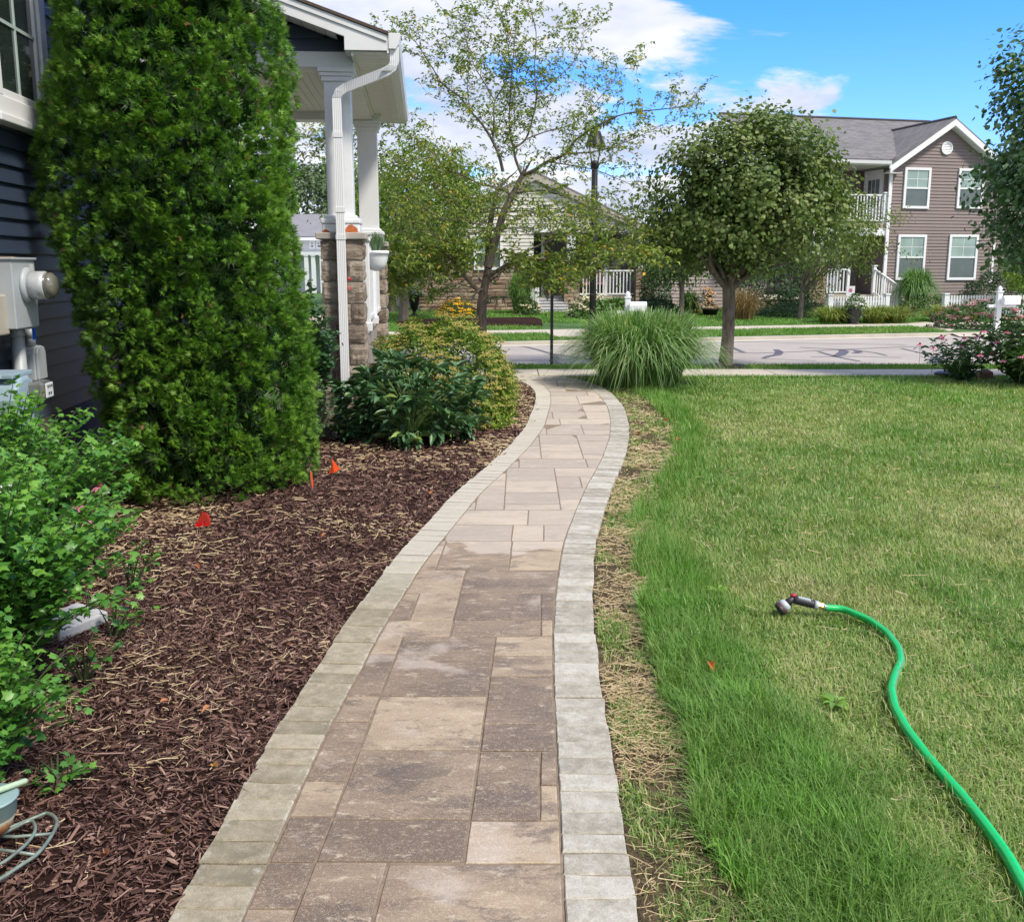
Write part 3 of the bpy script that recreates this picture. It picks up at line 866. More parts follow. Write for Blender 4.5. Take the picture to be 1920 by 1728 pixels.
def lawn_zone(name, y0, y1, dens, near, lab):
    X, Y = spread('g', y0, y1, lambda y: float(fRO(y)) + .015, rightv, dens, None, None, None, None)
    s = fstrip(Y) + (fnoise(X * 3, Y * 3, 31) - .5) * .22
    instrip = X < s
    # bands: dry strip | lush overgrown band | ordinary patchy lawn
    u = X - s
    lushw = np.interp(Y, [2, 3, 5, 7, 9, 15], [.75, .55, .40, .35, .3, .5])
    lush = np.clip(1 - (u - lushw * .55) / (lushw * .6), 0, 1) * (~instrip)
    pat = np.clip((fnoise(X * 1.3, Y * .8, 41, 4) - .5) * 1.7 + .5, 0, 1); fine = fnoise(X * 7, Y * 7, 43, 3)
    far_green = np.clip((Y - 11) / 3, 0, 1)
    t0 = .14 + pat * .62 + (fine - .5) * .5 + far_green * .22 + np.clip((Y - 5.5) / 5, 0, 1) * .10
    tint = t0 * (1 - lush) + lush * (.82 + (fine - .5) * .7)
    H = (.028 + .020 * pat) * (1 - lush) + lush * (.065 + .07 * fnoise(X * 4, Y * 4, 95, 2))
    H = H * rng.uniform(.6, 1.3, len(X))
    # sprouting tufts inside the strip
    tuft = fnoise(X * 4.5, Y * 3.2, 51, 3); far_s = np.clip((Y - 5) / 5, 0, .16)
    ks = (~instrip) | (rng.random(len(X)) < np.clip((tuft - .50 + far_s) * 7, .05, .9))
    tint = np.where(instrip, .35 + tuft * .45 + rng.uniform(-.15, .1, len(X)), tint)
    H = np.where(instrip, .045 * rng.uniform(.5, 1.2, len(X)), H)
    dead = rng.random(len(X)) < .17 * (1 - lush); tint = np.where(dead, rng.uniform(0, .25, len(X)), tint)
    X, Y, H, tint, lush = X[ks], Y[ks], H[ks], tint[ks], lush[ks]
    tint = np.clip(tint + rng.normal(0, .12, len(X)), 0, 1)
    Wd = np.interp(Y, [2, 4, 8, 15], [.0027, .0035, .0062, .012]) * np.exp(rng.normal(0, .38, len(X)))
    H = H * np.interp(Y, [2, 6, 15], [1, 1, 1.15])
    lean = rng.uniform(.2, 1.5, len(X)) * (1 - .25 * lush)
    Z = -.03 + .03 * (fnoise(X * 1.7, Y * 1.7, 3) - .5)
    o = blades(name, X, Y, Z, H, Wd, lean, tint, grass_m, None, near)
    return tag(o, lab, None, None, 'stuff')
lawn_zone('grass', .9, 4.6, lambda y: 21000 * min(1, (3.0 / max(y, 2.2)) ** 1.1), True, 'near lawn grass, lush by the dry strip and patchy toward the hose')
lawn_zone('grass', 4.6, 9.0, lambda y: 12500 * (4.6 / y) ** 1.5, False, 'middle stretch of patchy lawn grass right of the path')
lawn_zone('grass', 9.0, 15.1, lambda y: 4200 * (9 / y) ** 1.3, False, 'far stretch of green lawn grass up to the near sidewalk')
# soil and straw in the strip
m = Mt('strip_soil', .95, 0, .1); v = m.coord('Object')
m.col(m.ramp(m.noise(v, 9, 8, .7), [(.3, (.05, .036, .022)), (.55, (.12, .09, .055)), (.75, (.26, .20, .12))])); m.bump(m.noise(v, 80, 4), .9, .02)
strip_mesh('dry_strip', lambda y: float(fRO(y)) + .002, lambda y: float(fstrip(y)) + .05, 1.0, 14.4, -.024, m.m, 6, .15, .03, label='dry strip of bare soil beside the path edge', kind='structure')
X, Y = spread('ss', 1.2, 13.5, lambda y: float(fRO(y)) + .01, lambda y: float(fstrip(y)) + .12, lambda y: 5200 * min(1, (3.5 / y) ** 1.25), None, None, None, None)
keep = rng.random(len(X)) < np.clip((fnoise(X * 3, Y * 3, 61) - .28) * 3.4, .12, 1) * np.interp(Y, [2, 6, 9, 13], [1, .9, .5, .12]); X, Y = X[keep], Y[keep]
straws('straw', X, Y, -.012 + rng.uniform(0, .015, len(X)), 'straw litter on the dry strip between path and lush grass', .045, None, .85)
X, Y = spread('sl', 1.2, 9, lambda y: float(fstrip(y)), rightv, lambda y: 120 * min(1, (3.5 / y) ** 1.6), None, None, None, None)
straws('straw', X, Y, .0 + rng.uniform(0, .015, len(X)), 'dead straw stems lying in the lawn', .035, None, .7)

TURF_SKIP = [[(740,606),(780,600),(1000,596),(1015,600),(1018,612),(960,611),(880,612),(760,616)], [(1046,640),(1102,640),(1092,628),(1088,606),(1012,606),(1020,621),(1030,628)], [(1700,607),(1735,604),(1800,612),(1880,625),(1860,632),(1800,632),(1770,626),(1740,616),(1705,612)]]
def inpoly(X, Y, poly):
    r = np.zeros(len(X), bool); n = len(poly)
    for i in range(n):
        (x0, y0), (x1, y1) = poly[i], poly[(i+1) % n]
        c = (y0 > Y) != (y1 > Y); r ^= c & (X < (x1 - x0) * (Y - y0) / ((y1 - y0) or 1e-9) + x0)
    return r
def turf(name, e0, e1, zf, dens, lab, x0=-14, x1=19, hh=.06, ww=.016, tn=.72, lin=None):
    A = []; 
    n = int((x1 - x0) * 2.0 * dens)
    X = rng.uniform(x0, x1, n); f0 = np.interp(X, [p[0] for p in e0], [p[1] for p in e0]); f1 = np.interp(X, [p[0] for p in e1], [p[1] for p in e1])
    Y = f0 + (f1 - f0) * rng.random(n)
    keep = rng.random(n) < (f1 - f0) / max((f1 - f0).max(), .1)
    for sk in TURF_SKIP: keep &= ~inpoly(X, Y, [tuple(gfar(px, py))[:2] for px, py in sk])
    X, Y = X[keep], Y[keep]
    Z = np.array([zf(a, b) for a, b in zip(X, Y)]) - .004
    n = len(X)
    tint = np.clip(tn + (fnoise(X, Y, 71) - .5) * .6 + rng.normal(0, .1, n), 0, 1)
    o = blades(name, X, Y, Z, hh * rng.uniform(.6, 1.3, n), np.full(n, ww), rng.uniform(.1, .8, n), tint, grass_m, None, False)
    return tag(o, lab, None, None, 'stuff')
turf('grass', [(-40, 16.12), (40, 16.12)], [(-40, 16.9), (40, 16.93)], lambda x, y: -.012, 750, 'tufty grass of the narrow verge on our side of the street', hh=.05)
turf('grass', shift(far_e, .2), shift(far_e, VG), zfar, 900, 'trimmed grass of the verge across the street', x0=-10, x1=16, hh=.06, ww=.02, tn=.8)
turf('grass', shift(far_e, VG + 1.28), shift(far_e, VG + 9), zfar, 1500, 'green grass of the front lawns across the street', x0=-9, x1=20, hh=.06, ww=.025, tn=.82)
# lawn spill at the sidewalk edge
turf('grass', [(1.0, 15.02), (14, 15.02)], [(1.0, 15.2), (14, 15.2)], lambda x, y: -.02, 260, 'ragged lawn edge overhanging the sidewalk', x0=1.2, x1=14, hh=.05, ww=.012)

# fallen leaves
dl = Mt('fallen_leaf', .6, 0, .3); dl.col(dl.ramp(dl.rnd(), [(0, (.42, .13, .03)), (.5, (.50, .26, .06)), (1, (.33, .12, .06))]))
lt = leaf_t(.55, .6, .9, 2)
def fallen(pts, where, group, sz=.05):
    base = None
    for i, (px, py, zz_) in enumerate(pts):
        p = G(px, py, zz_)
        if base is None:
            mb = MB(); mb.add([(x * sz, y * sz, z * sz + .004) for x, y, z in lt[0]], lt[1]); o = mb.build('fallen_leaf', dl.m)
            s = o.modifiers.new('thick', 'SOLIDIFY'); s.thickness = .0008; base = o
        else: o = base.copy(); COL.objects.link(o)
        o.location = p; o.rotation_euler = (random.uniform(-.3, .3), random.uniform(-.3, .3), random.uniform(0, 6.28))
        tag(o, where[i] if isinstance(where, list) else where, 'leaf', group)
fallen([(1700*0+1203, 812, .01), (1240, 775, .02), (1253, 788, .02), (1270, 820, .02), (1046, 723, .004), (1124, 745, .004)], ['orange leaf on the grass right of the bend, nearest the border stones', 'rusty leaf on the grass farthest up the bend', 'orange leaf on the grass close below the farthest one', 'orange leaf lying farthest right on the grass by the bend', 'brown leaf on the pavers at the far end of the path', 'small rusty leaf on the pavers by the right border at the bend'], 'fallen leaves by the far bend', .06)
fallen([(1330, 1243, .06)], 'single rusty leaf lying in the lush grass near the dry strip', None, .055)
fallen([(540, 1210, .0), (300, 1318, .0), (395, 1325, .0), (320, 1560, .0), (204, 1600, 0), (398, 1438, 0), (612, 1000, 0), (367, 1057, 0), (812, 922, 0), (1000, 790, 0)], ['curled tan leaf on the mulch halfway between red flag and path edge', 'tan leaf on the mulch right of the leafy shrub', 'tan leaf in the middle of the near mulch', 'curled leaf on the near mulch low left of centre', 'lowest tan leaf on the mulch beside the wire ornament', 'tan leaf on the mulch close to the olive border stones', 'small leaf on the mulch right of the orange flags', 'small leaf on the mulch just below the red flag', 'small leaf by the border stones below the peony', 'farthest small leaf on the mulch inside the path bend'], 'dead leaves on the mulch', .04)

# ================================================================== HOSE AND SPRAY NOZZLE
hose_m = Mt('green_hose_rubber', .38, 0, .5)
sp = hose_m.n('ShaderNodeAttribute'); sp.attribute_name = 'tint'
hv = hose_m.mix(hose_m.mr(hose_m.noise(hose_m.coord('Object'), 9, 8, .8), .48, .72, 0, .55), (.004, .50, .115), (.05, .34, .11))
hose_m.col(hose_m.mix(sp.outputs['Fac'], hv, (.16, .22, .18)))
hp = [(1580,1142),(1630,1162),(1665,1186),(1686,1213),(1690,1236),(1678,1262),(1671,1290),(1677,1325),(1700,1365),(1740,1415),(1800,1482),(1850,1548),(1890,1605),(1925,1668),(1975,1760),(2040,1890)]
NA, NB = G(1487, 1123, .064), G(1527, 1133, .044); NU = (NB - NA).normalized(); NE = NB + NU * .050; NUh = Vector((NU.x, NU.y, 0)).normalized()
q = np.array([[NE.x, NE.y]] + [[*G(x, y, .02)][:2] for x, y in hp]); q = resample(q, .02, .07)
r_ = .0165; N = 24; V = []; F = []; tt = []
for i, (x, y) in enumerate(q):
    a = q[max(i-1, 0)]; b = q[min(i+1, len(q)-1)]; d_ = (b - a) / np.linalg.norm(b - a); nx = np.array([d_[1], -d_[0]])
    z0 = .015 + .004 * math.sin(i * .13) + .018 * math.exp(-i * .22)
    tw = i * .012
    for k in range(N):
        t = 2 * math.pi * k / N + tw
        rr = r_ * (1 + .03 * math.cos(8 * t))
        V.append((x + nx[0] * math.cos(t) * rr, y + nx[1] * math.cos(t) * rr, z0 + math.sin(t) * rr)); tt.append(1.0 if k in (7, 8) else 0.0)
loops = []; cnt = []
for i in range(len(q) - 1):
    for k in range(N):
        k2 = (k + 1) % N; loops += [i*N+k, i*N+k2, (i+1)*N+k2, (i+1)*N+k]; cnt.append(4)
ho = np_mesh('garden_hose', np.array(V), np.array(loops), np.array(cnt), hose_m.m, np.array(tt), True)
tag(ho, 'bright green garden hose with a thin grey stripe snaking over the lawn', 'hose')
noz = empty('spray_nozzle', G(1500, 1130, 0)); tag(noz, 'black and grey spray nozzle with a red button lying at the hose end', 'nozzle')
o0 = noz.matrix_basis.translation
def NL(px, py, z): return G(px, py, z) - o0
dgrey = plain('nozzle_black_rubber', (.03, .028, .035), .5, .1, 20); lgrey = plain('nozzle_grey', (.46, .50, .54), .35, .05, 10)
red_p = plain('red_plastic', (.42, .03, .05), .4, .05, 10); brass = plain('brass', (.78, .56, .20), .3, .05, 10, metallic=.7)
a, b = NA - o0, NB - o0
mb = MB(); mb.tube([a, a + (b-a)*.2, a + (b-a)*.9, b], [.017, .021, .019, .019], 16); mb.build('handle', dgrey, noz, True)
u_ = (b - a).normalized(); upv = Vector((0, 0, 1)); side = u_.cross(upv)
mb = MB(); mb.beam(a + (b-a)*.22 + upv * .016 - side*-.006, a + (b-a)*.82 + upv * .016 + side*.006, .017, .012); mb.build('grip_insert', lgrey, noz, bevel=.003)
mb = MB(); mb.tube([b, b + u_ * .018], [.021, .020], 16); mb.build('collar', lgrey, noz, True)
mb = MB(); mb.tube([b + u_*.018, b + u_*.040], [.0175, .0165], 6); mb.build('brass_fitting', brass, noz)
mb = MB(); mb.tube([b + u_*.040, b + u_*.055], [.0155, .0165], 12); mb.build('ferrule', plain('steel_ferrule', (.45, .45, .44), .3, .05, 9, metallic=.8), noz, True)
hd0 = a - u_ * .004; w_ = (P(1453, 1150, (o0 + hd0).y - .01) - o0 - hd0).normalized()
mb = MB(); mb.tube([hd0 - w_*.008, hd0 + w_*.012, hd0 + w_ * .034], [.016, .0165, .021], 16); mb.build('neck', dgrey, noz, True)
mb = MB(); mb.tube([hd0 + w_*.030, hd0 + w_*.036, hd0 + w_ * .060], [.022, .029, .034], 20); mb.build('head_ring', lgrey, noz, True)
mb = MB(); mb.tube([hd0 + w_*.0601, hd0 + w_ * .064], [.0335, .0335], 20); mb.build('red_ring', red_p, noz, True)
mb = MB(); mb.tube([hd0 + w_*.0641, hd0 + w_ * .080, hd0 + w_*.084], [.034, .031, .024], 20)
mb.build('spray_face', dgrey, noz, True)
mb = MB(); mb.tube([a + upv*.014, a + upv*.026], [.013, .012], 14); mb.build('button', red_p, noz, True)
mb = MB(); mb.beam(a + side*-.012 + upv*.008, a + side*-.045 + u_*.006 + upv*.012, .018, .010); mb.build('trigger', dgrey, noz, bevel=.003)

# grass leaning over the hose, and broadleaf weeds
idx = rng.integers(8, len(q) - 3, 900); side_ = rng.choice([-1, 1], 900); dq = np.gradient(q, axis=0); dq /= np.linalg.norm(dq, axis=1)[:, None]
X = q[idx, 0] + side_ * dq[idx, 1] * rng.uniform(.014, .03, 900); Y = q[idx, 1] - side_ * dq[idx, 0] * rng.uniform(.014, .03, 900)
tag(blades('grass', X, Y, np.full(900, -.025), rng.uniform(.04, .085, 900), np.full(900, .0034), rng.uniform(.3, 1.2, 900), rng.uniform(.1, .85, 900), grass_m, None, True), 'longer grass crossing the sides of the green hose', None, None, 'stuff')
weed_m = leafmat('weed_leaves', [(0, (.12, .26, .04)), (1, (.24, .42, .07))], .5, .3)
for k_, (px, py, sz, lab) in enumerate([(1565, 1318, .05, 'pale toothed weed in the lawn left of the hose bend'), (1345, 1108, .05, 'low weed at the edge of the lush grass band'), (1360, 1590, .04, 'small round weed leaf cluster at the near end of the dry strip'), (1625, 1168, .03, 'tiny weed in the lawn just below the hose start')]):
    e = empty('weed', G(px, py, 0) + Vector((0, 0, -.02))); tag(e, lab, 'weed')
    n_ = 11; an = np.arange(n_) * 2.4; dd = np.stack([np.cos(an), np.sin(an), rng.uniform(.15, .7, n_)], 1)
    scatter('leaves', [leaf_t(.42, .4, .8, 3), LOBED], rng.integers(0, 2, n_), frames(np.stack([-dd[:, 0] * .4, -dd[:, 1] * .4, np.ones(n_)], 1), dd, sz * rng.uniform(.6, 1.2, n_)), dd * .012 + np.array([0, 0, .02]), rng.random(n_), weed_m, e)

# ================================================================== FLAGS
def flag(px, py, h, color, pts, label, yaw):
    p = G(px, py, 0); e = empty('marker_flag', (p.x, p.y, -.03)); tag(e, label, 'flag', None)
    mb = MB(); mb.tube([(0, 0, 0), (0, 0, h)], .0018, 6); mb.build('wire_stake', plain('flag_wire', (.3, .3, .3), .4, .05, 5, metallic=.6), e)
    mb = MB(); c, s_ = math.cos(yaw), math.sin(yaw)
    vs = [(x * c + .012 * math.sin(x * 60) * s_, x * s_ - .012 * math.sin(x * 60) * c, z) for x, z in pts]
    mb.add(vs + [(x, y + .0012, z) for x, y, z in vs], [tuple(range(len(vs))), tuple(range(2*len(vs)-1, len(vs)-1, -1))] + [(i, (i+1) % len(vs), len(vs) + (i+1) % len(vs), len(vs) + i) for i in range(len(vs))])
    mb.build('pennant', color, e)
    return e
orange_v = leafmat('orange_vinyl', [(0, (.95, .10, .015)), (1, (.95, .1, .015))], .45, .25)
red_v = leafmat('red_vinyl', [(0, (.75, .008, .012)), (1, (.75, .008, .012))], .45, .2)
f1 = flag(623, 893, .18, orange_v, [(0, .175), (.062, .085), (.015, .063), (-.028, .048), (-.006, .11)], 'orange triangular marker flag standing in the mulch by the tall evergreen', .15)
mk = plain('flag_ink', (.1, .02, .01), .6)
mb = MB(); 
mb.box((-.002, -.003, .118), (.010, -.0018, .124))
mb.build('print', mk, f1)
flag(583, 916, .17, orange_v, [(0, .165), (.010, .15), (.016, .06), (.010, .02), (.002, .08)], 'narrow folded orange marker flag close against the tall evergreen', .9)
flag(380, 982, .12, red_v, [(-.012, .115), (.022, .110), (.045, .085), (.052, .02), (-.052, .008), (-.045, .03), (-.02, .075)], 'crumpled red marker flag leaning low in the mulch', .1)

# ================================================================== WIRE GARDEN ORNAMENT (bottom left)
gorn = empty('garden_ornament', G(-20, 1590, -.01)); tag(gorn, 'weathered green metal garden ornament with rusty cup and wire loops in the near corner', 'garden ornament')
o1 = gorn.matrix_basis.translation
def GL(px, py, z): return G(px, py, z) - o1
m = Mt('rusted_green_paint', .6, .3, .4); v = m.coord('Object')
sepz = m.n('ShaderNodeSeparateXYZ'); m.l(v, sepz.inputs[0])
k_ = m.math('ADD', m.mr(sepz.outputs[2], .0, .16, .75, -.2), m.math('MULTIPLY', m.noise(v, 18, 5, .7), .55))
m.col(m.ramp(k_, [(.38, (.28, .40, .38)), (.52, (.42, .40, .30)), (.66, (.42, .17, .06)), (.9, (.20, .08, .035))])); rustm = m.m
wirem = plain('weathered_green_wire', (.20, .26, .22), .5, .3, 30, dirt=((.36, .24, .14), .5), metallic=.3)
c0 = GL(-18, 1575, 0)
mb = MB(); mb.lathe([(.002, .0), (.035, .006), (.062, .035), (.072, .065), (.070, .068), (.075, .072), (.080, .115), (.086, .12), (.080, .124)], (c0.x, c0.y, .02), 24)
mb.build('cup', rustm, gorn, True)
def loop_px(pts, z=.012): return [GL(x, y, z + .0) for x, y in pts]
def smooth_pts(pts, n=6):
    out_ = []
    P_ = [pts[0]] + pts + [pts[-1]]
    for i in range(1, len(P_) - 2):
        for j in range(n):
            t = j / n; p0, p1, p2, p3 = P_[i-1], P_[i], P_[i+1], P_[i+2]
            out_.append(.5 * ((2*p1) + (-p0+p2)*t + (2*p0-5*p1+4*p2-p3)*t*t + (-p0+3*p1-3*p2+p3)*t**3))
    return out_ + [pts[-1]]
mb = MB(); mb.tube(smooth_pts(loop_px([(-60,1680),(0,1647),(38,1622),(70,1600),(94,1570),(106,1545),(103,1532),(88,1524),(70,1530),(30,1546),(-20,1566)])), .0055, 8); mb.build('wire_loop', wirem, gorn, True)
mb = MB(); mb.tube(smooth_pts(loop_px([(-50,1640),(0,1619),(30,1598),(55,1575),(66,1555),(62,1540),(50,1540),(25,1552),(-20,1575)], .02)), .005, 8); mb.build('wire_loop', wirem, gorn, True)
mb = MB(); mb.tube(loop_px([(-30,1566),(30,1568),(100,1562)], .012), .005, 8); mb.tube(loop_px([(-30,1590),(12,1594),(68,1602)], .012), .005, 8); mb.build('cross_wire', wirem, gorn, True)
mb = MB(); t0, t1 = GL(-60, 1500, .16), GL(52, 1462, .14); mb.tube([t0, t0 + (t1 - t0) * .6, t1 - (t1-t0)*.05, t1], [.010, .009, .009, .004], 8); mb.build('leaf_arm', plain('pale_green_enamel', (.40, .52, .36), .45, .15, 15), gorn, True)
# ================================================================== VEGETATION
def crown_leaves(n_clumps, per, radii, centre, clump_r, size, lumps=.25, shell=.55, droop=.2, outw=.7, upw=.5, floor=None, seed=0, sizevar=.35, flat=1.0, lobes=None):
    g = np.random.default_rng(seed)
    d = nrm(g.normal(size=(n_clumps, 3)))
    lob = 1 + lumps * (np.sin(d[:, 0] * 5 + seed) * np.cos(d[:, 1] * 4.3 + seed * 1.7) + .6 * np.sin(d[:, 2] * 7 + d[:, 0] * 6 + seed * .7))
    r = (shell + (1 - shell) * g.random(n_clumps) ** .6)
    C = d * r[:, None] * lob[:, None] * np.array(radii) + np.array(centre)
    if lobes:
        wts = np.array([l[1][0] * l[1][2] for l in lobes]); li = g.choice(len(lobes), n_clumps, p=wts / wts.sum())
        C = d * r[:, None] * lob[:, None] * np.array([l[1] for l in lobes])[li] + np.array([l[0] for l in lobes])[li]
    if floor is not None: C = C[C[:, 2] > floor]
    k = len(C)
    idx = np.repeat(np.arange(k), per)
    off = g.normal(size=(k * per, 3)) * clump_r * np.array([1, 1, .75 * flat])
    T = C[idx] + off
    outd = nrm((T - np.array(centre)) / np.array(radii))
    nrmv = nrm(outd * outw + np.array([0, 0, upw]) + g.normal(size=T.shape) * .55)
    dv = nrm(outd * .7 + g.normal(size=T.shape) * .6 - np.array([0, 0, droop]))
    S = size * g.uniform(1 - sizevar, 1 + sizevar, len(T))
    ct = g.random(k)
    tint = np.clip(ct[idx] * .45 + g.random(len(T)) * .55, 0, 1)
    return C, T, frames(nrmv, dv, S), tint
def limbs(mb, p0, C, r0, k, seed, zsink=.25, n=7):
    rr = random.Random(seed)
    sel = rr.sample(range(len(C)), min(k, len(C)))
    p0 = Vector(p0)
    for i in sel:
        c = Vector(C[i]); c = p0 + (c - p0) * .88
        d = c - p0
        mid1 = p0 + d * .33 + Vector((rr.uniform(-.1, .1), rr.uniform(-.1, .1), -zsink * d.length * .15 + .1)); mid2 = p0 + d * .68 + Vector((rr.uniform(-.08, .08), rr.uniform(-.08, .08), .04))
        pts = smooth_pts([p0 - Vector((0, 0, r0)), mid1, mid2, c], 3)
        R_ = [max(.006, r0 * (1 - t / (len(pts) - 1)) ** 1.1 * rr.uniform(.85, 1)) for t in range(len(pts))]
        mb.tube(pts, R_, n, False)
def tree(name, label, cat, base, trunk, r0, centre, radii, n_clumps, per, clump_r, size, tm, lmat, bark, group=None, nl=14, seed=1, floor=None, lean=(0, 0), crownkw={}):
    e = empty(name, base); tag(e, label, cat, group)
    C, T, M, tint = crown_leaves(n_clumps, per, radii, centre, clump_r, size, seed=seed, floor=floor, **crownkw)
    scatter('crown', tm, np.random.default_rng(seed).integers(0, len(tm), len(T)), M, T, tint, lmat, e)
    if trunk > 0:
        mb = MB(); top = Vector((lean[0], lean[1], trunk))
        mb.tube(smooth_pts([Vector((0, 0, -.1)), Vector((0, 0, .12)), top * .5 + Vector((.02, .0, 0)), top], 4),
                [r0 * 1.45] + [r0 * (1.25 - .3 * min(1, i / 6)) for i in range(12)], 12, False)
        limbs(mb, top, C, r0 * .55, nl, seed)
        mb.build('trunk', bark, e, True)
    return e

# ---------------- arborvitae
def spray_t(seed):
    """flat fan of pointed scale-leaf twiglets, tips drooping"""
    rr = random.Random(seed); V = []; F = []
    n = 8
    for i in range(n):
        a = (-.95 + 1.9 * i / (n - 1)) + rr.uniform(-.12, .12); L = (1.0 - .38 * abs(a)) * rr.uniform(.8, 1.1); d = (math.sin(a), math.cos(a)); w = .065
        o = (rr.uniform(-.05, .05) + .18 * a, .10 + .22 * (1 - abs(a))); k = len(V); z = rr.uniform(-.05, .05)
        V.extend([(o[0] - d[1]*w, o[1] + d[0]*w, z), (o[0] + d[1]*w, o[1] - d[0]*w, z), (o[0] + d[0]*L*.75, o[1] + d[1]*L*.75, z - .16 + rr.uniform(-.08, .08))])
        F.append((k, k+1, k+2))
    k = len(V); V.extend([(-.06, -.1, 0), (.06, -.1, 0), (0, .5, .03)]); F.append((k, k+1, k+2))
    return V, F
SPR = [spray_t(i) for i in range(6)]
arb = empty('arborvitae_tree', (-2.26, 7.46, -.02)); tag(arb, 'tall dense green columnar evergreen growing against the dark blue wall', 'tree')
g = np.random.default_rng(5)
n = 72000
H = 4.9
# profile radius by height
def prof(z): return np.interp(z, [0, .15, .6, 1.3, 1.9, 2.5, 3.3, 4.2, 4.7, 4.9], [.60, .68, .70, .72, .80, .82, .70, .52, .32, .1])
def drift(z): return np.interp(z, [0, .9, 1.9, 5], [0, 0, -.13, -.15])
zc = g.uniform(.0, H, 4400); th = g.uniform(0, 2*math.pi, 4400)
keep = g.random(4400) < prof(zc) / 1.0; zc, th = zc[keep], th[keep]
lump = 1 + .07 * np.sin(3 * th + zc * 2.1) + .05 * np.sin(5 * th - zc * 4)
rc = prof(zc) * lump * g.uniform(.95, 1.07, len(zc)) - .04
Cx, Cy = rc * np.cos(th) + drift(zc), rc * np.sin(th)
k = len(zc); per = n // k; idx = np.repeat(np.arange(k), per)
# each clump: a little upward-fanned tuft of sprays on a hemisphere pointing outward
outc = np.stack([np.cos(th), np.sin(th), np.full(k, .25)], 1)
off = nrm(g.normal(size=(k * per, 3)) + outc[idx] * .9) 
cr = g.uniform(.035, .09, k)[idx]
T = np.stack([Cx, Cy, zc], 1)[idx] + off * (cr * g.uniform(.55, 1.0, k * per))[:, None]
lo = T[:, 2] < .02; T[lo, 2] = g.uniform(.02, .2, lo.sum())
# limit against the wall on the left
dirv = nrm(off * .6 + np.array([0, 0, .35]) + outc[idx] * .8 + g.normal(size=T.shape) * .35)
nv = nrm(np.cross(dirv, g.normal(size=T.shape)) + np.array([0, 0, .5]))
S = g.uniform(.032, .056, len(T))
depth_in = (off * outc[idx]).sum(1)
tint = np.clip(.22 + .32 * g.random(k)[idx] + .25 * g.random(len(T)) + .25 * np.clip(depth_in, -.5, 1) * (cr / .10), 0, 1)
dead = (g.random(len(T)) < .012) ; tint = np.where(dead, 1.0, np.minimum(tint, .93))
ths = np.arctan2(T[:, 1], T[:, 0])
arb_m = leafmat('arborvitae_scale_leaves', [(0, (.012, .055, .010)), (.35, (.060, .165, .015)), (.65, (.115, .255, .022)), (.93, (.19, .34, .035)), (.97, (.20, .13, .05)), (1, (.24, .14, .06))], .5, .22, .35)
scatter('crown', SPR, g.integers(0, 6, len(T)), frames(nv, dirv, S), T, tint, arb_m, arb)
# dark inner mass of old twigs and shade foliage, inside the lit skin
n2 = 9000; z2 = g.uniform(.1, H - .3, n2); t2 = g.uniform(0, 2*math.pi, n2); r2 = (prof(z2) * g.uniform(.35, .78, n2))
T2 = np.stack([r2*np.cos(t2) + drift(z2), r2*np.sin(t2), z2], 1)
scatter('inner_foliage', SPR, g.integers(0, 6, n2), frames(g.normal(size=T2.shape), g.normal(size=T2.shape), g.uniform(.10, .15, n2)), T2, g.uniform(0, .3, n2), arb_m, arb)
mb = MB(); mb.tube([(0, 0, -.1), (.03, 0, 1.2), (0, .02, 2.8), (0, 0, 4.3)], [.11, .09, .06, .02], 10)
rr = random.Random(4)
for i in range(46):
    z = rr.uniform(.15, 3.6); t = rr.uniform(0, 6.28); r = float(prof(z)) * rr.uniform(.6, .82)
    mb.tube([(0, 0, z), (r*.5*math.cos(t), r*.5*math.sin(t), z + .02), (r*math.cos(t), r*math.sin(t), z + .25)], [.022, .014, .005], 5, False)
mb.build('trunk', BARK, arb, True)
# dead brown twigs on the shaded side near the wall
mb = MB()
for i in range(46):
    p = Vector((rr.uniform(-.02, .12), rr.uniform(-.08, .08), rr.uniform(-.14, .14))); v_ = Vector((-.9 + rr.uniform(-.3, .3), -.5 + rr.uniform(-.4, .4), rr.uniform(-.6, .7)))
    pts = [p]
    for j in range(3): v_ = (v_ + Vector((rr.uniform(-.5, .5), rr.uniform(-.5, .5), rr.uniform(-.6, .4)))).normalized(); pts.append(pts[-1] + v_ * rr.uniform(.03, .07))
    mb.tube(pts, [.004, .003, .002, .001], 4, False)
c = P(215, 690, 7.35) - arb.matrix_basis.translation
dt = mb.build('dead_twigs', plain('dead_twig', (.22, .11, .055), .8, .3, 40), arb); dt.location = c

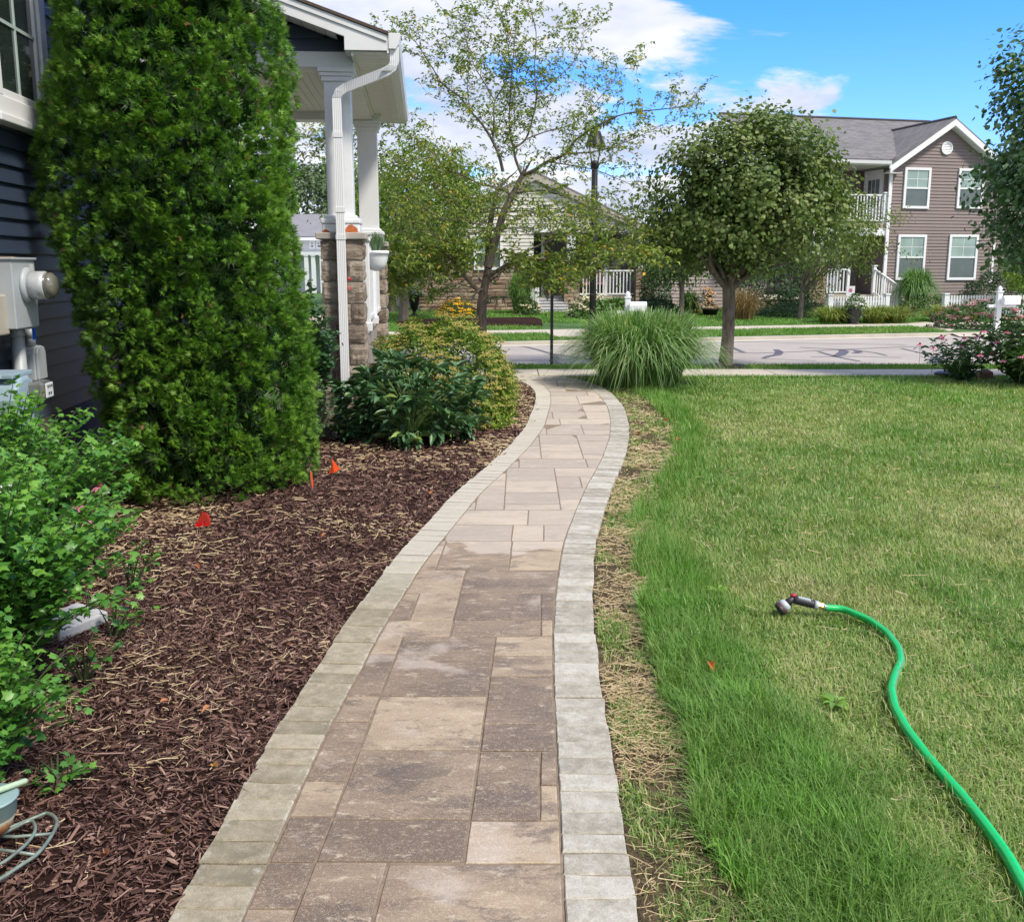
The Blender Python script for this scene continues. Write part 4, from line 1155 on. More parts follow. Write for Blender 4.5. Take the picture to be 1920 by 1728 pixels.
# ---------------- rose-of-sharon shrub, lower left
def stem_shrub(name, label, base, stems, leaf_t_, size, lmat, smat, seed, spread_r, hgt, lean=(0, 0), per=26, phyl=.035, cat='shrub', stem_r=.004, start=.15, tiplight=.5, up=.9):
    g = random.Random(seed); gn = np.random.default_rng(seed)
    e = empty(name, base); tag(e, label, cat)
    mb = MB(); T = []; N_ = []; D_ = []; tn = []; S = []
    for i in range(stems):
        a = g.uniform(0, 6.283); r0 = g.uniform(0, .22) * spread_r; r1 = spread_r * math.sqrt(g.random()) * 1.0
        h = hgt * g.uniform(.55, 1.0) * (1 - .35 * (r1 / spread_r) ** 2)
        p0 = Vector((math.cos(a) * r0, math.sin(a) * r0, 0)); p3 = Vector((math.cos(a) * r1 + lean[0] * h, math.sin(a) * r1 + lean[1] * h, h))
        p1 = p0 + Vector(((p3.x - p0.x) * .25, (p3.y - p0.y) * .25, h * .4)); p2 = p0 + Vector(((p3.x - p0.x) * .65, (p3.y - p0.y) * .65, h * .78))
        pts = smooth_pts([p0, p1, p2, p3], 4); mb.tube(pts, [stem_r * (1.3 - t / len(pts)) for t in range(len(pts))], 4, False)
        L = (p3 - p0).length; k = int(L / phyl * (1 - start))
        for j in range(k):
            t = start + (1 - start) * (j + g.random() * .6) / k; f = t * (len(pts) - 1); q0 = pts[int(f)]; q1 = pts[min(int(f) + 1, len(pts) - 1)]
            p = q0 + (q1 - q0) * (f - int(f)); ph = j * 2.4 + i; out_ = Vector((math.cos(ph), math.sin(ph), 0))
            T.append(p + out_ * .012); D_.append(out_ * .9 + Vector((0, 0, g.uniform(-.15, .5) + (.5 if t > .93 else 0)))); N_.append(Vector((0, 0, up)) + out_ * g.uniform(-.7, .2) + Vector((g.uniform(-.7, .7), g.uniform(-.7, .7), 0)))
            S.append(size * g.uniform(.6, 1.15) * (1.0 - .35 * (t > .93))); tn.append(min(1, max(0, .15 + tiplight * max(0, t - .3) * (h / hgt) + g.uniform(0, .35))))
    T, N_, D_ = (np.array([list(x) for x in q_]) for q_ in (T, N_, D_))
    mb.build('stems', smat, e)
    scatter('foliage', leaf_t_, gn.integers(0, len(leaf_t_), len(T)), frames(N_, D_, np.array(S)), T, np.array(tn), lmat, e)
    return e
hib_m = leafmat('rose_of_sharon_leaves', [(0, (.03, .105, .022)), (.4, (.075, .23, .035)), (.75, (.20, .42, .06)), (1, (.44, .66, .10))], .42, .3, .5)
stemm = plain('green_brown_stem', (.055, .075, .03), .6, .3, 20)
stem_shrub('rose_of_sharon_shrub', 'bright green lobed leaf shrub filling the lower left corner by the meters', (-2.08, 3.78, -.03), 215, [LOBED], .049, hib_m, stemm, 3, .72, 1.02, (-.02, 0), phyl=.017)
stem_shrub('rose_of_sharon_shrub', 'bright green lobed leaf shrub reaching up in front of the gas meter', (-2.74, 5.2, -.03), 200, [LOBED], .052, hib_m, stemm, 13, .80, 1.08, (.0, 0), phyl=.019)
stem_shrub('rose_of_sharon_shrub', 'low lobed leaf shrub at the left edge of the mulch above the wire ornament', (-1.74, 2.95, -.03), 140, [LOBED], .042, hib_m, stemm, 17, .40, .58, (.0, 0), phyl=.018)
for i, (px, py, h, lab) in enumerate([(255, 1100, .30, 'small leafy shoot standing at the right edge of the lobed leaf shrub'), (225, 1185, .20, 'small leafy shoot growing beside the pale stepping block'), (170, 1265, .22, 'small leafy shoot drooping over the mulch below the stepping block'), (120, 1450, .07, 'lowest leafy shoot creeping on the mulch above the wire ornament')]):
    b_ = G(px, py, 0) + Vector((-.02, 0, -.02)); 
    stem_shrub('leafy_shoot', lab, b_, 10 if i < 3 else 16, [LOBED], .042, hib_m, stemm, 40 + i, .16, h, (.3, 0), phyl=.03, cat='shoot', start=.35)

# pink coneflowers among it
pinkm = plain('pink_petals', (.62, .16, .28), .5, .2, 30); conem = plain('coneflower_centre', (.10, .03, .015), .7, .3, 60)
def coneflower(p, s=.03, label='', lean=0.0, base=None, petals=11, group=None, hgt=.5):
    if base is None:
        e = empty('coneflower', p); e.rotation_mode = 'XYZ'
        mb = MB(); mb.tube([(0, 0, -hgt), (.01, 0, -hgt*.5), (0, 0, 0)], .0028, 5); mb.build('stem', stemm, e)
        mb = MB(); mb.lathe([(.001, -.1*s), (.45*s, .0), (.42*s, .28*s), (.2*s, .48*s), (.01, .52*s)], (0, 0, 0), 10); mb.build('cone', conem, e, True)
        mb = MB()
        for k in range(petals):
            t = k * 6.283 / petals; M_ = Matrix.Rotation(t, 3, 'Z')
            vs = [M_ @ Vector(q_) for q_ in [(.3*s, -.1*s, .02*s), (.3*s, .1*s, .02*s), (.9*s, .19*s, -.18*s), (.9*s, -.19*s, -.18*s), (1.35*s, .1*s, -.55*s), (1.35*s, -.1*s, -.55*s)]]
            mb.add(vs, [(0, 1, 2, 3), (3, 2, 4, 5)])
        mb.build('petals', pinkm, e)
    else: e = copy_tree(base, p)
    e['label'] = label; e['category'] = 'flower'
    if group: e['group'] = group
    return e
cf = coneflower(P(188, 912, 4.75), .035, 'uppermost pink coneflower above the lobed leaf shrub, by the evergreen')
coneflower(P(147, 948, 4.6), .035, 'pink coneflower in the middle of the lobed leaf shrub', base=cf)
coneflower(P(152, 973, 4.4), .03, 'lower pink coneflower tucked in the lobed leaf shrub', base=cf)

# pale stepping block and small lamp
bp = G(128, 1152, .04)
mb = MB(); mb.prism([(-.11, -.14), (.09, -.15), (.12, .12), (-.09, .15)], 0, .055, 'z')
o = mb.build('stepping_block', plain('pale_block', (.42, .42, .43), .8, .15, 12, .5, 90), bevel=.01); o.location = (bp.x, bp.y, -.02); o.rotation_euler = (.04, .05, -.35); tag(o, 'pale grey flat block lying on the mulch under the leafy shrub', 'block')
lam = empty('utility_cover', P(15, 945, 4.6)); tag(lam, 'white boxy cover with a dark ribbed front half hidden in the shrub', 'cover')
mb = MB(); mb.box((-.12, -.10, -.06), (.045, .10, .08)); mb.build('lid', WHITE, lam, bevel=.03)
mb = MB()
for k in range(7): mb.box((-.10 + k*.02, -.09, -.30), (-.09 + k*.02, -.085, -.07))
mb.box((-.11, -.085, -1.0), (.035, .09, -.061)); mb.build('ribbed_body', plain('dark_grey_plastic', (.05, .055, .065), .5, .1, 9), lam)

# ---------------- peony
peo_m = leafmat('peony_leaves', [(0, (.028, .085, .032)), (.5, (.065, .16, .06)), (.85, (.12, .23, .09)), (1, (.26, .36, .09))], .42, .12, .6)
pe = empty('peony_plant', (-.98, 9.55, -.03)); tag(pe, 'dark green peony with long pointed leaves in front of the rounded shrub', 'plant')
g = random.Random(8); T, N_, D_, S, tn = [], [], [], [], []; mb = MB()
for i in range(120):
    a = g.uniform(0, 6.283); r1 = .64 * math.sqrt(g.random()); h = .86 * g.uniform(.16, 1.0) * (1 - .35 * (r1 / .62) ** 2)
    p3 = Vector((math.cos(a) * r1, math.sin(a) * r1 * .8, h)); p1 = Vector((p3.x * .3, p3.y * .3, h * .55))
    mb.tube(smooth_pts([Vector((p3.x*.15, p3.y*.15, 0)), p1, p3], 3), .005, 4, False)
    outd = Vector((math.cos(a), math.sin(a), 0)) if r1 > .2 else Vector((g.uniform(-1, 1), g.uniform(-1, 1), 0)).normalized()
    for tri in range(3):
        b_ = a + (tri - 1) * .9 + g.uniform(-.2, .2); od = Vector((math.cos(b_), math.sin(b_), 0)); q0 = p3 + od * .05 + Vector((0, 0, g.uniform(-.06, .03)))
        mb.tube([p3, q0], .0025, 3, False)
        for lf in range(3):
            c2 = b_ + (lf - 1) * .75 + g.uniform(-.15, .15); dd = Vector((math.cos(c2), math.sin(c2), g.uniform(-.75, .35) - .5 * (h < .4)))
            T.append(q0); D_.append(dd); N_.append(Vector((-dd.x * .4, -dd.y * .4, 1)) + Vector((g.uniform(-.5, .5), g.uniform(-.5, .5), 0))); S.append(g.uniform(.10, .165)); tn.append(g.uniform(.05, .8) if g.random() > .03 else 1.0)
ar = lambda q_: np.array([list(x) for x in q_])
for i in range(90):
    a = g.uniform(0, 6.283); rr_ = g.uniform(.30, .62); hz = g.uniform(.05, .42); q0 = Vector((math.cos(a) * rr_, math.sin(a) * rr_ * .85, hz)); mb.tube([Vector((q0.x*.2, q0.y*.2, hz*.4)), q0 * .6 + Vector((0, 0, hz*.5)), q0], .004, 4, False)
    for lf in range(7):
        c2 = a + g.uniform(-1.3, 1.3); dd = Vector((math.cos(c2), math.sin(c2), g.uniform(-.9, .3)))
        T.append(q0 + Vector((g.uniform(-.05, .05), g.uniform(-.05, .05), g.uniform(-.04, .04)))); D_.append(dd); N_.append(Vector((dd.x * .5, dd.y * .5, 1)) + Vector((g.uniform(-.4, .4), g.uniform(-.4, .4), 0))); S.append(g.uniform(.09, .15)); tn.append(g.uniform(.05, .8))
mb.build('stems', plain('peony_stem', (.12, .20, .05), .5, .2, 20), pe)
scatter('foliage', [leaf_t(.40, .45, .55, 3), leaf_t(.34, .6, .2, 3)], rng.integers(0, 2, len(T)), frames(ar(N_), ar(D_), np.array(S)), ar(T), np.array(tn), peo_m, pe, True)

# ---------------- spirea dome
spi_m = leafmat('spirea_leaves', [(0, (.05, .12, .018)), (.4, (.13, .23, .025)), (.75, (.28, .36, .04)), (1, (.42, .46, .07))], .55, .25, .3)
spf_m = Mt('faded_flower_heads', .9, 0, .1); spf_m.col(spf_m.ramp(spf_m.attr('tint'), [(0, (.20, .22, .05)), (.6, (.28, .25, .07)), (1, (.38, .28, .12))]))
def dome(name, label, base, radii, n, size, tm, lmat, cat='shrub', heads=None, headm=None, seed=1, group=None, stems=True, upw=.5, hsize=.03, solid=.55, dark=None, sq=0):
    e = empty(name, base); tag(e, label, cat, group); g = np.random.default_rng(seed)
    d = nrm(g.normal(size=(n, 3)) * np.array([1, 1, .9])); d[:, 2] = np.abs(d[:, 2]) * 1.15 - .12; d = nrm(d)
    lob = 1 + .07 * np.sin(d[:, 0] * 9 + seed) * np.sin(d[:, 1] * 8 + 2) + .05 * np.sin(d[:, 2] * 13 + d[:, 0] * 11)
    r = g.uniform(0, 1, n) ** .28 * (1 - 0) ; r = solid + (1 - solid) * r
    if sq: r = r / (np.abs(d) ** sq).sum(1) ** (1 / sq)
    T = d * (r * lob)[:, None] * np.array(radii); T[:, 2] = np.maximum(T[:, 2], .02)
    nv = nrm(d * .7 + np.array([0, 0, upw]) + g.normal(size=d.shape) * .55); dv = nrm(d * .5 + np.array([0, 0, .3]) + g.normal(size=d.shape) * .7)
    cl = fnoise(d[:, 0] * 6 + seed, d[:, 2] * 6 + d[:, 1] * 6, seed)
    tint = np.clip(.1 + .55 * g.random(n) + .55 * (cl - .4), 0, 1)
    scatter('foliage', tm, g.integers(0, len(tm), n), frames(nv, dv, size * g.uniform(.6, 1.3, n)), T, tint, lmat, e)
    if heads:
        dh = nrm(g.normal(size=(heads, 3)) + np.array([0, -.3, .55])); dh[:, 2] = np.abs(dh[:, 2])
        lb = 1 + .07 * np.sin(dh[:, 0] * 9 + seed) * np.sin(dh[:, 1] * 8 + 2) + .05 * np.sin(dh[:, 2] * 13 + dh[:, 0] * 11)
        if sq: lb = lb / (np.abs(dh) ** sq).sum(1) ** (1 / sq)
        Th = dh * (lb * g.uniform(.96, 1.05, heads))[:, None] * np.array(radii); k = 16
        idx = np.repeat(np.arange(heads), k); o_ = g.normal(size=(heads * k, 3)) * np.array([1, 1, .25]) * hsize
        bl = ([(-.5, -.5, 0), (.5, -.5, 0), (.5, .5, .1), (-.5, .5, 0), (0, 0, .5)], [(0, 1, 4), (1, 2, 4), (2, 3, 4), (3, 0, 4)])
        th = np.clip(g.random(heads)[idx] * .7 + g.random(len(idx)) * .3, 0, 1)
        scatter('flower_heads', [bl], np.zeros(len(idx), int), frames(dh[idx] + g.normal(size=(len(idx), 3)) * .2, g.normal(size=(len(idx), 3)), g.uniform(.010, .020, len(idx)) * hsize / .03), Th[idx] + o_, th, headm, e)['kind'] = 'stuff'
    if stems:
        mb = MB(); rr = random.Random(seed)
        for i in range(26):
            a = rr.uniform(0, 6.28); q_ = rr.uniform(.3, .85); mb.tube([(0.05*math.cos(a), .05*math.sin(a), -.02), (radii[0]*q_*.5*math.cos(a), radii[1]*q_*.5*math.sin(a), radii[2]*.4), (radii[0]*q_*math.cos(a), radii[1]*q_*math.sin(a), radii[2]*.75*rr.uniform(.5, 1))], [.008, .006, .002], 4, False)
        mb.build('stems', BARK, e)
    return e
dome('spirea_shrub', 'rounded yellow green shrub covered in faded brown flower heads left of the path bend', (-.76, 10.85, -.03), (.78, .78, 1.02), 19000, .043, [LEAF], spi_m, heads=640, headm=spf_m.m, seed=2, solid=.66, sq=2.9, hsize=.026)
# loose sprigs sticking out to the right
stem_shrub('spirea_sprig', 'loose spirea sprig leaning out toward the path bend', (-.2, 10.6, .35), 9, [LEAF], .035, spi_m, stemm, 55, .3, .35, (.4, 0), phyl=.02, cat='sprig')

# climber and low shrub left of the pedestal
dk_m = leafmat('dark_climber_leaves', [(0, (.02, .065, .025)), (.5, (.045, .12, .045)), (1, (.12, .22, .08))], .38, .15, .5)
ro = stem_shrub('climbing_rose', 'dark leafy climber growing up beside the stone pedestal and downspout', (-1.98, 9.62, -.03), 150, [LEAF_R], .058, dk_m, stemm, 61, .34, 1.62, (0, 0), phyl=.028, start=.12)
redf = plain('red_rose_petals', (.70, .03, .04), .5, .1, 20)
rosebase = None
for i, (px, py, lab) in enumerate([(655, 523, 'upper red blossom against the stone pedestal'), (656, 540, 'second red blossom just below the upper one on the pedestal'), (643, 645, 'coral red blossom low beside the downspout foot'), (632, 652, 'small pink blossom left of the coral one at the downspout foot')]):
    if rosebase is None:
        mb = MB()
        for k in range(9):
            t = k * .7; M_ = Matrix.Rotation(t, 3, 'Z') @ Matrix.Rotation(.5 + .08 * k, 3, 'Y')
            mb.add([M_ @ Vector(q_) * .62 for q_ in [(0, 0, 0), (.012, -.012, .012), (.03, 0, .014), (.012, .012, .012)]], [(0, 1, 2, 3)])
        o = mb.build('rose_bloom', redf); rosebase = o
    else: o = rosebase.copy(); COL.objects.link(o)
    o.location = P(px, py, 10.0 if i < 2 else 9.7); o.rotation_euler = (1.1, .3 * i, i); tag(o, lab, 'flower')
stem_shrub('low_shrub', 'small grey green shrub with bare lower stems between evergreen and peony', (-1.74, 8.5, -.03), 70, [LEAF], .055, leafmat('grey_green_leaves', [(0, (.03, .075, .035)), (1, (.14, .24, .10))], .45, .2), BARK, 71, .26, .80, (0, 0), phyl=.022, start=.35)

# ---------------- ornamental grasses
def fountain(name, label, base, n, h, spread_r, wd, mat, seed, droop=1.0, cat='grass', group=None, tl=0, th=1, segs=7, foot=.28):
    e = empty(name, base); tag(e, label, cat, group); g = np.random.default_rng(seed)
    a = g.uniform(0, 2*math.pi, n); r0 = foot * spread_r * np.sqrt(g.random(n))
    fr = g.random(n) ** .75; out_ = fr * spread_r * (1 - foot * .6) * g.uniform(.8, 1.1, n)
    hh = h * (1 - .50 * fr ** 2) * g.uniform(.72, 1.06, n); tau = np.clip(1.12 - .52 * fr * droop * g.uniform(.7, 1.15, n), .50, 1.3)
    t = np.linspace(0, 1, segs); a2 = a + g.normal(0, .45, n); rings = []
    side_ = g.normal(0, .12, n)
    for tt in t:
        rad = out_ * tt ** 1.25; z = hh * (1 - (1 - tt / tau) ** 2)
        c = np.stack([r0 * np.cos(a) + rad * np.cos(a2 + side_ * tt), r0 * np.sin(a) + rad * np.sin(a2 + side_ * tt), np.maximum(z, .01)], 1)
        w_ = wd * (1 - tt ** 3) * .5 + .0006
        fac = a2 + math.pi/2 + .5 * np.sin(a * 7)
        wv = np.stack([np.cos(fac), np.sin(fac), np.zeros(n)], 1) * w_
        rings.append(c - wv); rings.append(c + wv)
    V = np.stack(rings, 1).reshape(-1, 3); k = 2 * segs
    lf = []
    for i in range(segs - 1): lf += [2*i, 2*i+1, 2*i+3, 2*i+2]
    loops = (np.array(lf)[None, :] + np.arange(n)[:, None] * k).ravel(); cnt = np.full(n * (segs - 1), 4)
    np_mesh('blades', V, loops, cnt, mat, np.repeat(g.uniform(tl, th, n), k), False, e)
    return e
og_m = leafmat('silver_grass_blades', [(0, (.08, .19, .05)), (.5, (.17, .33, .08)), (.85, (.33, .47, .18)), (1, (.55, .60, .36))], .45, .25)
straw_g = leafmat('tan_grass_base', [(0, (.20, .12, .05)), (1, (.38, .26, .13))], .6, .15)
sg = fountain('silver_grass', 'large fountain of arching silver green ornamental grass at the path bend', (1.78, 14.1, -.03), 4800, 1.06, 1.30, .014, og_m, 3, 1.1, foot=.42)
g = np.random.default_rng(9); n = 900; a_ = g.uniform(0, 6.283, n); r_b = .46 * np.sqrt(g.random(n))
o = blades('base_stalks', r_b*np.cos(a_), r_b*np.sin(a_), np.zeros(n), g.uniform(.15, .38, n), np.full(n, .011), g.uniform(.0, .5, n), g.random(n), straw_g, sg, True)
fountain('ornamental_grass', 'feathery green grass tuft before the stone faced wall across the street', (.24 + .0, 31.0, .18), 1300, 1.35, .62, .016, og_m, 5, .8, tl=.2, th=.8)
fountain('ornamental_grass', 'soft green grass mound at the foot of the brown house corner', (13.1, 33.3, .28), 1500, 1.3, .95, .018, og_m, 6, 1.3, tl=.0, th=.7)
fountain('ornamental_grass', 'tan dry grass tuft behind the linden trunk', P(1393, 603, 29.0) * 1.0 + Vector((0, 0, .0)), 380, 1.0, .95, .014, straw_g, 7, .9)

# ---------------- linden (round crowned street tree)
lin_m = leafmat('linden_leaves', [(0, (.055, .10, .025)), (.45, (.12, .19, .045)), (.8, (.23, .29, .09)), (1, (.36, .38, .18))], .5, .25, .35)
lb = G(1361, 677, 0); lb = Vector((P(1361, 677, 16.55).x, 16.55, -.02))
def lobe(px, py, rx, ry, dy=0.0, dr=1.0):
    p = P(px, py, 16.55 + dy) - lb; k = 16.55 / F_PX; return ((p.x, dy, p.z), (rx * k, rx * k * dr, ry * k))
LL = [lobe(1410, 315, 125, 100), lobe(1285, 385, 70, 85, -.3), lobe(1395, 430, 165, 88, 0, .9), lobe(1530, 385, 72, 95, .2), lobe(1252, 440, 42, 62, .2), lobe(1445, 240, 62, 42), lobe(1330, 295, 62, 50, -.3), lobe(1500, 300, 62, 62, .3), lobe(1430, 370, 110, 110, -.5, .8)]
tree('linden_tree', 'round crowned dark green street tree with stout trunk on the near verge', 'tree', lb, 1.28, .105, (.27, 0, 2.62), (1.55, 1.5, 1.28), 440, 66, .145, .062, [LEAF_6], lin_m, BARK, None, 30, 3, floor=1.30, crownkw=dict(lobes=LL, lumps=.20, shell=.35, droop=.5))
mb = MB(); mb.lathe([(.01, .03), (.3, .03), (.42, .0), (.45, -.03)], (lb.x, lb.y, 0), 20); o = mb.build('mulch_ring', mulch_m.m); tag(o, 'low ring of mulch round the linden trunk', None, None, 'structure')

# ---------------- right edge tree (near)
rt_m = leafmat('pear_leaves', [(0, (.045, .12, .04)), (.5, (.09, .19, .065)), (1, (.20, .31, .14))], .42, .18, .45)
tree('pear_tree', 'dark glossy leaved tree coming in from the right edge of the picture', 'tree', (7.75, 14.4, -.03), 1.5, .12, (.05, 0, 3.05), (1.22, 1.35, 1.95), 420, 56, .15, .066, [LEAF_6], rt_m, BARK, None, 20, 11, floor=1.5, crownkw=dict(lumps=.16, shell=.4, droop=.5))

# ---------------- open crabapple, branches read off the picture
crab_lo = leafmat('crabapple_leaves', [(0, (.09, .16, .03)), (.45, (.20, .29, .06)), (.8, (.38, .43, .12)), (.92, (.48, .42, .08)), (1, (.85, .45, .08))], .45, .42, .4)
Y0 = 16.45
cb = Vector((P(902, 640, Y0).x, Y0, -.02)); crab = empty('crabapple_tree', cb); tag(crab, 'open thin leaved tree with forked dark trunk behind the rounded shrub', 'tree')
def PB(px, py, dy=0.0): return P(px, py, Y0 + dy) - cb
BR_ = [  # points, base radius, tip radius, depth drift
 ([(903,700),(902,600),(906,551),(914,518)], .135, .10, 0),
 ([(914,518),(916,480),(917,432),(927,383),(933,356),(948,340)], .085, .04, .25),
 ([(914,500),(932,440),(944,399),(960,367),(979,329)], .095, .062, -.1),
 ([(906,555),(876,523),(862,503),(840,480),(813,462),(770,474),(730,478)], .065, .02, -.7),
 ([(862,503),(848,470),(815,440),(780,410),(740,400)], .035, .01, .5),
 ([(914,520),(950,497),(976,486),(1020,486),(1066,491),(1110,500)], .06, .018, -.5),
 ([(950,497),(990,470),(1040,448),(1090,430),(1150,436),(1200,440)], .035, .008, .6),
 ([(979,329),(1000,320),(1027,303),(1062,288),(1080,262),(1120,236),(1170,214),(1240,205),(1285,200)], .055, .008, -.5),
 ([(1062,288),(1110,285),(1150,275),(1200,255),(1250,230)], .025, .006, .3),
 ([(1027,303),(1070,310),(1120,320),(1180,345),(1230,365)], .022, .005, .7),
 ([(979,329),(967,300),(963,278),(957,255),(955,220),(958,160),(962,110),(966,60)], .042, .01, .1),
 ([(963,278),(985,262),(998,225),(1006,180),(1002,130),(1005,60),(990,5)], .032, .008, .4),
 ([(985,262),(1020,248),(1075,232),(1110,200),(1160,140),(1180,110)], .022, .005, .9),
 ([(1006,180),(1040,150),(1080,110),(1095,60),(1085,45)], .016, .004, .5),
 ([(943,322),(935,290),(922,262),(905,235),(881,207),(860,180),(832,160),(806,120),(780,80),(760,60)], .045, .006, -.4),
 ([(924,262),(926,225),(928,190),(945,160),(955,130),(950,70),(935,10)], .025, .006, .3),
 ([(928,190),(905,150),(890,125),(875,80),(865,40)], .016, .005, -.3),
 ([(881,207),(876,160),(880,110),(870,60)], .016, .005, .5),
 ([(960,367),(935,352),(900,345),(870,330),(835,315),(815,290),(780,262),(735,236)], .032, .006, -.8),
 ([(815,290),(770,300),(725,305),(690,270)], .014, .004, -.6),
 ([(968,361),(1000,358),(1025,359),(1079,375),(1117,392),(1160,407),(1215,440)], .032, .006, -.3),
 ([(917,396),(890,399),(873,396),(845,375),(815,350),(770,330)], .03, .006, -.5),
 ([(927,400),(900,420),(870,412),(830,410),(780,380),(740,360)], .03, .006, -.9),
 ([(944,399),(990,395),(1030,410),(1070,425),(1117,437),(1175,436)], .024, .006, .4),
 ([(600,300),(598,275),(604,262)], .006, .002, -.4),
 ([(735,236),(700,240),(640,262),(604,280)], .010, .003, -.7),
 ([(876,523),(850,540),(835,570)], .012, .004, .2),
 ([(1020,486),(1060,470),(1120,466),(1180,470)], .02, .005, -.8),
 ([(813,462),(790,500),(760,520),(735,540)], .018, .004, -.4),
 ([(950,497),(985,515),(1020,520),(1060,515)], .014, .004, -.9), ([(1040,448),(1080,460),(1130,462),(1185,455),(1215,470)], .014, .004, -.6), ([(927,432),(960,430),(1000,440),(1040,435)], .014, .004, -1.1), ([(917,432),(880,440),(850,455),(810,440),(770,430),(735,440)], .016, .004, -1.0), ([(930,400),(960,405),(1000,400),(1040,395),(1090,405)], .014, .004, -.8),
]
g = random.Random(21); mb = MB(); T, N_, D_, S, tn = [], [], [], [], []
def leaf_here(p, d, low, k=1):
    for _ in range(k):
        u_ = Vector((g.uniform(-1, 1), g.uniform(-1, 1), g.uniform(-.6, .8))).normalized()
        T.append(p + u_ * .012); D_.append((d * .3 + u_ + Vector((0, 0, -.35)))); N_.append(Vector((g.uniform(-.8, .8), g.uniform(-.8, .8), 1)))
        S.append(g.uniform(.06, .10) if low else g.uniform(.048, .078)); r = g.random(); tn.append(g.uniform(.93, 1) if r < .022 else (g.uniform(.75, .92) if r < .10 + .08 * (not low) else g.uniform(0, .7)))
def twig(p, d, L, r, low, lvl):
    n = max(3, int(L / .09)); pts = [p]; d = d.normalized()
    for i in range(n):
        d = (d + Vector((g.uniform(-.22, .22), g.uniform(-.22, .22), g.uniform(-.14, .24) - (.10 if low else 0)))).normalized(); pts.append(pts[-1] + d * L / n)
    mb.tube(pts, [max(.0018, r * (1 - i / (n + .5))) for i in range(n + 1)], 3, False)
    for i in range(1, n + 1):
        if lvl > 0 and g.random() < (.62 if low else .52):
            s_ = Vector((g.uniform(-1, 1), g.uniform(-1, 1), g.uniform(-.5, .9))).normalized(); twig(pts[i], d * .6 + s_, L * g.uniform(.3, .5), r * .5, low, lvl - 1)
        c = (3.4 if low else 1.7) if i > n * .25 else (1.6 if low else .7)
        cc = int(c) + (g.random() < c % 1)
        leaf_here(pts[i], d, low, cc + (2 if i == n and not low else 0))
for pts, ra, rb, dd in BR_:
    q_ = [PB(x, y, dd * (i / (len(pts) - 1)) ** 1.1 * 1.4) for i, (x, y) in enumerate(pts)]
    ra *= (.8 if ra > .08 else .62); rb *= .6; q_ = smooth_pts(q_, 4); k = len(q_)
    mb.tube(q_, [ra + (rb - ra) * (i / (k - 1)) ** .8 for i in range(k)], 9, False)
    for i in range(2, k):
        fr = i / (k - 1); px_y = q_[i].z
        low = px_y < 1.95
        prob = (.95 if ra < .05 else .45) * (1.0 if fr > .25 else .35)
        for rep in range(3 if low else 2):
            if g.random() < prob:
                d = (q_[i] - q_[i-1]).normalized(); s_ = Vector((g.uniform(-1, 1), g.uniform(-1, 1), g.uniform(-.55, .9 if not low else .25))).normalized()
                twig(q_[i], d * .55 + s_, g.uniform(.28, .62) * (1.15 if low else 1), max(.004, rb * .5), low, 1)
    d = (q_[-1] - q_[-2]).normalized(); twig(q_[-1], d, .3, rb * .9, q_[-1].z < 1.95, 1)
keepers = []
for i, p in enumerate(T):      # the foot of the crown is bare round the trunk
    w_ = p + cb; sx = w_.x / w_.y * F_PX + 960
    zlim = np.interp(sx, [700, 800, 850, 900, 950, 985, 1060, 1110, 1160, 1260], [.75, .95, 1.35, 1.80, 1.75, 1.25, 1.25, 1.5, 1.65, 1.6])
    if 1060 < sx < 1190 and w_.z < 1.9 and g.random() < .45: continue
    if w_.z > zlim + g.uniform(-.12, .12) or g.random() < .04: keepers.append(i)
T, N_, D_, S, tn = ([q_[i] for i in keepers] for q_ in (T, N_, D_, S, tn))
mb.build('trunk', BARK, crab, True)
scatter('crown', [LEAF, leaf_t(.42, .6, .8, 1)], rng.integers(0, 2, len(T)), frames(ar(N_), ar(D_), np.array(S)), ar(T), np.array(tn), crab_lo, crab)
# ================================================================== OUR HOUSE (left)
NAVY = plain('slate_blue_vinyl', (.036, .052, .088), .42, .10, 1.2, .12, 40, rnd=.07)
H = empty('blue_house', (-2.74, 0, 0), math.atan(.0842)); tag(H, 'dark slate blue sided house with a white trimmed corner porch on the left', 'house')
Hi = H.matrix_basis.inverted()
def board_mesh(L, e, mat, t0=.003, t1=.026):
    """one lap siding board along +x, outward is -y, origin at lower left"""
    mb = MB(); mb.prism([(0, 0), (-t1, 0), (-t1, .006), (-t0, e + .012), (0, e + .012)], 0, L, 'x'); return mb.mesh('siding_board', mat)
def siding(parent, x0, x1, z0, z1, e, mat, M, span=None, stuff_after=None):
    """M maps wall frame (x along, -y outward, z up) to the parent's frame; span(z)->(x0,x1)"""
    z = z0; cache = {}
    while z < z1 - .01:
        a, b = (x0, x1) if span is None else span(z + e * .5)
        if b - a > .05:
            ee = min(e, z1 - z); key = (round(b - a, 3), round(ee, 3))
            if key not in cache: cache[key] = board_mesh(b - a, ee, mat)
            o = link('siding_board', cache[key], parent); o.matrix_basis = M @ Matrix.Translation((a, 0, z))
        z += e
MW = Matrix.Rotation(math.pi / 2, 4, 'Z')      # wall along local +y, outward +x : (x,y)->( -y, x )
siding(H, -2.0, 14.6, .55, 5.6, .1135, NAVY, MW)
mb = MB(); mb.box((-7, -2, -.1), (-.004, 14.6, 5.6)); mb.build('wall_core', plain('house_wrap', (.05, .055, .065), .8), H)
mb = MB(); mb.box((-6.9, -1.98, -.1), (.03, 14.55, .548)); mb.build('foundation', plain('dark_foundation', (.10, .085, .075), .9, .3, 9, .5, 60), H)
SHING = Mt('asphalt_shingles', .9, 0, .2)
bt = SHING.n('ShaderNodeTexBrick'); bt.inputs['Scale'].default_value = 1; bt.inputs['Brick Width'].default_value = .30; bt.inputs['Row Height'].default_value = .14; bt.inputs['Mortar Size'].default_value = .006
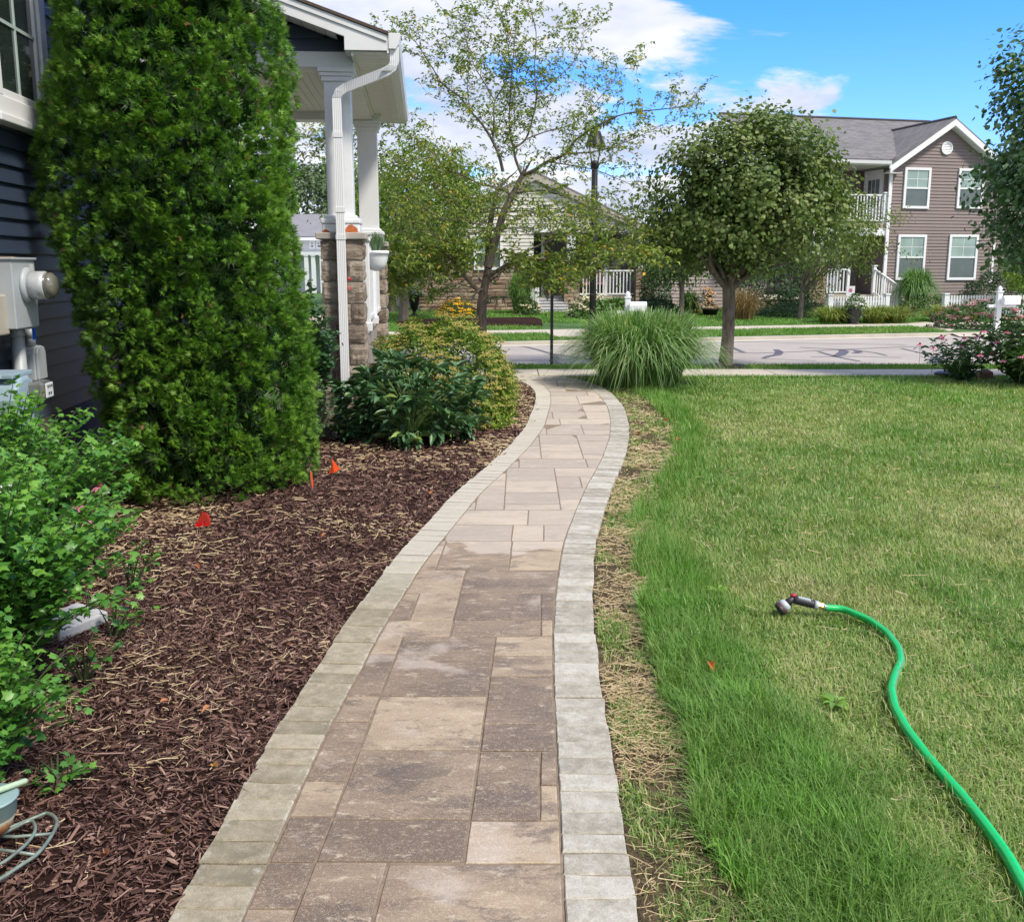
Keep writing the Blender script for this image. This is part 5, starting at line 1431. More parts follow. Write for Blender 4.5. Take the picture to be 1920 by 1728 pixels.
bt.inputs['Color1'].default_value = (.21, .205, .21, 1); bt.inputs['Color2'].default_value = (.13, .125, .13, 1); bt.inputs['Mortar'].default_value = (.05, .045, .045, 1)
SHING.l(SHING.coord('Object'), bt.inputs['Vector'])
SHING.col(SHING.mix(SHING.mr(SHING.noise(SHING.coord('Object'), 5, 5, .7), .3, .7, 0, .5), bt.outputs['Color'], (.22, .21, .21)))
mb = MB(); mb.prism([(-7.2, 5.6), (.45, 5.6), (-3.4, 8.3)], -2.3, 14.9, 'y'); mb.build('main_roof', SHING.m, H)
mb = MB(); mb.box((-.02, 8.52, .54), (.035, 8.63, 5.5)); mb.build('corner_trim', NAVY, H)

# window
def wh(px, py, lx): return hit(H, px, py, lx, 0)
p_r = wh(101, 248, .09); p_l = wh(-2, 216, .09)
y0_, y1_, zb = p_l.y - .02, p_r.y, p_r.z
ztop = 4.35
WINGL = glassmat('dark_window_glass', (.035, .05, .05))
win = MB(); cw = .115; d0, d1 = .0, .095
win.box((d0, y0_, zb), (d1, y1_, zb + cw)); win.box((d0, y0_, ztop - cw), (d1, y1_, ztop)); win.box((d0, y0_, zb + cw), (d1, y0_ + cw, ztop - cw)); win.box((d0, y1_ - cw, zb + cw), (d1, y1_, ztop - cw))
a_, b_ = .035, .074
win.box((a_, y0_ + cw, zb + cw), (b_, y1_ - cw, zb + cw + .055)); win.box((a_, y0_ + cw, zb + cw + .055), (b_, y0_ + cw + .045, ztop - cw)); win.box((a_, y1_ - cw - .045, zb + cw + .055), (b_, y1_ - cw, ztop - cw))
wo = win.build('window', WHITE, H, bevel=.006)
mb = MB(); mb.box((.03, y0_ + cw + .04, zb + cw + .05), (.052, y1_ - cw - .04, ztop - cw)); mb.build('pane', WINGL, wo)
ym = (y0_ + y1_) / 2; mb = MB(); mb.box((.053, ym - .011, zb + cw + .05), (.062, ym + .011, ztop - cw)); 
for k in range(1, 4): mb.box((.0532, y0_ + cw + .04, zb + cw + .05 + k * .42), (.0618, ym - .012, zb + cw + .072 + k * .42)); mb.box((.0532, ym + .012, zb + cw + .05 + k * .42), (.0618, y1_ - cw - .04, zb + cw + .072 + k * .42))
mb.build('grille', plain('pale_green_grille', (.42, .52, .50), .5), wo)
mb = MB(); mb.box((.0, y0_ - .03, zb - .05), (.125, y1_ + .03, zb - .002)); mb.build('sill', WHITE, wo, bevel=.006)

# ---- meters on the wall
GREYB = plain('meter_box_grey', (.36, .39, .41), .45, .08, 6, dirt=((.30, .27, .22), .25))
em = empty('electric_meter', H.matrix_basis @ Vector((0, 6.39, 1.44)), math.atan(.0842)); tag(em, 'grey electric meter box with a round glass meter facing out from the blue wall', 'electric meter')
mb = MB(); mb.box((.016, -.18, -.215), (.25, .19, .20)); mb.build('box', GREYB, em, bevel=.006)
mb = MB(); mb.box((.02, -.19, .2005), (.262, .20, .216)); mb.build('lid', GREYB, em, bevel=.004)
RY = Matrix.Rotation(math.pi / 2, 3, 'Y')
mb = MB(); mb.lathe([(.112, 0), (.112, .02), (.095, .028), (.093, .03)], (.25, .02, .045), 28, RY); mb.build('ring', GREYB, em, True)
mb = MB(); mb.lathe([(.088, .0), (.088, .095), (.084, .10)], (.275, .02, .045), 28, RY); mb.build('meter_body', plain('pale_grey_metal', (.55, .57, .58), .3, .05, 8, metallic=.3), em, True)
mb = MB(); mb.lathe([(.080, .0), (.080, .035), (.06, .055), (.03, .062), (.001, .064)], (.374, .02, .045), 24, RY); mb.build('glass_dome', glassmat('meter_glass', (.18, .17, .14)), em, True)
mb = MB(); mb.box((.2515, .10, .13), (.2535, .155, .175)); mb.build('data_plate', plain('label_white', (.6, .6, .6), .5), em)
mb = MB(); mb.box((.22, .13, -.30), (.232, .165, -.225)); mb.build('blue_tag', plain('blue_tag', (.01, .10, .50), .4), em)
mb = MB(); mb.box((.06, -.12, .2165), (.2, .02, .222)); mb.build('rust_patch', plain('rust', (.25, .12, .06), .9, .3, 40), em)
def conduit(name, label, px, py0, py1, lx, r, cat='conduit', extra=None):
    a = wh(px, py0, lx); e = empty(name, H.matrix_basis @ Vector((lx, a.y, 0)), math.atan(.0842)); tag(e, label, cat)
    zb = -.03 if py1 is None else wh(px, py1, lx).z
    mb = MB(); mb.tube([(0, 0, zb), (0, 0, a.z)], r, 16); mb.build('pipe', GREYB, e, True)
    mb = MB(); mb.tube([(0, 0, a.z - .06), (0, 0, a.z)], r * 1.12, 16); mb.build('coupling', GREYB, e, True); return e, a
conduit('conduit_pipe', 'thick grey conduit dropping from the electric meter box to the ground', 31, 614, None, .12, .042)
c2, aa = conduit('conduit_pipe', 'thin grey conduit feeding the narrow service box below the meter', 55, 616, 650, .13, .032)
z1_ = wh(60, 647, .13).z; z0_ = wh(60, 716, .13).z
sb = empty('service_box', H.matrix_basis @ Vector((.02, aa.y + .02, 0)), math.atan(.0842)); tag(sb, 'narrow grey round topped service box below the electric meter', 'utility box')
mb = MB(); hw_ = .085
prof_ = [(-hw_, z0_), (hw_, z0_), (hw_, z1_ - .05), (hw_ * .7, z1_ - .012), (0, z1_), (-hw_ * .7, z1_ - .012), (-hw_, z1_ - .05)]
mb.prism(prof_, .0, .15, 'x'); mb.build('housing', GREYB, sb, bevel=.008)
mb = MB(); mb.prism([(u * .86, z0_ + .015 + (v - z0_) * .93) for u, v in prof_], .1505, .168, 'x'); mb.build('cover', GREYB, sb, bevel=.004)
p1, p2 = wh(13, 552, .2), wh(13, 628, .2)
bb = empty('beige_box', H.matrix_basis @ Vector((.0, p1.y - .16, 0)), math.atan(.0842)); tag(bb, 'small beige utility box left of the electric meter at the frame edge', 'utility box')
mb = MB(); mb.box((.017, -.16, p2.z), (.2, .16, p1.z)); mb.build('housing', plain('beige_plastic', (.42, .38, .31), .5, .05), bb, bevel=.01)
gm = empty('gas_meter', P(12, 752, 5.75), math.atan(.0842)); tag(gm, 'blue grey gas meter with a clear index window behind the leafy shrub', 'gas meter')
GASM = plain('gas_meter_paint', (.27, .36, .42), .45, .08, 6)
mb = MB(); mb.prism([(-.15, -.15), (-.11, -.19), (.11, -.19), (.15, -.15), (.16, .02), (.13, .10), (.05, .14), (-.05, .14), (-.13, .10), (-.16, .02)], -.1, .12, 'x'); mb.build('body', GASM, gm, bevel=.02)
mb = MB(); mb.tube([(.01, .15, -.02), (.01, .155, .12)], .035, 10); mb.lathe([(.06, -.01), (.06, .01)], (.0, -.1, .15), 12); mb.box((-.09, -.14, .139), (.1, .16, .165)); mb.build('top_plate', GASM, gm, bevel=.005)
ix = hit(gm, 66, 730, .1, 1)
mb = MB(); mb.box((ix.x - .07, .02, ix.z - .055), (ix.x + .075, .17, ix.z + .05)); mb.build('index_window', glassmat('index_glass', (.20, .20, .19)), gm, bevel=.018)
mb = MB(); mb.box((ix.x + .0765, .04, ix.z - .045), (ix.x + .085, .15, ix.z + .04)); dp = mb.build('dial_plate', plain('dial_white', (.66, .66, .64), .4), gm, bevel=.008)
mb = MB()
for u, v in ((.06, .02), (.09, .02), (.12, .02), (.07, -.02), (.10, -.02)): mb.box((ix.x + .0852, u, ix.z + v - .008), (ix.x + .0868, u + .014, ix.z + v + .008))
mb.build('dial_hands', BLACKM, dp)
mb = MB(); mb.tube([(.02, .0, -.18), (.02, .02, -.9)], .022, 10); mb.tube([(-.1, .13, .16), (-.1, .13, .28), (-.25, .13, .33)], .022, 10); mb.build('gas_pipe', GASM, gm, True)

# ---- porch
def PL(px, py, ly): return hit(H, px, py, ly, 1)
CX1, CX2, CY1, CY2 = 1.905, 1.99, 10.33, 13.95
Zdeck = .93
mb = MB(); mb.box((.03, 10.50, .0), (2.06, 14.4, Zdeck - .06)); mb.build('porch_base', plain('porch_concrete', (.30, .27, .23), .9, .2, 4, .4), H)
mb = MB(); mb.box((.03, 10.48, Zdeck - .058), (2.10, 14.5, Zdeck)); mb.build('porch_floor', CONC, H, bevel=.01)
STN = Mt('split_face_stone', .9, 0, .2)
vv = STN.coord('Object', (1, 1, 2.2)); na = STN.noise(vv, 9, 7, .7, .4, STN.math('MULTIPLY', STN.rnd(), 30.0))
STN.col(STN.ramp(STN.math('ADD', na, STN.mr(STN.rnd(), 0, 1, -.13, .13)), [(.3, (.14, .105, .085)), (.5, (.27, .22, .175)), (.72, (.44, .38, .31))])); STN.bump(na, 1.0, .03)
MORT = plain('mortar', (.42, .39, .34), .9, .15, 20, .4)
def rough_block(w, h, d, seed, nx=6, nz=4, amp=.018):
    """block: rough face towards -y, centre of the back at the origin"""
    rr = random.Random(seed); V = []; F = []
    for j in range(nz + 1):
        for i in range(nx + 1):
            e = 0 if i in (0, nx) or j in (0, nz) else 1
            V.append((-w/2 + w * i/nx + (rr.uniform(-.004, .004)), -d - (amp * (.4 + rr.random())) * e, -h/2 + h * j/nz + rr.uniform(-.003, .003)))
    for j in range(nz):
        for i in range(nx):
            a = j * (nx + 1) + i; F.append((a, a + 1, a + nx + 2, a + nx + 1))
    k = len(V); ring = [i for i in range(nx + 1)] + [(j * (nx + 1) + nx) for j in range(1, nz + 1)] + [nz * (nx + 1) + i for i in range(nx - 1, -1, -1)] + [j * (nx + 1) for j in range(nz - 1, 0, -1)]
    for r in ring: V.append((V[r][0], 0, V[r][2]))
    n = len(ring)
    for i in range(n): F.append((ring[(i+1) % n], ring[i], k + i, k + (i+1) % n))
    return V, F
PV = {}
def pedestal(cx, cy, w, ztop, zbase, seed):
    rr = random.Random(seed); hw = w / 2 - .024
    mb = MB(); mb.box((cx - hw, cy - hw, zbase), (cx + hw, cy + hw, ztop)); core = mb.build('pedestal', MORT, H)
    z = ztop - .006; row = 0
    while z > zbase + .08:
        h = min(.205 * rr.uniform(.92, 1.08), z - zbase)
        for face in range(2):      # 0: towards -y, 1: towards +x
            cuts = [0, rr.choice([.36, .62, .7]) if (row + face) % 2 else rr.choice([.3, .42, 1.0]), 1.0]
            for a, b in zip(cuts, cuts[1:]):
                if b - a < .05: continue
                ww = (b - a) * w - .014; u = -w/2 + (a + b) / 2 * w
                Vv, Ff = rough_block(ww, h - .016, .020, rr.random(), amp=.016)
                me = bpy.data.meshes.new('stone_block'); me.from_pydata(Vv, [], Ff); me.materials.append(STN.m)
                o = link('stone_block', me, core)
                if face == 0: o.location = (cx + u, cy - hw, z - h/2)
                else: o.location = (cx + hw, cy + u, z - h/2); o.rotation_euler = (0, 0, math.pi/2)
        z -= h; row += 1
ZP = 1.865
pedestal(CX1, CY1, .42, ZP, .0, 3); pedestal(CX2, CY2, .42, ZP, .0, 5)
CAPM = plain('cast_stone_cap', (.40, .37, .33), .85, .12, 8, .3)
for cx, cy in ((CX1, CY1), (CX2, CY2)):
    mb = MB(); mb.box((cx - .245, cy - .245, ZP + .001), (cx + .245, cy + .245, ZP + .065)); mb.build('pedestal_cap', CAPM, H, bevel=.008)
    z0 = ZP + .066
    col = MB(); col.box((cx - .127, cy - .127, z0 + .16), (cx + .127, cy + .127, 3.40)); co = col.build('column', WHITE, H, bevel=.004)
    mb = MB(); mb.box((cx - .185, cy - .185, z0), (cx + .185, cy + .185, z0 + .085)); mb.box((cx - .195, cy - .195, z0 + .0855), (cx + .195, cy + .195, z0 + .135)); mb.box((cx - .16, cy - .16, z0 + .1355), (cx + .16, cy + .16, z0 + .17))
    mb.build('base_moulding', WHITE, co, bevel=.012)
    mb = MB(); mb.box((cx - .15, cy - .15, 3.36), (cx + .15, cy + .15, 3.405)); mb.box((cx - .165, cy - .165, 3.4055), (cx + .165, cy + .165, 3.44)); mb.box((cx - .18, cy - .18, 3.4405), (cx + .18, cy + .18, 3.485)); mb.build('capital', WHITE, co, bevel=.006)
# flaked paint on the first base
flk = Mt('bare_primer_wood', .85, 0, .2); flk.col(flk.ramp(flk.noise(flk.coord('Object'), 40, 5, .7), [(.35, (.40, .10, .035)), (.65, (.55, .19, .08))]))
mb = MB()
def patch(pts, y): mb.add([(x, y, z) for x, z in pts] + [(x, y + .0015, z) for x, z in pts], [tuple(range(len(pts))), tuple(range(2*len(pts)-1, len(pts)-1, -1))] + [((i+1) % len(pts), i, len(pts)+i, len(pts)+(i+1) % len(pts)) for i in range(len(pts))])
z0 = ZP + .068
patch([(CX1 + .035, z0), (CX1 + .165, z0), (CX1 + .168, z0 + .03), (CX1 + .15, z0 + .05), (CX1 + .11, z0 + .075), (CX1 + .075, z0 + .07), (CX1 + .05, z0 + .04)], CY1 - .1868)
patch([(CX1 - .183, z0), (CX1 - .10, z0), (CX1 - .12, z0 + .018), (CX1 - .15, z0 + .03), (CX1 - .18, z0 + .015)], CY1 - .1868)
mb.build('flaked_paint', flk.m, H)
# beams
BZ0, BZ1 = 3.487, 3.63
mb = MB(); mb.box((.04, CY1 - .14, BZ0), (CX1 + .17, CY1 + .14, BZ1)); mb.build('front_beam', WHITE, H, bevel=.004)
mb = MB(); mb.box((CX1 - .11, CY1 + .142, BZ0 + .002), (CX1 + .165, CY2 - .142, BZ1 - .002)); mb.build('side_beam', VINYLW, H, bevel=.004)
mb = MB(); mb.box((.04, CY2 - .14, BZ0), (CX2 + .17, CY2 + .14, BZ1)); mb.build('far_beam', WHITE, H, bevel=.004)
# ceiling boards
bm_ = MB(); bm_.box((0, 0, 0), (.082, CY2 - CY1 - .30, .012)); cbm = bm_.mesh('ceiling_board', plain('ceiling_vinyl', (.62, .61, .57), .5, .03, 3))
x = .05
while x < CX1 - .19:
    o = link('ceiling_board', cbm, H, (x, CY1 + .15, 3.585)); x += .087
mb = MB(); mb.box((.03, CY1 + .14, 3.60), (CX1 - .1, CY2 - .14, 3.625)); mb.build('ceiling_back', plain('ceiling_gap', (.18, .18, .17), .8), H)
# roof: slope rising to the house
EX, SL = 2.405, .344
GY0, GY1 = 9.86, 14.95
def rz_(x): return 3.722 + (EX - x) * SL
mb = MB(); mb.prism([(EX + .02, rz_(EX + .02) + .004), (EX + .02, rz_(EX + .02) + .032), (0.0, rz_(0) + .032), (0.0, rz_(0) + .004)], GY0 - .025, GY1, 'y'); mb.build('porch_roof', plain('dark_brown_shingle_edge', (.10, .07, .06), .9, .2, 20), H)
mb = MB(); mb.prism([(EX, rz_(EX) - .003), (0.05, rz_(.05) - .003), (0.05, rz_(.05) - .06), (EX, rz_(EX) - .06)], GY0 - .012, GY0 + .03, 'y'); mb.build('rake_trim', WHITE, H, bevel=.003)
RX_ = 2.012
mb = MB(); mb.prism([(EX, rz_(EX) - .0605), (0.05, rz_(.05) - .0605), (0.05, rz_(.05) - .155), (RX_, rz_(RX_) - .155), (RX_, 3.582), (EX, 3.582)], GY0, GY0 + .03, 'y'); mb.build('rake_board', WHITE, H, bevel=.003)
mb = MB(); mb.box((RX_ + .002, GY0 + .031, 3.584), (EX - .002, CY1 - .15, 3.64)); mb.build('eave_return', WHITE, H)
# rake soffit (sloping strips)
sf = MB()
for k in range(22):
    xa = .1 + k * .108
    if xa + .1 > RX_: break
    sf.prism([(xa, rz_(xa) - .15), (xa + .1, rz_(xa + .1) - .15), (xa + .1, rz_(xa + .1) - .135), (xa, rz_(xa) - .135)], GY0 + .032, CY1 - .143, 'y')
sf.build('rake_soffit', VINYLW, H)
# gable siding above the beam
def gspan(z): return (.05, EX - (z + .21 - 3.66 + .0) / SL - .03 if z + .21 > 3.66 else CX1 + .12)
siding(H, 0, 0, BZ1 + .002, 4.35, .1135, NAVY, Matrix.Translation((0, CY1 - .12, 0)), span=lambda z: (.05, min(CX1 + .14, EX - (z + .13 - 3.722) / SL)))
# eave: fascia, gutter, soffit panels
mb = MB(); mb.box((EX + .001, GY0 + .001, 3.56), (EX + .018, GY1, 3.735)); mb.build('eave_fascia', WHITE, H)
gut = MB(); gut.prism([(EX + .0185, 3.738), (EX + .0185, 3.60), (EX + .085, 3.60), (EX + .112, 3.64), (EX + .128, 3.715), (EX + .128, 3.738), (EX + .122, 3.738), (EX + .104, 3.645), (EX + .08, 3.607), (EX + .026, 3.607), (EX + .026, 3.738)], GY0 - .005, GY1 + .02, 'y')
gut.prism([(EX + .0185, 3.738), (EX + .0185, 3.60), (EX + .085, 3.60), (EX + .112, 3.64), (EX + .128, 3.715), (EX + .128, 3.738)], GY0 - .0085, GY0 - .0055, 'y'); gut.build('gutter', WHITE, H)
bm_ = MB(); bm_.box((0, 0, 0), (EX - CX1 - .17, .135, .012)); bm_.box((0, .1355, .006), (EX - CX1 - .17, .149, .012)); bm_.box((0, .1495, 0), (EX - CX1 - .17, .285, .012)); bm_.box((0, .2855, .009), (EX - CX1 - .17, .2985, .013)); sfm = bm_.mesh('soffit_panel', VINYLW)
y = GY0 + .035
while y < GY1 - .3: link('soffit_panel', sfm, H, (CX1 + .17, y, 3.566)); y += .30
mb = MB(); mb.box((CX1 + .166, GY0 + .03, 3.535), (CX1 + .19, GY1, 3.565)); mb.box((EX - .09, GY0 + .03, 3.553), (EX - .075, GY1, 3.5652)); mb.build('soffit_trim', VINYLW, H)
# downspout
dsm = Mt('downspout_white', .4, 0, .5); dsm.col((.80, .81, .84)); wv_ = dsm.n('ShaderNodeTexWave'); wv_.inputs['Scale'].default_value = 18; dsm.l(dsm.coord('Object', (1, 0, 0)), wv_.inputs[0]); dsm.bump(wv_.outputs['Fac'], .4, .004)
ds = MB(); sx, sy = 1.912, CY1 - .28; gx = EX + .07; gy = GY0 + .055
path_ = [Vector((gx, gy, 3.62)), Vector((gx, gy, 3.50)), Vector((gx - .025, gy + .005, 3.44)), Vector((gx - .08, gy + .015, 3.405)), Vector((sx + .09, sy - .01, 3.275)), Vector((sx + .025, sy, 3.235)), Vector((sx, sy, 3.17)), Vector((sx, sy, 2.6)), Vector((sx, sy, 1.1)), Vector((sx, sy, .30))]
hw_x, hw_y = .042, .033
rings = []
for i, p in enumerate(path_):
    d = (path_[min(i+1, 9)] - path_[max(i-1, 0)]).normalized(); yv = Vector((0, 1, 0)); xv = d.cross(yv).normalized(); xv = -xv if xv.x < 0 else xv
    if abs(d.z) > .98: xv = Vector((1, 0, 0))
    rings.append([p + xv * a * hw_x + yv * b * hw_y for a, b in ((-1,-1),(1,-1),(1,1),(-1,1))])
vs = [v for r in rings for v in r]; fs = []
for i in range(9):
    for k in range(4): fs.append((i*4+k, i*4+(k+1) % 4, (i+1)*4+(k+1) % 4, (i+1)*4+k))
ds.add(vs, fs)
for zz_ in (2.82, 2.12, 1.86): ds.box((sx - .047, sy - .038, zz_), (sx + .047, sy + .038, zz_ + .05))
for k in range(7):       # elbow pleats
    for (cx_, cz_) in ((sx + .004 + k * .006, 3.19 + k * .010), (gx - .015 - k * .010, 3.46 - k * .008)):
        ds.box((cx_ - .046, (sy if cx_ < 2.1 else gy + .005) - .037, cz_ - .002), (cx_ + .046, (sy if cx_ < 2.1 else gy + .005) + .037, cz_ + .002))
ds.build('downspout', dsm.m, H)
# railing, seen nearly end on
rx = 2.10
rl = MB(); rl.box((rx - .03, CY1 + .30, 1.72), (rx + .03, CY2 - .22, 1.78)); rl.box((rx - .025, CY1 + .30, 1.02), (rx + .025, CY2 - .22, 1.07)); ro_ = rl.build('railing', WHITE, H, bevel=.004)
bm_ = MB(); bm_.box((-.018, -.018, 0), (.018, .018, .648)); blm = bm_.mesh('baluster', WHITE)
y = CY1 + .42
while y < CY2 - .3: link('baluster', blm, ro_, (rx, y, 1.071)); y += .115
for yy in (CY1 + .33, CY1 + 1.75):
    mb = MB(); mb.box((rx - .05, yy - .05, Zdeck + .001), (rx + .05, yy + .05, 1.86)); mb.box((rx - .065, yy - .065, 1.861), (rx + .065, yy + .065, 1.90)); mb.box((rx - .065, yy - .065, Zdeck + .0012), (rx + .065, yy + .065, 1.02)); mb.build('newel_post', WHITE, H, bevel=.006)
mb = MB(); mb.box((rx - .052, CY1 + .275, 1.60), (rx - .02, CY1 + .279, 1.64)); mb.box((rx - .005, CY1 + .2765, 1.60), (rx + .012, CY1 + .2795, 1.63)); mb.build('latch', BLACKM, H)
pw = P(706, 480, 11.15); bw = empty('planter_bowl', pw); tag(bw, 'white half round planter bowl hung on the porch railing beside the stone pedestal', 'planter')
mb = MB(); mb.lathe([(.02, -.16), (.07, -.145), (.105, -.09), (.122, -.02), (.130, .02), (.136, .022), (.138, .055), (.128, .055), (.12, .03), (.01, .02)], (0, 0, 0), 24); mb.build('bowl', WHITE, bw, True)
hb_m = leafmat('herb_leaves', [(0, (.10, .18, .09)), (1, (.30, .42, .26))], .5, .2)
fountain('planter_herb', 'wispy grey green herb growing in the white porch planter', pw + Vector((0, 0, .02)), 260, .24, .16, .007, hb_m, 31, .5, cat='plant')

# splash block and dark bucket by the peony
p = G(652, 812, 0); mb = MB(); mb.box((-.16, -.14, -.02), (.14, .14, .05)); mb.box((-.16, -.14, .0505), (-.13, .14, .085)); mb.box((.11, -.14, .0505), (.14, .14, .085)); o = mb.build('splash_block', plain('grey_splash_block', (.16, .16, .17), .85, .2, 12, .3), bevel=.01); o.location = (p.x - .05, p.y, -.01); o.rotation_euler = (0, 0, .5); tag(o, 'dark grey splash block on the mulch behind the peony', 'splash block')
p = G(655, 808, 0); mb = MB(); mb.lathe([(.10, 0), (.125, .2), (.135, .21), (.13, .225), (.11, .22), (.1, .1)], (0, 0, 0), 20); o = mb.build('plant_pot', plain('dark_grey_pot', (.055, .06, .07), .5, .1, 8), None, True); o.location = (p.x, p.y + .32, -.02); tag(o, 'dark grey pot half hidden between low shrub and peony', 'pot')
# ================================================================== FAR HOUSES
I4 = Matrix.Identity(4)
def far_window(parent, x0, x1, z0, z1, ly, name='window', top=(.30, .42, .38), bot=(.10, .135, .13), cas=.085, grid=True, mull=False):
    f = MB(); y0, y1 = ly - .055, ly
    f.box((x0, y0, z0), (x1, y1, z0 + cas)); f.box((x0, y0, z1 - cas), (x1, y1, z1)); f.box((x0, y0, z0 + cas), (x0 + cas, y1, z1 - cas)); f.box((x1 - cas, y0, z0 + cas), (x1, y1, z1 - cas))
    zm = (z0 + z1) / 2; f.box((x0 + cas, y0 + .012, zm - .025), (x1 - cas, y1, zm + .025))
    if mull: xm = (x0 + x1) / 2; f.box((xm - .03, y0 + .004, z0 + cas), (xm + .03, y1, z1 - cas))
    o = f.build(name, WHITE_FAR, parent)
    a, b = x0 + cas, x1 - cas
    p = MB(); p.box((a, y0 + .03, zm + .026), (b, y1 - .002, z1 - cas - .001)); p.build('pane', glassmat('curtained_glass', top, .15), o)
    p = MB(); p.box((a, y0 + .034, z0 + cas + .001), (b, y1 - .002, zm - .026)); p.build('pane', glassmat('lower_glass', bot, .12), o)
    if grid:
        g_ = MB(); xm = (a + b) / 2; g_.box((xm - .008, y0 + .022, zm + .027), (xm + .008, y0 + .029, z1 - cas - .001)); zq = (zm + z1 - cas) / 2; g_.box((a, y0 + .0225, zq - .008), (xm - .009, y0 + .0285, zq + .008)); g_.box((xm + .009, y0 + .0225, zq - .008), (b, y0 + .0285, zq + .008)); g_.build('grille', WHITE_FAR, o)
    return o
def rail(parent, p0, p1, h, name='railing', step=.115, post=True, bw=.035):
    p0, p1 = Vector(p0), Vector(p1); d = p1 - p0; L = d.length
    r_ = MB(); r_.beam(p0 + Vector((0, 0, h)), p1 + Vector((0, 0, h)), .06, .05); r_.beam(p0 + Vector((0, 0, .1)), p1 + Vector((0, 0, .1)), .05, .045); o = r_.build(name, WHITE_FAR, parent)
    b_ = MB(); b_.box((-bw/2, -bw/2, 0), (bw/2, bw/2, h - .15)); bm__ = b_.mesh('baluster', WHITE_FAR)
    n = max(2, int(L / step))
    for i in range(1, n): link('baluster', bm__, o, p0 + d * i / n + Vector((0, 0, .123)))
    return o
def post(parent, p, h, w=.11, name='post', capw=.05):
    b_ = MB(); x, y, z = p; b_.box((x - w/2, y - w/2, z), (x + w/2, y + w/2, z + h)); b_.box((x - w/2 - capw/2, y - w/2 - capw/2, z + h + .001), (x + w/2 + capw/2, y + w/2 + capw/2, z + h + .04)); return b_.build(name, WHITE_FAR, parent)
VEN = Mt('ledge_stone', .9, 0, .2)
VEN.col(VEN.mix(VEN.mr(VEN.noise(VEN.coord('Object'), 12, 5, .7), .3, .7, 0, .45), VEN.ramp(VEN.rnd(), [(0, (.20, .13, .095)), (.3, (.34, .23, .17)), (.55, (.44, .32, .24)), (.8, (.30, .24, .20)), (1, (.52, .40, .30))]), (.16, .11, .09)))
VST = []
for i in range(6):
    Vv, Ff = rough_block(1, 1, 1, 50 + i, 3, 2, .35); me = bpy.data.meshes.new('ledge_stone'); me.from_pydata(Vv, [], Ff); me.materials.append(VEN.m); VST.append(me)
VMORT = plain('dark_mortar', (.10, .08, .065), .95, .2, 8)
def veneer(parent, x0, x1, z0, z1, ly, seed, rowh=.115, M=None, name='stone_wall', depth=.3):
    rr = random.Random(seed); Mx = M if M is not None else I4
    b_ = MB(Mx); b_.box((x0, ly, z0), (x1, ly + depth, z1)); o = b_.build(name, VMORT, parent)
    z = z0
    while z < z1 - .02:
        h = min(rowh * rr.uniform(.75, 1.25), z1 - z); x = x0
        while x < x1 - .02:
            w_ = min(rr.choice([.22, .3, .38, .5]) * rr.uniform(.85, 1.15), x1 - x)
            s = link('ledge_stone', VST[rr.randrange(6)], o); s.matrix_basis = Mx @ Matrix.Translation((x + w_/2, ly + .002, z + h/2)) @ Matrix.Diagonal((w_ - .014, rr.uniform(.03, .06), h - .014, 1)); x += w_
        z += h
    return o
# ---------------- brown gabled house on the right
BH = empty('brown_house', (12.67, 35.0, 0), R(14)); tag(BH, 'two storey brown sided house with white trim and grey roof across the street', 'house')
def B(px, py, ly=0.0): return hit(BH, px, py, ly)
BRN = plain('brown_vinyl', (.225, .178, .17), .6, .05, 1.5, rnd=.04)
W = B(1851, 560).x; ZE = B(1668, 303).z; ZA = B(1785, 228).z; XM = W / 2
slope = (ZA - ZE) / (XM + .0)
siding(BH, 0, W, .12, ZA, .108, BRN, I4, span=lambda z: (0, W) if z < ZE else ((z - ZE) / slope + .02, W - (z - ZE) / slope - .02))
mb = MB(); mb.prism([(0, .0), (W, .0), (W, ZE), (XM, ZA), (0, ZE)], .002, 8.0, 'y'); mb.build('gable_block', BRN, BH)
RB = 1.7; XL = B(1425, 400, 1.7).x
mb = MB(); mb.box((XL, RB, .0), (-.002, 8, ZE)); mb.build('main_block', BRN, BH)
siding(BH, XL, -.004, .75, ZE - .02, .108, BRN, Matrix.Translation((0, RB - .002, 0)))
siding(BH, 0, RB - .02, .75, ZE - .02, .108, BRN, Matrix.Translation((-.002, RB - .02, 0)) @ Matrix.Rotation(-math.pi/2, 4, 'Z'))
# roofs
def roofplane(name, a, b, c, d, t=.06):
    a, b, c, d = map(Vector, (a, b, c, d)); n = (b - a).cross(d - a).normalized() * t
    if n.z < 0: n = -n
    mb = MB(); mb.add([a, b, c, d, a + n, b + n, c + n, d + n], [(0, 3, 2, 1), (4, 5, 6, 7), (0, 1, 5, 4), (1, 2, 6, 5), (2, 3, 7, 6), (3, 0, 4, 7)]); return mb
ov = .28; zo = ZE - ov * slope
ZM = B(1600, 227, 4.6).z
mb = roofplane('x', (XL - .3, -.3, ZE - .02), (-.25, -.3, ZE - .02), (.3, 1.6, ZE - .02 + 1.9 / 4.9 * (ZM - ZE)), (W * .9, 4.6, ZM), (XL - .3, 4.6, ZM)) if False else roofplane('x', (XL - .3, -.3, ZE - .02), (-.22, -.3, ZE - .02), (4.6, 4.6, ZM), (XL - .3, 4.6, ZM)); mb.build('main_roof', SHING.m, BH)
mb = roofplane('x', (-ov, -.3, zo), (-ov, 8, zo), (XM, 8, ZA + .03), (XM, -.3, ZA + .03)); mb.build('gable_roof', SHING.m, BH)
mb = roofplane('x', (W + ov, 8, zo), (W + ov, -.3, zo), (XM, -.3, ZA + .03), (XM, 8, ZA + .03)); mb.build('gable_roof', SHING.m, BH)
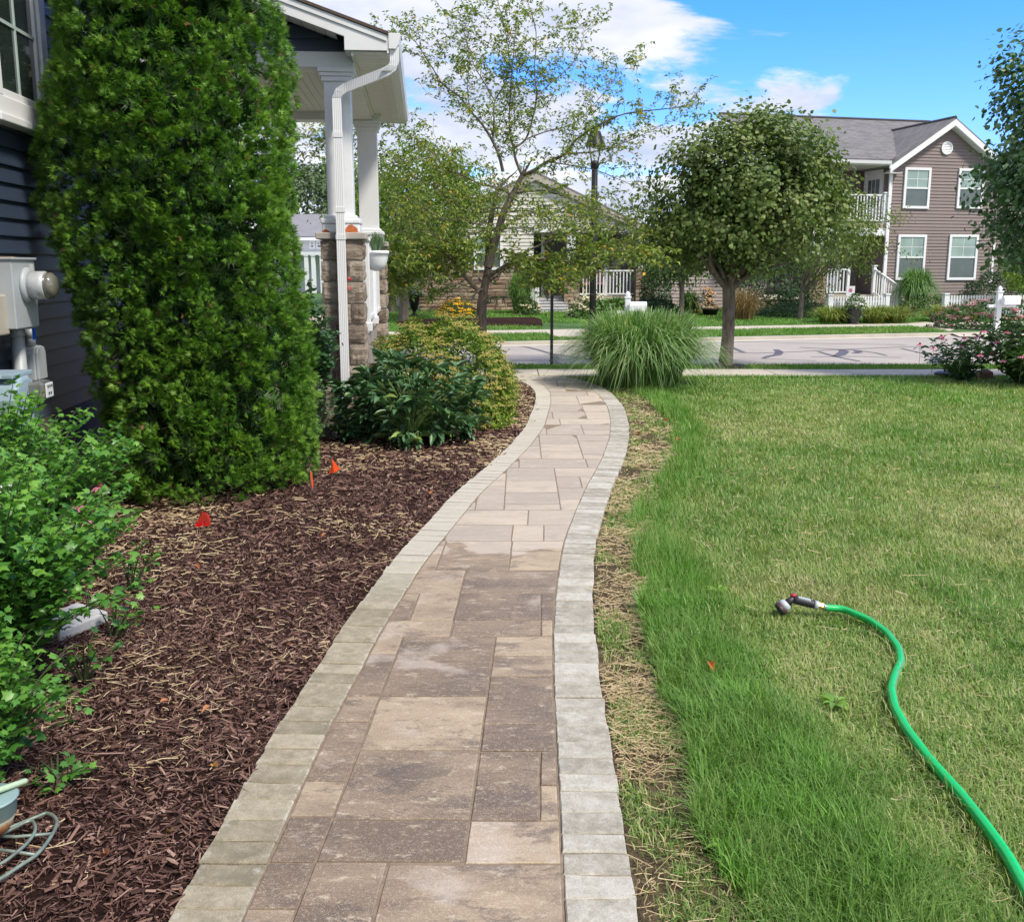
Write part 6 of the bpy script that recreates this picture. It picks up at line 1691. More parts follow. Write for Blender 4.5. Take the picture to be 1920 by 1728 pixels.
for s in (-1, 1):
    x0 = XM + s * (XM + ov); mb = MB(); mb.prism([(x0, zo - .0), (XM, ZA + .028), (XM, ZA - .17), (x0, zo - .20)] if s < 0 else [(XM, ZA + .028), (x0, zo), (x0, zo - .20), (XM, ZA - .17)], -.33, -.302, 'y'); mb.build('rake_board', WHITE_FAR, BH)
    mb = MB(); mb.prism([(x0, zo - .19), (XM, ZA - .165), (XM, ZA - .19), (x0, zo - .215)], -.30, -.018, 'y'); mb.build('rake_soffit', WHITE_FAR, BH)
mb = MB(); mb.box((-ov - .02, -.305, zo - .22), (.18, -.02, zo - .2)); mb.build('eave_return', WHITE_FAR, BH)
mb = MB(); mb.prism([(-.302, ZE - .02), (-.302, ZE - .15), (-.40, ZE - .12), (-.42, ZE - .02)], XL - .3, -.30, 'x'); mb.build('gutter', WHITE_FAR, BH)
mb = MB(); mb.box((XL, -.3, ZE - .16), (-.02, RB - .02, ZE - .13)); mb.build('porch_ceiling', VINYLW, BH)
mb = MB(); mb.box((-.09, -.055, .1), (.015, -.018, ZE - .2)); mb.build('corner_trim', WHITE_FAR, BH)
dsx = -.14
mb = MB(); mb.beam((-.3, -.35, ZE - .13), (-.3, -.34, ZE - .26), .07, .05, (0, 1, 0)); mb.beam((-.3, -.34, ZE - .24), (dsx + .02, -.12, ZE - .42), .05, .07); mb.beam((dsx + .03, -.10, ZE - .40), (dsx + .03, -.10, .3), .075, .055, (0, 1, 0)); mb.build('downspout', WHITE_FAR, BH)
for (a, b, c, d) in ((1680, 440, 1733, 525), (1776, 440, 1830, 525), (1693, 315, 1742, 391), (1794, 317, 1842, 391)):
    q0, q1 = B(a, d), B(c, b); far_window(BH, B(a, (b+d)/2).x, B(c, (b+d)/2).x, q0.z, q1.z, -.018)
mb = MB(); mb.tube([(XL - .3, 4.6, ZM + .06), (4.6, 4.6, ZM + .06)], .07, 6); mb.build('ridge_cap', plain('ridge_shingle', (.05, .045, .05), .9), BH)
mb = MB(); mb.tube([(XM, -.3, ZA + .09), (XM, 7.9, ZA + .09)], .06, 6); mb.build('ridge_cap', bpy.data.materials['ridge_shingle'], BH)
# round vent
vc = B(1774, 278); RX = Matrix.Rotation(math.pi/2, 3, 'X')
mb = MB(); mb.lathe([(.215, -.0), (.215, .05), (.165, .05), (.165, .02)], (vc.x, -.018, vc.z), 28, RX); v_ = mb.build('gable_vent', WHITE_FAR, BH)
mb = MB()
for k in range(6):
    zz_ = vc.z - .13 + k * .052; hw_ = math.sqrt(max(.001, .165**2 - (zz_ - vc.z)**2)); mb.add([(vc.x - hw_, -.06, zz_ - .018), (vc.x + hw_, -.06, zz_ - .018), (vc.x + hw_, -.036, zz_ + .024), (vc.x - hw_, -.036, zz_ + .024)], [(0, 1, 2, 3)])
mb.build('louvre', WHITE_FAR, v_)
# balcony door on the return wall, balcony deck and rail
def wdoor(parent, x0, x1, z0, z1, M, glass=True):
    f = MB(M); f.box((x0, -.05, z0), (x1, -.015, z1)); o = f.build('door', WHITE_FAR, parent)
    c = .11
    g_ = MB(M); g_.box((x0 + c + .1, -.056, z0 + .55), (x1 - c - .1, -.051, z1 - c - .1)); g_.build('pane', glassmat('door_glass', (.20, .24, .26), .12), o)
    h_ = MB(M); h_.box((x0, -.085, z0), (x0 + c, -.0505, z1 + c)); h_.box((x1 - c, -.085, z0), (x1, -.0505, z1 + c)); h_.box((x0 + c, -.085, z1), (x1 - c, -.0505, z1 + c))
    for k in range(1, 3): xx = x0 + c + .1 + (x1 - x0 - 2*c - .2) * k / 3; h_.box((xx - .012, -.062, z0 + .55), (xx + .012, -.0565, z1 - c - .1))
    h_.build('door_frame', WHITE_FAR, o); return o
Zb = B(1640, 419, 0).z; Zp = B(1600, 553, 0).z
MR = Matrix.Translation((-.002, RB - .02, 0)) @ Matrix.Rotation(-math.pi/2, 4, 'Z')
wdoor(BH, .22, 1.3, Zb + .02, B(1640, 325, .8).z, MR)
far_window(BH, -3.4, -2.2, Zb + .8, ZE - .35, RB - .02)
mb = MB(); mb.box((-5.2, -.05, Zb - .16), (-.095, RB - .03, Zb)); mb.build('balcony_deck', plain('deck_tan', (.38, .33, .27), .8, .1), BH)
mb = MB(); mb.box((-5.2, -.08, Zb - .40), (-.095, .06, Zb - .165)); mb.build('porch_beam', WHITE_FAR, BH)
rail(BH, (-5.1, 0, Zb), (-.16, 0, Zb), .92); post(BH, (-.20, 0.0, Zb + .001), .98); post(BH, (-2.6, 0, Zb + .001), .98)
mb = MB(); mb.box((-5.2, -.1, Zp - .12), (-.095, RB - .03, Zp)); mb.build('porch_floor', CONC, BH)
veneer(BH, -5.2, -.1, .05, Zp - .125, .0, 8, name='porch_foundation')
wdoor(BH, -1.55, -.70, Zp + .01, Zp + 2.0, Matrix.Translation((0, RB - .02, 0)))
rail(BH, (-2.9, 0.0, Zp), (-1.45, 0.0, Zp), .85); post(BH, (-1.4, 0, Zp + .001), .93, .09); post(BH, (-.42, 0, Zp + .001), .95, .1)
pq = B(1525, 570, -.0); veneer(BH, pq.x - .35, pq.x + .25, .05, 1.75, -.25, 9, name='stone_pier', depth=.55)
mb = MB(); mb.box((pq.x - .42, -.32, 1.752), (pq.x + .32, .36, 1.83)); mb.build('pier_cap', CAPM, BH); post(BH, (pq.x - .05, 0, 1.831), Zb - 2.25, .28, 'porch_column')
# stairs coming forward with rail
for k in range(4): 
    mb = MB(); mb.box((-1.35, -.1 - .28 * (k + 1), .0), (-.3, -.101 - .28 * k, Zp - .15 * (k + 1))); mb.build('step', CONC, BH)
rail(BH, (-.42, -.06, Zp - .02), (-.30, -1.25, .12), .86, 'stair_rail', .13); post(BH, (-.30, -1.3, .05), 1.0, .12, 'newel_post')
# lower wing behind the linden
XW = B(1226, 560, 1).x
mb = MB(); mb.box((XW, 1.0, .0), (XL - .01, 7, 2.2)); mb.build('side_wing', plain('pale_pink_vinyl', (.34, .285, .27), .6, .05), BH)
siding(BH, XW, XL - .01, .25, 2.2, .115, plain('pale_taupe_vinyl', (.36, .30, .285), .6, .05, rnd=.04), Matrix.Translation((0, .998, 0)))
mb = roofplane('x', (XW - .3, .6, 2.2), (XL, .6, 2.2), (XL, 4, 3.0), (XW - .3, 4, 3.0)); mb.build('wing_roof', SHING.m, BH)
# right neighbour strip of the same house: side window at the far edge
far_window(BH, W + .25, W + 1.3, B(1862, 530, 1.5).z, B(1862, 455, 1.5).z, 1.48)
mb = MB(); mb.box((W + .002, 1.5, 0), (W + 4.5, 8, ZE - .4)); mb.build('rear_block', BRN, BH)
siding(BH, W + .01, W + 4.5, .12, ZE - .42, .108, BRN, Matrix.Translation((0, 1.498, 0)))

# ---------------- pale bungalow
BG = empty('pale_bungalow', (P(1000, 595, 33).x, 33.0, 0), R(6)); tag(BG, 'low cream sided house with stone facing and front porch behind the open tree', 'house')
def C_(px, py, ly=0.0): return hit(BG, px, py, ly)
CREAM = plain('cream_vinyl', (.62, .60, .54), .6, .04, 1.5, rnd=.03); DKG = plain('dark_grey_vinyl', (.10, .10, .10), .6, .05, 1.5, rnd=.05)
xl = C_(785, 550).x; xr = C_(1192, 437).x; xw = C_(1000, 550).x; xa = C_(1003, 326).x; za = C_(1003, 326).z; zbm = C_(1120, 436).z
ze = C_(1198, 424).z
half = xr + .15 - xa; sl = (za - ze) / half; xl = min(xl, xa - half + .15)
veneer(BG, xl, xw, .1, C_(930, 497).z, -.02, 21, rowh=.125)
mb = MB(); mb.box((xl, .001, 0), (xw, 7, zbm + .149)); mb.build('front_room', CREAM, BG)
siding(BG, xl, xw, C_(930, 497).z + .03, zbm + .16, .115, CREAM, I4)
mb = MB(); mb.box((xw + .002, 1.9, 0), (xr + 2.8, 7, zbm)); mb.build('porch_back_wall', DKG, BG)
siding(BG, xw + .01, xr + 2.8, .5, zbm, .115, DKG, Matrix.Translation((0, 1.898, 0)))
siding(BG, xl, xr, zbm + .16, za - .05, .115, CREAM, Matrix.Translation((0, -.03, 0)), span=lambda z: (max(xl, xa - (za - z) / sl + .05), min(xr + .1, xa + (za - z) / sl - .05)))
mb = MB(); mb.prism([(max(xl, xa - (za - zbm - .15) / sl), zbm + .15), (xr + .1, zbm + .15), (xa, za - .02)], -.025, 7, 'y'); mb.build('gable', CREAM, BG)
mb = MB(); mb.box((xw, -.08, zbm - .0), (xr + .12, .12, zbm + .158)); mb.build('porch_beam', WHITE_FAR, BG)
mb = MB(); mb.box((xw, .12, zbm + .02), (xr + .1, 1.89, zbm + .05)); mb.build('porch_ceiling', VINYLW, BG)
for s in (-1, 1):
    L_ = half + .15; xe = xa + s * L_; z_e = za - sl * L_
    mb = roofplane('x', (xe, -.20, z_e), (xe, 7, z_e), (xa, 7, za), (xa, -.20, za)) if s < 0 else roofplane('x', (xe, 7, z_e), (xe, -.20, z_e), (xa, -.20, za), (xa, 7, za)); mb.build('roof', SHING.m, BG)
    q = [(xe, z_e - .01), (xa, za - .01), (xa, za - .20), (xe, z_e - .2)]
    mb = MB(); mb.prism(q if s < 0 else q[::-1], -.23, -.205, 'y'); mb.build('rake_board', plain('taupe_trim', (.42, .38, .33), .6), BG)
# left side gable piece rising behind the tree
mb = MB(); mb.prism([(xl - 2.0, .0), (xl - .01, .0), (xl - .01, C_(880, 360, 2).z), (xl - 2.0, C_(860, 400, 2).z)], 2.0, 7, 'y'); mb.build('rear_room', CREAM, BG)
zf = C_(1120, 557).z
mb = MB(); mb.box((C_(1062, 556).x, -.1, zf - .14), (xr + .25, 1.89, zf)); mb.build('porch_floor', CONC, BG)
mb = MB(); mb.box((xw + .01, .25, zf - .15), (C_(1061, 556).x, 1.89, zf - .002)); mb.build('entry_floor', plain('grey_decking', (.36, .36, .37), .8, .1), BG)
veneer(BG, C_(1084, 575).x, xr + .25, .12, zf - .142, -.02, 22, name='porch_foundation', rowh=.1)
px0, px1 = C_(1057, 540, -.2).x, C_(1086, 540, -.2).x
veneer(BG, px0, px1, .05, C_(1070, 505, -.2).z, -.25, 23, name='stone_pier', depth=.5)
M_side = Matrix.Translation((px0, .25, 0)) @ Matrix.Rotation(-math.pi/2, 4, 'Z')
mb = MB(); mb.box((px0 - .05, -.3, C_(1070, 505, -.2).z + .002), (px1 + .05, .3, C_(1070, 505, -.2).z + .07)); mb.build('pier_cap', CAPM, BG)
post(BG, ((px0 + px1) / 2, 0, C_(1070, 505, -.2).z + .071), zbm - C_(1070, 505, -.2).z - .12, .26, 'porch_column')
qx = C_(1205, 540, -.2).x; veneer(BG, qx - .25, qx + .25, .05, C_(1205, 505, -.2).z, -.25, 24, name='stone_pier', depth=.5)
post(BG, (qx, 0, C_(1205, 505, -.2).z + .01), zbm - C_(1205, 505, -.2).z - .06, .26, 'porch_column')
rail(BG, (px1 + .05, 0, zf), (qx - .26, 0, zf), .84, step=.105)
post(BG, (C_(1134, 500, 1.8).x, 1.7, zf + .001), 1.6, .12, 'door_frame')
far_window(BG, C_(888, 480).x, C_(942, 480).x, C_(915, 506).z, C_(915, 440).z, -.05, grid=True, mull=True)
mb = MB(); mb.box((C_(996, 540, 1.85).x, 1.83, zf - .001), (C_(1013, 540, 1.85).x, 1.87, zf + 2.0)); mb.build('front_door', BLACKM, BG)
mb = MB(); mb.box((C_(1014, 540, 1.85).x, 1.80, zf - .001), (C_(1020, 540, 1.85).x, 1.87, zf + 2.05)); mb.build('door_trim', WHITE_FAR, BG)
# porch steps
sx0, sx1 = C_(1006, 580, -.9).x, C_(1068, 580, -.9).x; nst = 6; zs0 = C_(1035, 597, -1.6).z
for k in range(nst):
    zt = zf - (zf - zs0) * (k + 1) / (nst + 1); mb = MB(); mb.box((sx0, .24 - .28 * (k + 1), .02), (sx1, .239 - .28 * k, zt)); mb.build('step', plain('grey_decking_step', (.40, .41, .42), .8, .1), BG)
    mb = MB(); mb.box((sx0 - .01, .24 - .28 * (k + 1) - .03, zt + .001), (sx1 + .01, .238 - .28 * k, zt + .03)); mb.build('tread', plain('pale_tread', (.52, .52, .52), .8, .1), BG)
post(BG, (sx0 - .07, -1.5, .05), zs0 + 1.0, .13, 'newel_post'); post(BG, (sx0 - .10, .1, zf), 1.0, .12, 'newel_post')
rail(BG, (sx0 - .07, -1.45, zs0 + .03), (sx0 - .10, .05, zf - .02), .85, 'stair_rail', .13)
# pink cushions behind the porch rail
for px, lab in ((1101, 'left pink cushioned seat behind the bungalow porch rail'), (1122, 'right pink cushioned seat behind the bungalow porch rail')):
    c_ = C_(px, 530, .9); e = empty('porch_chair', BG.matrix_basis @ Vector((c_.x, .9, zf)), R(6)); tag(e, lab, 'chair', 'pink cushioned porch seats')
    mb = MB(); mb.box((-.16, -.2, .38), (.16, .2, .46)); mb.box((-.16, .14, .461), (.16, .24, .85)); mb.build('cushion', plain('pink_fabric', (.48, .20, .20), .8, .1), e, bevel=.03)
    mb = MB(); 
    for sx_ in (-.15, .15):
        for sy_ in (-.18, .2): mb.box((sx_ - .015, sy_ - .015, .0), (sx_ + .015, sy_ + .015, .379))
    mb.build('legs', BLACKM, e)
# concrete walk steps down to the sidewalk, walks
def stepblock(px0_, px1_, pyt, pyb, Y, label):
    a, b, c = P(px0_, pyt, Y), P(px1_, pyt, Y), P(px0_, pyb, Y); mb = MB(); mb.box((a.x, Y, c.z - .02), (b.x, Y + 1.1, a.z)); o = mb.build('walk_step', plain('warm_concrete', (.42, .36, .27), .85, .1), bevel=.01); tag(o, label, 'step')
stepblock(1012, 1082, 602, 611, 29.4, 'upper tan concrete step leading to the bungalow porch'); stepblock(1018, 1090, 612, 621, 28.2, 'lower tan concrete step leading to the bungalow walk')
def walk(name, pts, lab, mat=CONC, dz=.012):
    q_ = []
    for x, y in pts:
        p = gfar(x, y); q_.append(Vector((p.x, p.y, p.z + dz)))
    mb = MB(); mb.add(q_, [tuple(range(len(q_)))]); tag(mb.build(name, mat), lab, None, None, 'structure')
walk('walkway', [(1046,640),(1102,640),(1092,628),(1088,621),(1022,621),(1030,628)], 'cream walk from the street to the bungalow steps')
walk('walkway', [(1700,607),(1735,604),(1800,612),(1880,625),(1860,632),(1800,632),(1770,626),(1740,616),(1705,612)], 'cream curving walk toward the brown house gate')

# ---------------- house glimpsed under the porch roof
FH = empty('white_house', (P(590, 500, 46).x, 46, 0), R(-4)); tag(FH, 'white house with grey roof seen under our porch roof', 'house')
def D_h(px, py, ly=0.0): return hit(FH, px, py, ly)
zt = D_h(590, 446).z; x0, x1 = D_h(520, 470).x, D_h(660, 470).x
mb = MB(); mb.box((x0, 0, 0), (x1, 6, zt)); mb.build('wall', plain('white_siding', (.66, .67, .68), .6, .04), FH)
siding(FH, x0, x1, .3, zt, .14, plain('white_siding_board', (.68, .69, .70), .6, .03), Matrix.Translation((0, -.002, 0)))
mb = roofplane('x', (x0 - .3, -.4, zt), (x1 + .3, -.4, zt), (x1 + .3, 3.5, D_h(590, 404, 3.5).z), (x0 - .3, 3.5, D_h(590, 404, 3.5).z)); mb.build('roof', plain('grey_roof', (.22, .22, .24), .9, .1, 3), FH)
mb = MB(); mb.box((x0 - .3, -.45, zt - .12), (x1 + .3, -.402, zt)); mb.build('fascia', WHITE_FAR, FH)
far_window(FH, D_h(581, 470).x, D_h(592, 470).x, D_h(590, 467).z, D_h(590, 451).z, -.02, grid=True); far_window(FH, D_h(593, 470).x, D_h(606, 470).x, D_h(590, 467).z, D_h(590, 451).z, -.02, grid=True)
mb = MB(); mb.box((x0, -1.6, D_h(590, 478, -1.6).z), (x1, -.03, D_h(590, 472, -1.6).z)); mb.build('porch_roof', WHITE_FAR, FH)
for px in (575, 588, 604): post(FH, (D_h(px, 500, -1.5).x, -1.5, .1), D_h(590, 478, -1.5).z - .15, .16, 'porch_post')

# ================================================================== STREET FURNITURE
lp = empty('street_lamp', (P(1111, 590, 25.4).x, 25.4, .07)); tag(lp, 'tall black street lamp with open lantern head across the street', 'lamp')
ztop = P(1112, 318, 25.4).z - .07
mb = MB(); mb.tube([(0, 0, -.1), (0, 0, ztop)], [.085, .075], 12); mb.lathe([(.11, 0), (.11, .25), (.085, .3), (.07, .5)], (0, 0, -.05), 12); mb.build('pole', BLACKM, lp, True)
mb = MB(); mb.lathe([(.05, 0), (.095, .05), (.115, .15), (.10, .2), (.05, .23)], (0, 0, ztop - .02), 12); mb.build('collar', BLACKM, lp, True)
mb = MB()
for k in range(4):
    t = k * math.pi/2 + .78; mb.tube([(.09*math.cos(t), .09*math.sin(t), ztop + .1), (.20*math.cos(t), .20*math.sin(t), ztop + .56)], .010, 5)
mb.build('arms', BLACKM, lp)
mb = MB(); mb.lathe([(.235, 0), (.245, .03), (.21, .07), (.16, .25), (.13, .34), (.04, .38), (.02, .47)], (0, 0, ztop + .54), 16); mb.build('hood', BLACKM, lp, True)
gl = Mt('lamp_glass', .1, 0, .5); gl.col((.75, .78, .8)); tb = gl.n('ShaderNodeBsdfTransparent'); mx = gl.n('ShaderNodeMixShader'); mx.inputs[0].default_value = .18
gl.l(tb.outputs[0], mx.inputs[1]); gl.l(gl.b.outputs[0], mx.inputs[2]); gl.l(mx.outputs[0], gl.o.inputs[0])
mb = MB(); mb.lathe([(.085, .12), (.19, .535)], (0, 0, ztop), 16); mb.build('glass', gl.m, lp, True)
sg_ = empty('street_sign', (P(1034, 683, 16.75).x, 16.75, -.03)); tag(sg_, 'thin dark sign post on the near verge with its plate seen edge on', 'sign')
mb = MB(); mb.box((-.024, -.024, 0), (.024, .024, 1.62)); mb.build('post', plain('dark_green_post', (.025, .03, .03), .5, .1), sg_)
mb = MB(); mb.box((-.045, -.15, P(1034, 555, 16.75).z + .03), (-.026, .15, P(1034, 515, 16.75).z + .03)); mb.build('plate', plain('pale_sign_back', (.55, .54, .48), .5, .05), sg_, bevel=.004)

def mailbox(px, py_top, py_bot, Y, label, flip=1, yaw=0.0):
    b = P(px, py_bot, Y); t = P(px, py_top, Y); h = t.z - .02 - zfar(b.x, Y); e = empty('mailbox', (b.x, Y, zfar(b.x, Y)), yaw); tag(e, label, 'mailbox')
    mb = MB(); mb.box((-.06, -.06, -.05), (.06, .06, h - .16)); mb.build('post', WHITE_FAR, e, bevel=.005)
    mb = MB(); mb.box((-.075, -.075, h - .159), (.075, .075, h - .125)); mb.lathe([(.045, 0), (.065, .04), (.05, .08), (.004, .125)], (0, 0, h - .125), 8); mb.build('finial', WHITE_FAR, e)
    zb_ = h - .46; mb = MB(); mb.box((-.26 * flip, -.045, zb_ - .07), (.40 * flip, -.061 + .12, zb_)) ; mb.build('arm', WHITE_FAR, e, bevel=.005)
    mb = MB(); L0, L1 = .02 * flip, .42 * flip
    pr = [(-.09, zb_ + .005), (.09, zb_ + .005), (.09, zb_ + .13)] + [(.09 * math.cos(a), zb_ + .13 + .09 * math.sin(a)) for a in np.linspace(.3, math.pi - .3, 7)] + [(-.09, zb_ + .13)]
    pr = [(u - .155, v) for u, v in pr]
    mb.prism(pr, L0, L1, 'x'); mb.build('box', WHITE_FAR, e, bevel=.006)
    return e
mailbox(1176, 544, 612, 23.9, 'white post mailbox behind the silver grass, before the bungalow'); mailbox(1867, 534, 632, 25.2, 'white post mailbox behind the coneflowers at the right edge')

# ---------------- picket fences
def picket_fence(label, p0, p1, pyt, group=None, h=.72):
    p0, p1 = Vector(p0), Vector(p1); d = p1 - p0; a = math.atan2(d.y, d.x); L = d.length; e = empty('picket_fence', p0, a); tag(e, label, 'fence')
    r_ = MB(); r_.box((.06, .0, h * .28), (L - .06, .035, h * .28 + .07)); r_.build('rail', WHITE_FAR, e); r_ = MB(); r_.box((.06, .0, h * .70), (L - .06, .035, h * .70 + .07)); r_.build('rail', WHITE_FAR, e)
    pm = MB(); pm.prism([(-.027, .04), (.027, .04), (.027, h - .03), (0, h), (-.027, h - .03)], -.022, -.001, 'y'); pk = pm.mesh('picket', WHITE_FAR)
    n = int(L / .092)
    for i in range(1, n): link('picket', pk, e, (L * i / n, 0, 0))
    for x in (0.0, L):
        q = MB(); q.box((x - .065, -.05, 0), (x + .065, .08, h + .02)); q.box((x - .085, -.07, h + .021), (x + .085, .10, h + .06)); q.build('post', WHITE_FAR, e)
def on_far(px, Y, z=None):
    p = P(px, 600, Y); return Vector((p.x, Y, zfar(p.x, Y)))
picket_fence('short white picket fence before the steps of the brown house', on_far(1553, 29.0), on_far(1660, 29.6), 562, h=.66)
picket_fence('long white picket fence running off the right edge of the picture', on_far(1770, 30.0), on_far(1990, 30.9), 562, h=.66)

# ================================================================== FAR PLANTING
gr1 = leafmat('garden_green_leaves', [(0, (.04, .09, .02)), (.5, (.085, .17, .035)), (1, (.18, .27, .08))], .5, .15)
gr2 = leafmat('dark_yew_leaves', [(0, (.018, .05, .018)), (.5, (.038, .095, .03)), (1, (.09, .17, .06))], .5, .1)
gr3 = leafmat('lime_leaves', [(0, (.08, .16, .02)), (.5, (.20, .32, .04)), (1, (.38, .50, .08))], .5, .3)
gr4 = leafmat('mixed_green_leaves', [(0, (.08, .15, .025)), (.5, (.17, .27, .045)), (.95, (.30, .38, .08)), (1, (.75, .5, .06))], .5, .4)
def far_dome(name, label, px, Y, w, h, n, size, mat, seed, cat='shrub', heads=None, hm=None, depth=None, hsize=.05, **k):
    b = on_far(px, Y); return dome(name, label, b, (w / 2, (depth or w * .8) / 2, h), n, size, [LEAF], mat, cat, heads, hm, seed, stems=False, solid=.6, hsize=hsize, **k)
# dense tree to the left across the street
tree('leafy_tree', 'dense green tree with a few yellow leaves across the street at left', 'tree', on_far(757, 27.5), 1.5, .13, (.35, 0, 3.0), (2.0, 1.6, 1.75), 260, 40, .24, .12, [LEAF], gr4, BARK, None, 16, 31, floor=1.0, crownkw=dict(lumps=.22, shell=.4))
tree('leafy_tree', 'low dark tree filling the gap left of the stone faced bungalow wall', 'tree', on_far(735, 31.5), 1.2, .12, (0, 0, 2.4), (1.7, 1.4, 1.5), 160, 36, .24, .13, [LEAF], gr2, BARK, None, 10, 32, floor=.6)
tree('small_tree', 'small tree with thin trunk between bungalow and linden', 'tree', on_far(1276, 29.0), 1.0, .075, (-.15, 0, 2.0), (1.25, 1.1, 1.15), 170, 38, .18, .10, [LEAF], gr1, BARK, None, 14, 33, floor=.95, crownkw=dict(lumps=.2, shell=.35))
tree('small_tree', 'yellowish feathery small tree before the brown house balcony', 'tree', on_far(1500, 29.2), .75, .07, (1.0, 0, 2.35), (1.55, 1.0, 1.35), 150, 34, .17, .085, [LEAF], leafmat('yellow_green_leaves', [(0, (.07, .13, .02)), (.6, (.15, .22, .035)), (1, (.30, .34, .06))], .5, .3), BARK, None, 16, 34, floor=.8, crownkw=dict(lumps=.3, shell=.3))
tree('evergreen_shrub', 'dark evergreen mass behind the linden trunk', 'shrub', on_far(1455, 32.0), 0, .1, (0, 0, .7), (1.3, .9, 1.15), 170, 36, .16, .09, [LEAF], gr2, BARK, None, 8, 35, floor=-.1)
far_dome('juniper', 'low spreading juniper at the left of the short picket fence', 1500, 30.5, 2.6, .42, 2600, .08, gr2, 36)
far_dome('yew_shrub', 'dark yew mound behind the long picket fence', 1870, 32.2, 2.6, 1.35, 6500, .08, gr2, 37)
far_dome('yew_shrub', 'low green hedge between the grass mound and the long fence', 1755, 32.4, 2.2, .55, 2500, .08, gr1, 38)
tree('lime_green_shrub', 'bright yellow green shrub at the right edge above the yew', 'shrub', on_far(1925, 29.5), 0, .1, (0, 0, 1.55), (.85, .8, .75), 120, 34, .14, .09, [LEAF], gr3, BARK, None, 6, 39)
far_dome('foundation_shrub', 'dark clipped shrub against the bungalow porch corner', 1228, 31.8, 1.0, 1.75, 3800, .08, gr2, 40)
far_dome('foundation_shrub', 'low blue green shrub under the small tree', 1225, 29.6, 1.7, .55, 2200, .09, gr2, 41)
far_dome('hosta', 'light green leafy clump beside the lamp post', 1150, 28.6, 1.3, .55, 900, .16, leafmat('hosta_leaves', [(0, (.06, .14, .03)), (1, (.20, .34, .08))], .45, .2), 42, cat='plant')
cream_f = Mt('cream_blooms', .8, 0, .2); cream_f.col(cream_f.ramp(cream_f.attr('tint'), [(0, (.42, .38, .20)), (1, (.75, .68, .48))]))
far_dome('hydrangea', 'hydrangea with cream flower heads at the lamp post foot', 1108, 29.2, 1.35, .62, 900, .10, gr1, 43, heads=26, hm=cream_f.m, hsize=.09)
far_dome('hydrangea', 'small pale flowered shrub beside the bungalow steps', 990, 30.3, .75, .52, 1300, .07, gr1, 44, heads=14, hm=cream_f.m, hsize=.05)
yel_f = Mt('golden_blooms', .7, 0, .2); yel_f.col(yel_f.ramp(yel_f.attr('tint'), [(0, (.50, .22, .01)), (.5, (.80, .42, .01)), (1, (.90, .60, .05))]))
far_dome('golden_coneflowers', 'bright golden yellow flower mound left of the open tree trunk', 857, 29.8, 1.15, .46, 1300, .07, gr1, 45, cat='flowers', heads=110, hm=yel_f.m, hsize=.045)
orange_f = Mt('dry_orange_blooms', .8, 0, .2); orange_f.col(orange_f.ramp(orange_f.attr('tint'), [(0, (.30, .14, .06)), (1, (.60, .36, .18))]))
far_dome('dried_flowers', 'dry orange flower heads beside the black bowl under the linden', 1322, 31.0, .6, .75, 300, .08, gr1, 46, cat='flowers', heads=30, hm=orange_f.m, hsize=.07)
for i, (px, Y, w_, lab) in enumerate([(1556, 27.7, .9, 'daylily clump left of the dark flower urn'), (1590, 27.9, .7, 'second daylily clump close beside the dark flower urn'), (1640, 27.9, 1.0, 'daylily clump right of the dark flower urn'), (1675, 28.1, 1.0, 'daylily clump at the left side of the gate walk'), (1768, 28.5, 1.3, 'daylily clump at the right side of the gate walk'), (1815, 28.7, 1.0, 'daylily clump before the long picket fence')]):
    fountain('daylily_clump', lab, on_far(px, Y), 560, .50, w_ / 2 + .40, .018, leafmat('daylily_leaves', [(0, (.12, .19, .03)), (1, (.36, .42, .10))], .5, .2) if i == 0 else bpy.data.materials['daylily_leaves'], 60 + i, 1.0, cat='plant', segs=5)
b = on_far(1345, 30.4)
fountain('daylily_clump', 'dark strappy clump beside the dry orange flowers', on_far(1292, 31.2), 420, .75, .5, .022, gr1, 68, 1.0, cat='plant', segs=5)
ylf = plain('yellow_petals', (.85, .50, .03), .5)
k_ = 0
for px, py, Y, lab in [(1645, 604, 27.7, 'lone yellow lily low in the left clump'), (1662, 596, 27.8, 'yellow lily at the top of the left clump'), (1762, 604, 28.3, 'yellow orange lily in the clump right of the walk'), (1735, 590, 28.8, 'pale orange lily beside the brown pot')]:
    mb = MB(); mb.lathe([(.01, -.05), (.03, 0), (.06, .03), (.075, .03), (.02, .0)], (0, 0, 0), 6); o = mb.build('lily_bloom', ylf); o.location = P(px, py, Y); o.rotation_euler = (.9, 0, k_); k_ += 1; tag(o, lab, 'flower')
def urn(label, px, Y, h, r, mat, plantm=None, name='urn', flower=None):
    b = on_far(px, Y); e = empty(name, b); tag(e, label, 'urn' if name == 'urn' else 'pot')
    mb = MB(); pr = [(.55, 0), (.55, .06), (.25, .14), (.22, .25), (.55, .42), (.72, .7), (.75, .88), (1.0, .97), (1.0, 1.0), (.8, .99), (.6, .9)] if name == 'urn' else [(.68, 0), (.9, .85), (1.0, .88), (1.0, 1.0), (.88, .99), (.8, .85)]
    mb.lathe([(a * r, z * h) for a, z in pr], (0, 0, 0), 18); mb.build('vessel', mat, e, True)
    return b
wht_f = Mt('white_blooms', .8, 0, .2); wht_f.col(wht_f.ramp(wht_f.attr('tint'), [(0, (.55, .55, .50)), (.8, (.8, .8, .78)), (1, (.45, .04, .12))]))
b = urn('black pedestal urn of white flowers left of the stone wall', 777, 29.6, .62, .21, BLACKM)
dome('potted_flowers', 'white flowers filling the black pedestal urn', b + Vector((0, 0, .58)), (.24, .24, .3), 500, .07, [LEAF], gr1, 'flowers', 14, wht_f.m, 47, stems=False, hsize=.03)
b = urn('dark grey pot of mixed flowers before the short picket fence', 1601, 27.4, .45, .19, plain('slate_pot', (.035, .04, .05), .5), name='flower_pot')
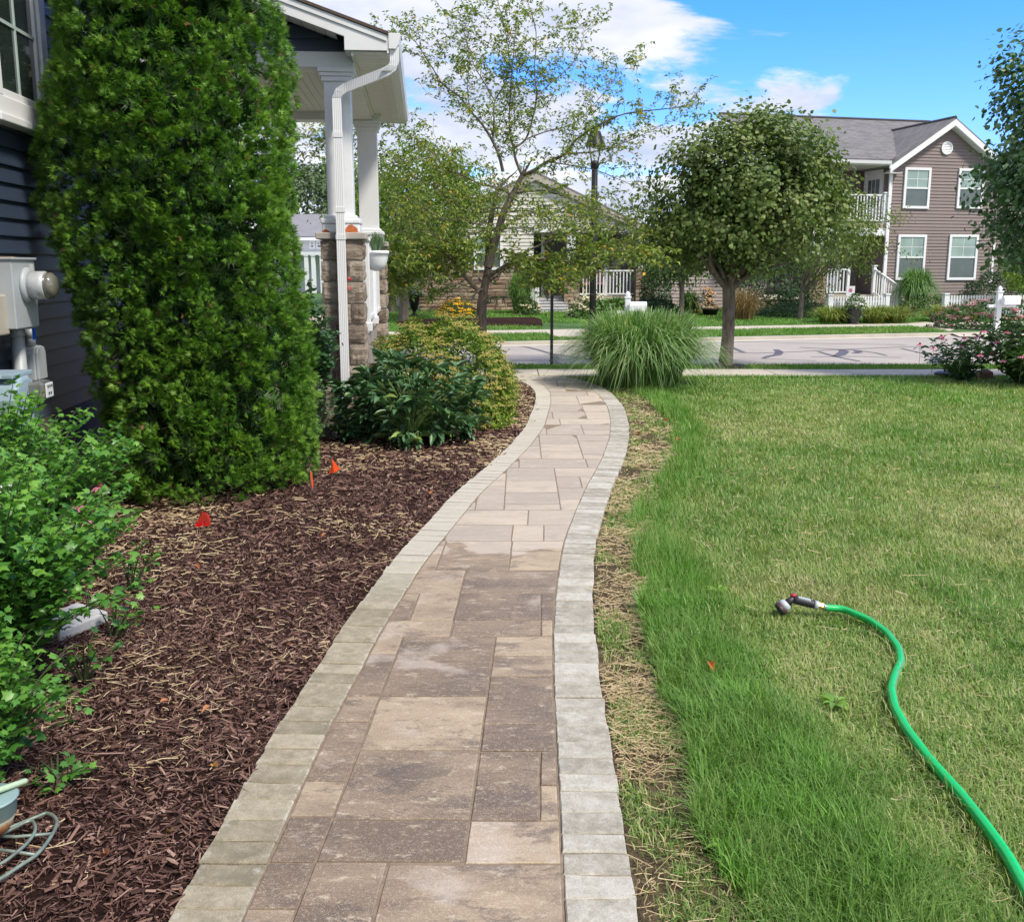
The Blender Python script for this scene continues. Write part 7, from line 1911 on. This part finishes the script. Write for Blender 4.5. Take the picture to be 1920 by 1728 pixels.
dome('potted_flowers', 'white and burgundy flowers in the dark grey pot', b + Vector((0, 0, .42)), (.27, .27, .38), 500, .07, [LEAF], gr1, 'flowers', 16, wht_f.m, 48, stems=False, hsize=.03)
b = urn('brown clay pot by the gate walk below the grass mound', 1702, 30.2, .34, .25, plain('brown_clay', (.20, .11, .08), .7), name='clay_pot')
dome('potted_flowers', 'trailing grey green plant in the brown clay pot', b + Vector((0, 0, .3)), (.3, .3, .2), 300, .08, [LEAF], gr1, 'plant', None, None, 49, stems=False)
b = urn('low black bowl on the lawn under the linden', 1331, 30.4, .22, .27, BLACKM, name='bowl_pot')
ysn = empty('yard_sign', on_far(1588, 29.0) + Vector((0, -.1, 0))); tag(ysn, 'small white yard sign with a pink blossom rising behind the picket fence', 'sign')
mb = MB(); mb.box((-.12, -.06, .62), (.12, -.045, .95)); mb.build('board', WHITE_FAR, ysn); mb = MB(); mb.box((-.01, -.044, 0), (.01, -.03, .9)); mb.build('stake', BLACKM, ysn)
mb = MB()
for k in range(6): t = k * 1.047; mb.add([(0, -.0625, .83), (.05*math.cos(t-.4), -.0625, .83 + .05*math.sin(t-.4)), (.065*math.cos(t), -.0625, .83 + .065*math.sin(t)), (.05*math.cos(t+.4), -.0625, .83+.05*math.sin(t+.4))], [(0, 1, 2, 3)])
mb.build('blossom_print', plain('magenta_print', (.55, .05, .18), .6), ysn)
# mulch bed in front of the bungalow
walk('flower_bed', [(740,606),(780,600),(1000,596),(1015,600),(1018,612),(960,611),(880,612),(760,616)], 'dark mulch bed along the stone faced bungalow wall', mulch_m.m if False else bpy.data.materials['mulch_soil'], .03)

# ---------------- coneflower drift, right edge
cfm = leafmat('coneflower_leaves', [(0, (.03, .08, .022)), (.5, (.065, .15, .04)), (1, (.17, .26, .08))], .4, .2, .5)
stem_shrub('coneflower_plant', 'leafy clump of fading pink coneflowers at the right edge of the lawn', (7.3, 14.2, -.03), 150, [LEAF_L], .12, cfm, stemm, 81, .95, 1.0, (-.12, 0), phyl=.05, cat='plant', start=.1)
stem_shrub('coneflower_plant', 'coneflower clump leaning left over the road view', (6.55, 14.7, -.03), 46, [LEAF_L], .11, cfm, stemm, 82, .6, .72, (-.35, 0), phyl=.05, cat='plant', start=.1)
g = random.Random(5)
CFL = ['leftmost pink coneflower reaching out over the road', 'pink coneflower high above the left arm of the clump', 'pink coneflower just behind the high left one', 'pink coneflower over the middle of the left arm', 'pink coneflower nearest below the white fence end', 'pink coneflower left of the right mailbox post, top row', 'uppermost pink coneflower left of the right mailbox post', 'second coneflower from the left, low over the road', 'pink coneflower directly before the right mailbox post foot', 'pink coneflower over the right mailbox post middle', 'pink coneflower right of the right mailbox post', 'rightmost low coneflower at the picture edge', 'uppermost pink coneflower right of the right mailbox post', 'low pink coneflower deep in the leaves left of the mailbox post', 'lowest pink coneflower below the right mailbox']
cfb = None; spots = [(1725,645), (1765,630), (1768,634), (1802,648), (1809,634), (1832,630), (1845,620), (1750,652), (1858,660), (1870,640), (1900,652), (1915,668), (1888,622), (1838,665), (1882,675)]
for i, (px, py) in enumerate(spots):
    p = P(px, py, 13.6 + g.uniform(-.3, .7))
    lab = CFL[i]
    if cfb is None: cfb = coneflower(p, .040, lab, hgt=.35, group='coneflowers in the clump at the right edge')
    else: coneflower(p, label=lab, base=cfb, group='coneflowers in the clump at the right edge')
far_cf = Mt('rusty_pink_blooms', .8, 0, .2); far_cf.col(far_cf.ramp(far_cf.attr('tint'), [(0, (.22, .05, .06)), (.5, (.42, .20, .20)), (1, (.58, .40, .38))]))
far_dome('coneflower_bed', 'bed of rusty pink coneflowers round the right mailbox post', 1868, 25.9, 3.4, .75, 2600, .09, cfm, 90, cat='plant', heads=130, hm=far_cf.m, hsize=.05, depth=1.0)
mb = MB(); mb.lathe([(.30, -.02), (.33, .03), (.28, .05), (.1, .055)], (0, 0, 0), 20); o = mb.build('ground_cover_lid', plain('black_lid', (.03, .03, .035), .5)); p = G(1792, 703, 0); o.location = (p.x, p.y, 0); o.scale = (1, .6, 1); tag(o, 'flat black lid on the lawn at the foot of the coneflowers', 'lid')
mb = MB(); mb.lathe([(.01, 0), (.14, .01), (.12, .09), (.04, .13)], (0, 0, 0), 7); o = mb.build('garden_rock', plain('brown_rock', (.20, .12, .09), .9, .3, 9, .5)); p = G(1846, 706, 0); o.location = (p.x, p.y, -.02); tag(o, 'small brown rock at the foot of the coneflowers', 'rock')

# ---------------- distant wood beyond the houses
g = np.random.default_rng(77); n = 15000
ang = g.uniform(-.75, .85, n); hgt = (3.0 + 1.9 * fnoise(ang * 30, ang * 0, 5) ) * np.ones(n); Yd = 66 + 10 * g.random(n)
T = np.stack([np.tan(ang) * Yd, Yd, hgt * g.random(n) ** .7], 1)
sc_ = scatter('distant_trees', [LEAF], np.zeros(n, int), frames(np.stack([g.normal(0, .5, n), g.normal(-.6, .5, n), g.normal(.6, .5, n)], 1), g.normal(size=(n, 3)), g.uniform(.35, .7, n)), T, np.clip(g.random(n) * .6 + .4 * fnoise(ang * 90, T[:, 2] * .7, 6), 0, 1), gr4)
tag(sc_, 'distant belt of trees behind the houses', None, None, 'stuff')
tree('background_tree', 'big soft green tree rising behind the white house', 'tree', (P(590, 500, 56).x, 56, 0), 2.5, .3, (0, 0, 4.6), (3.2, 2.5, 2.6), 260, 34, .4, .28, [LEAF], leafmat('grey_green_far_leaves', [(0, (.04, .08, .035)), (1, (.16, .23, .11))], .6, .2), BARK, None, 10, 51, floor=1.5)
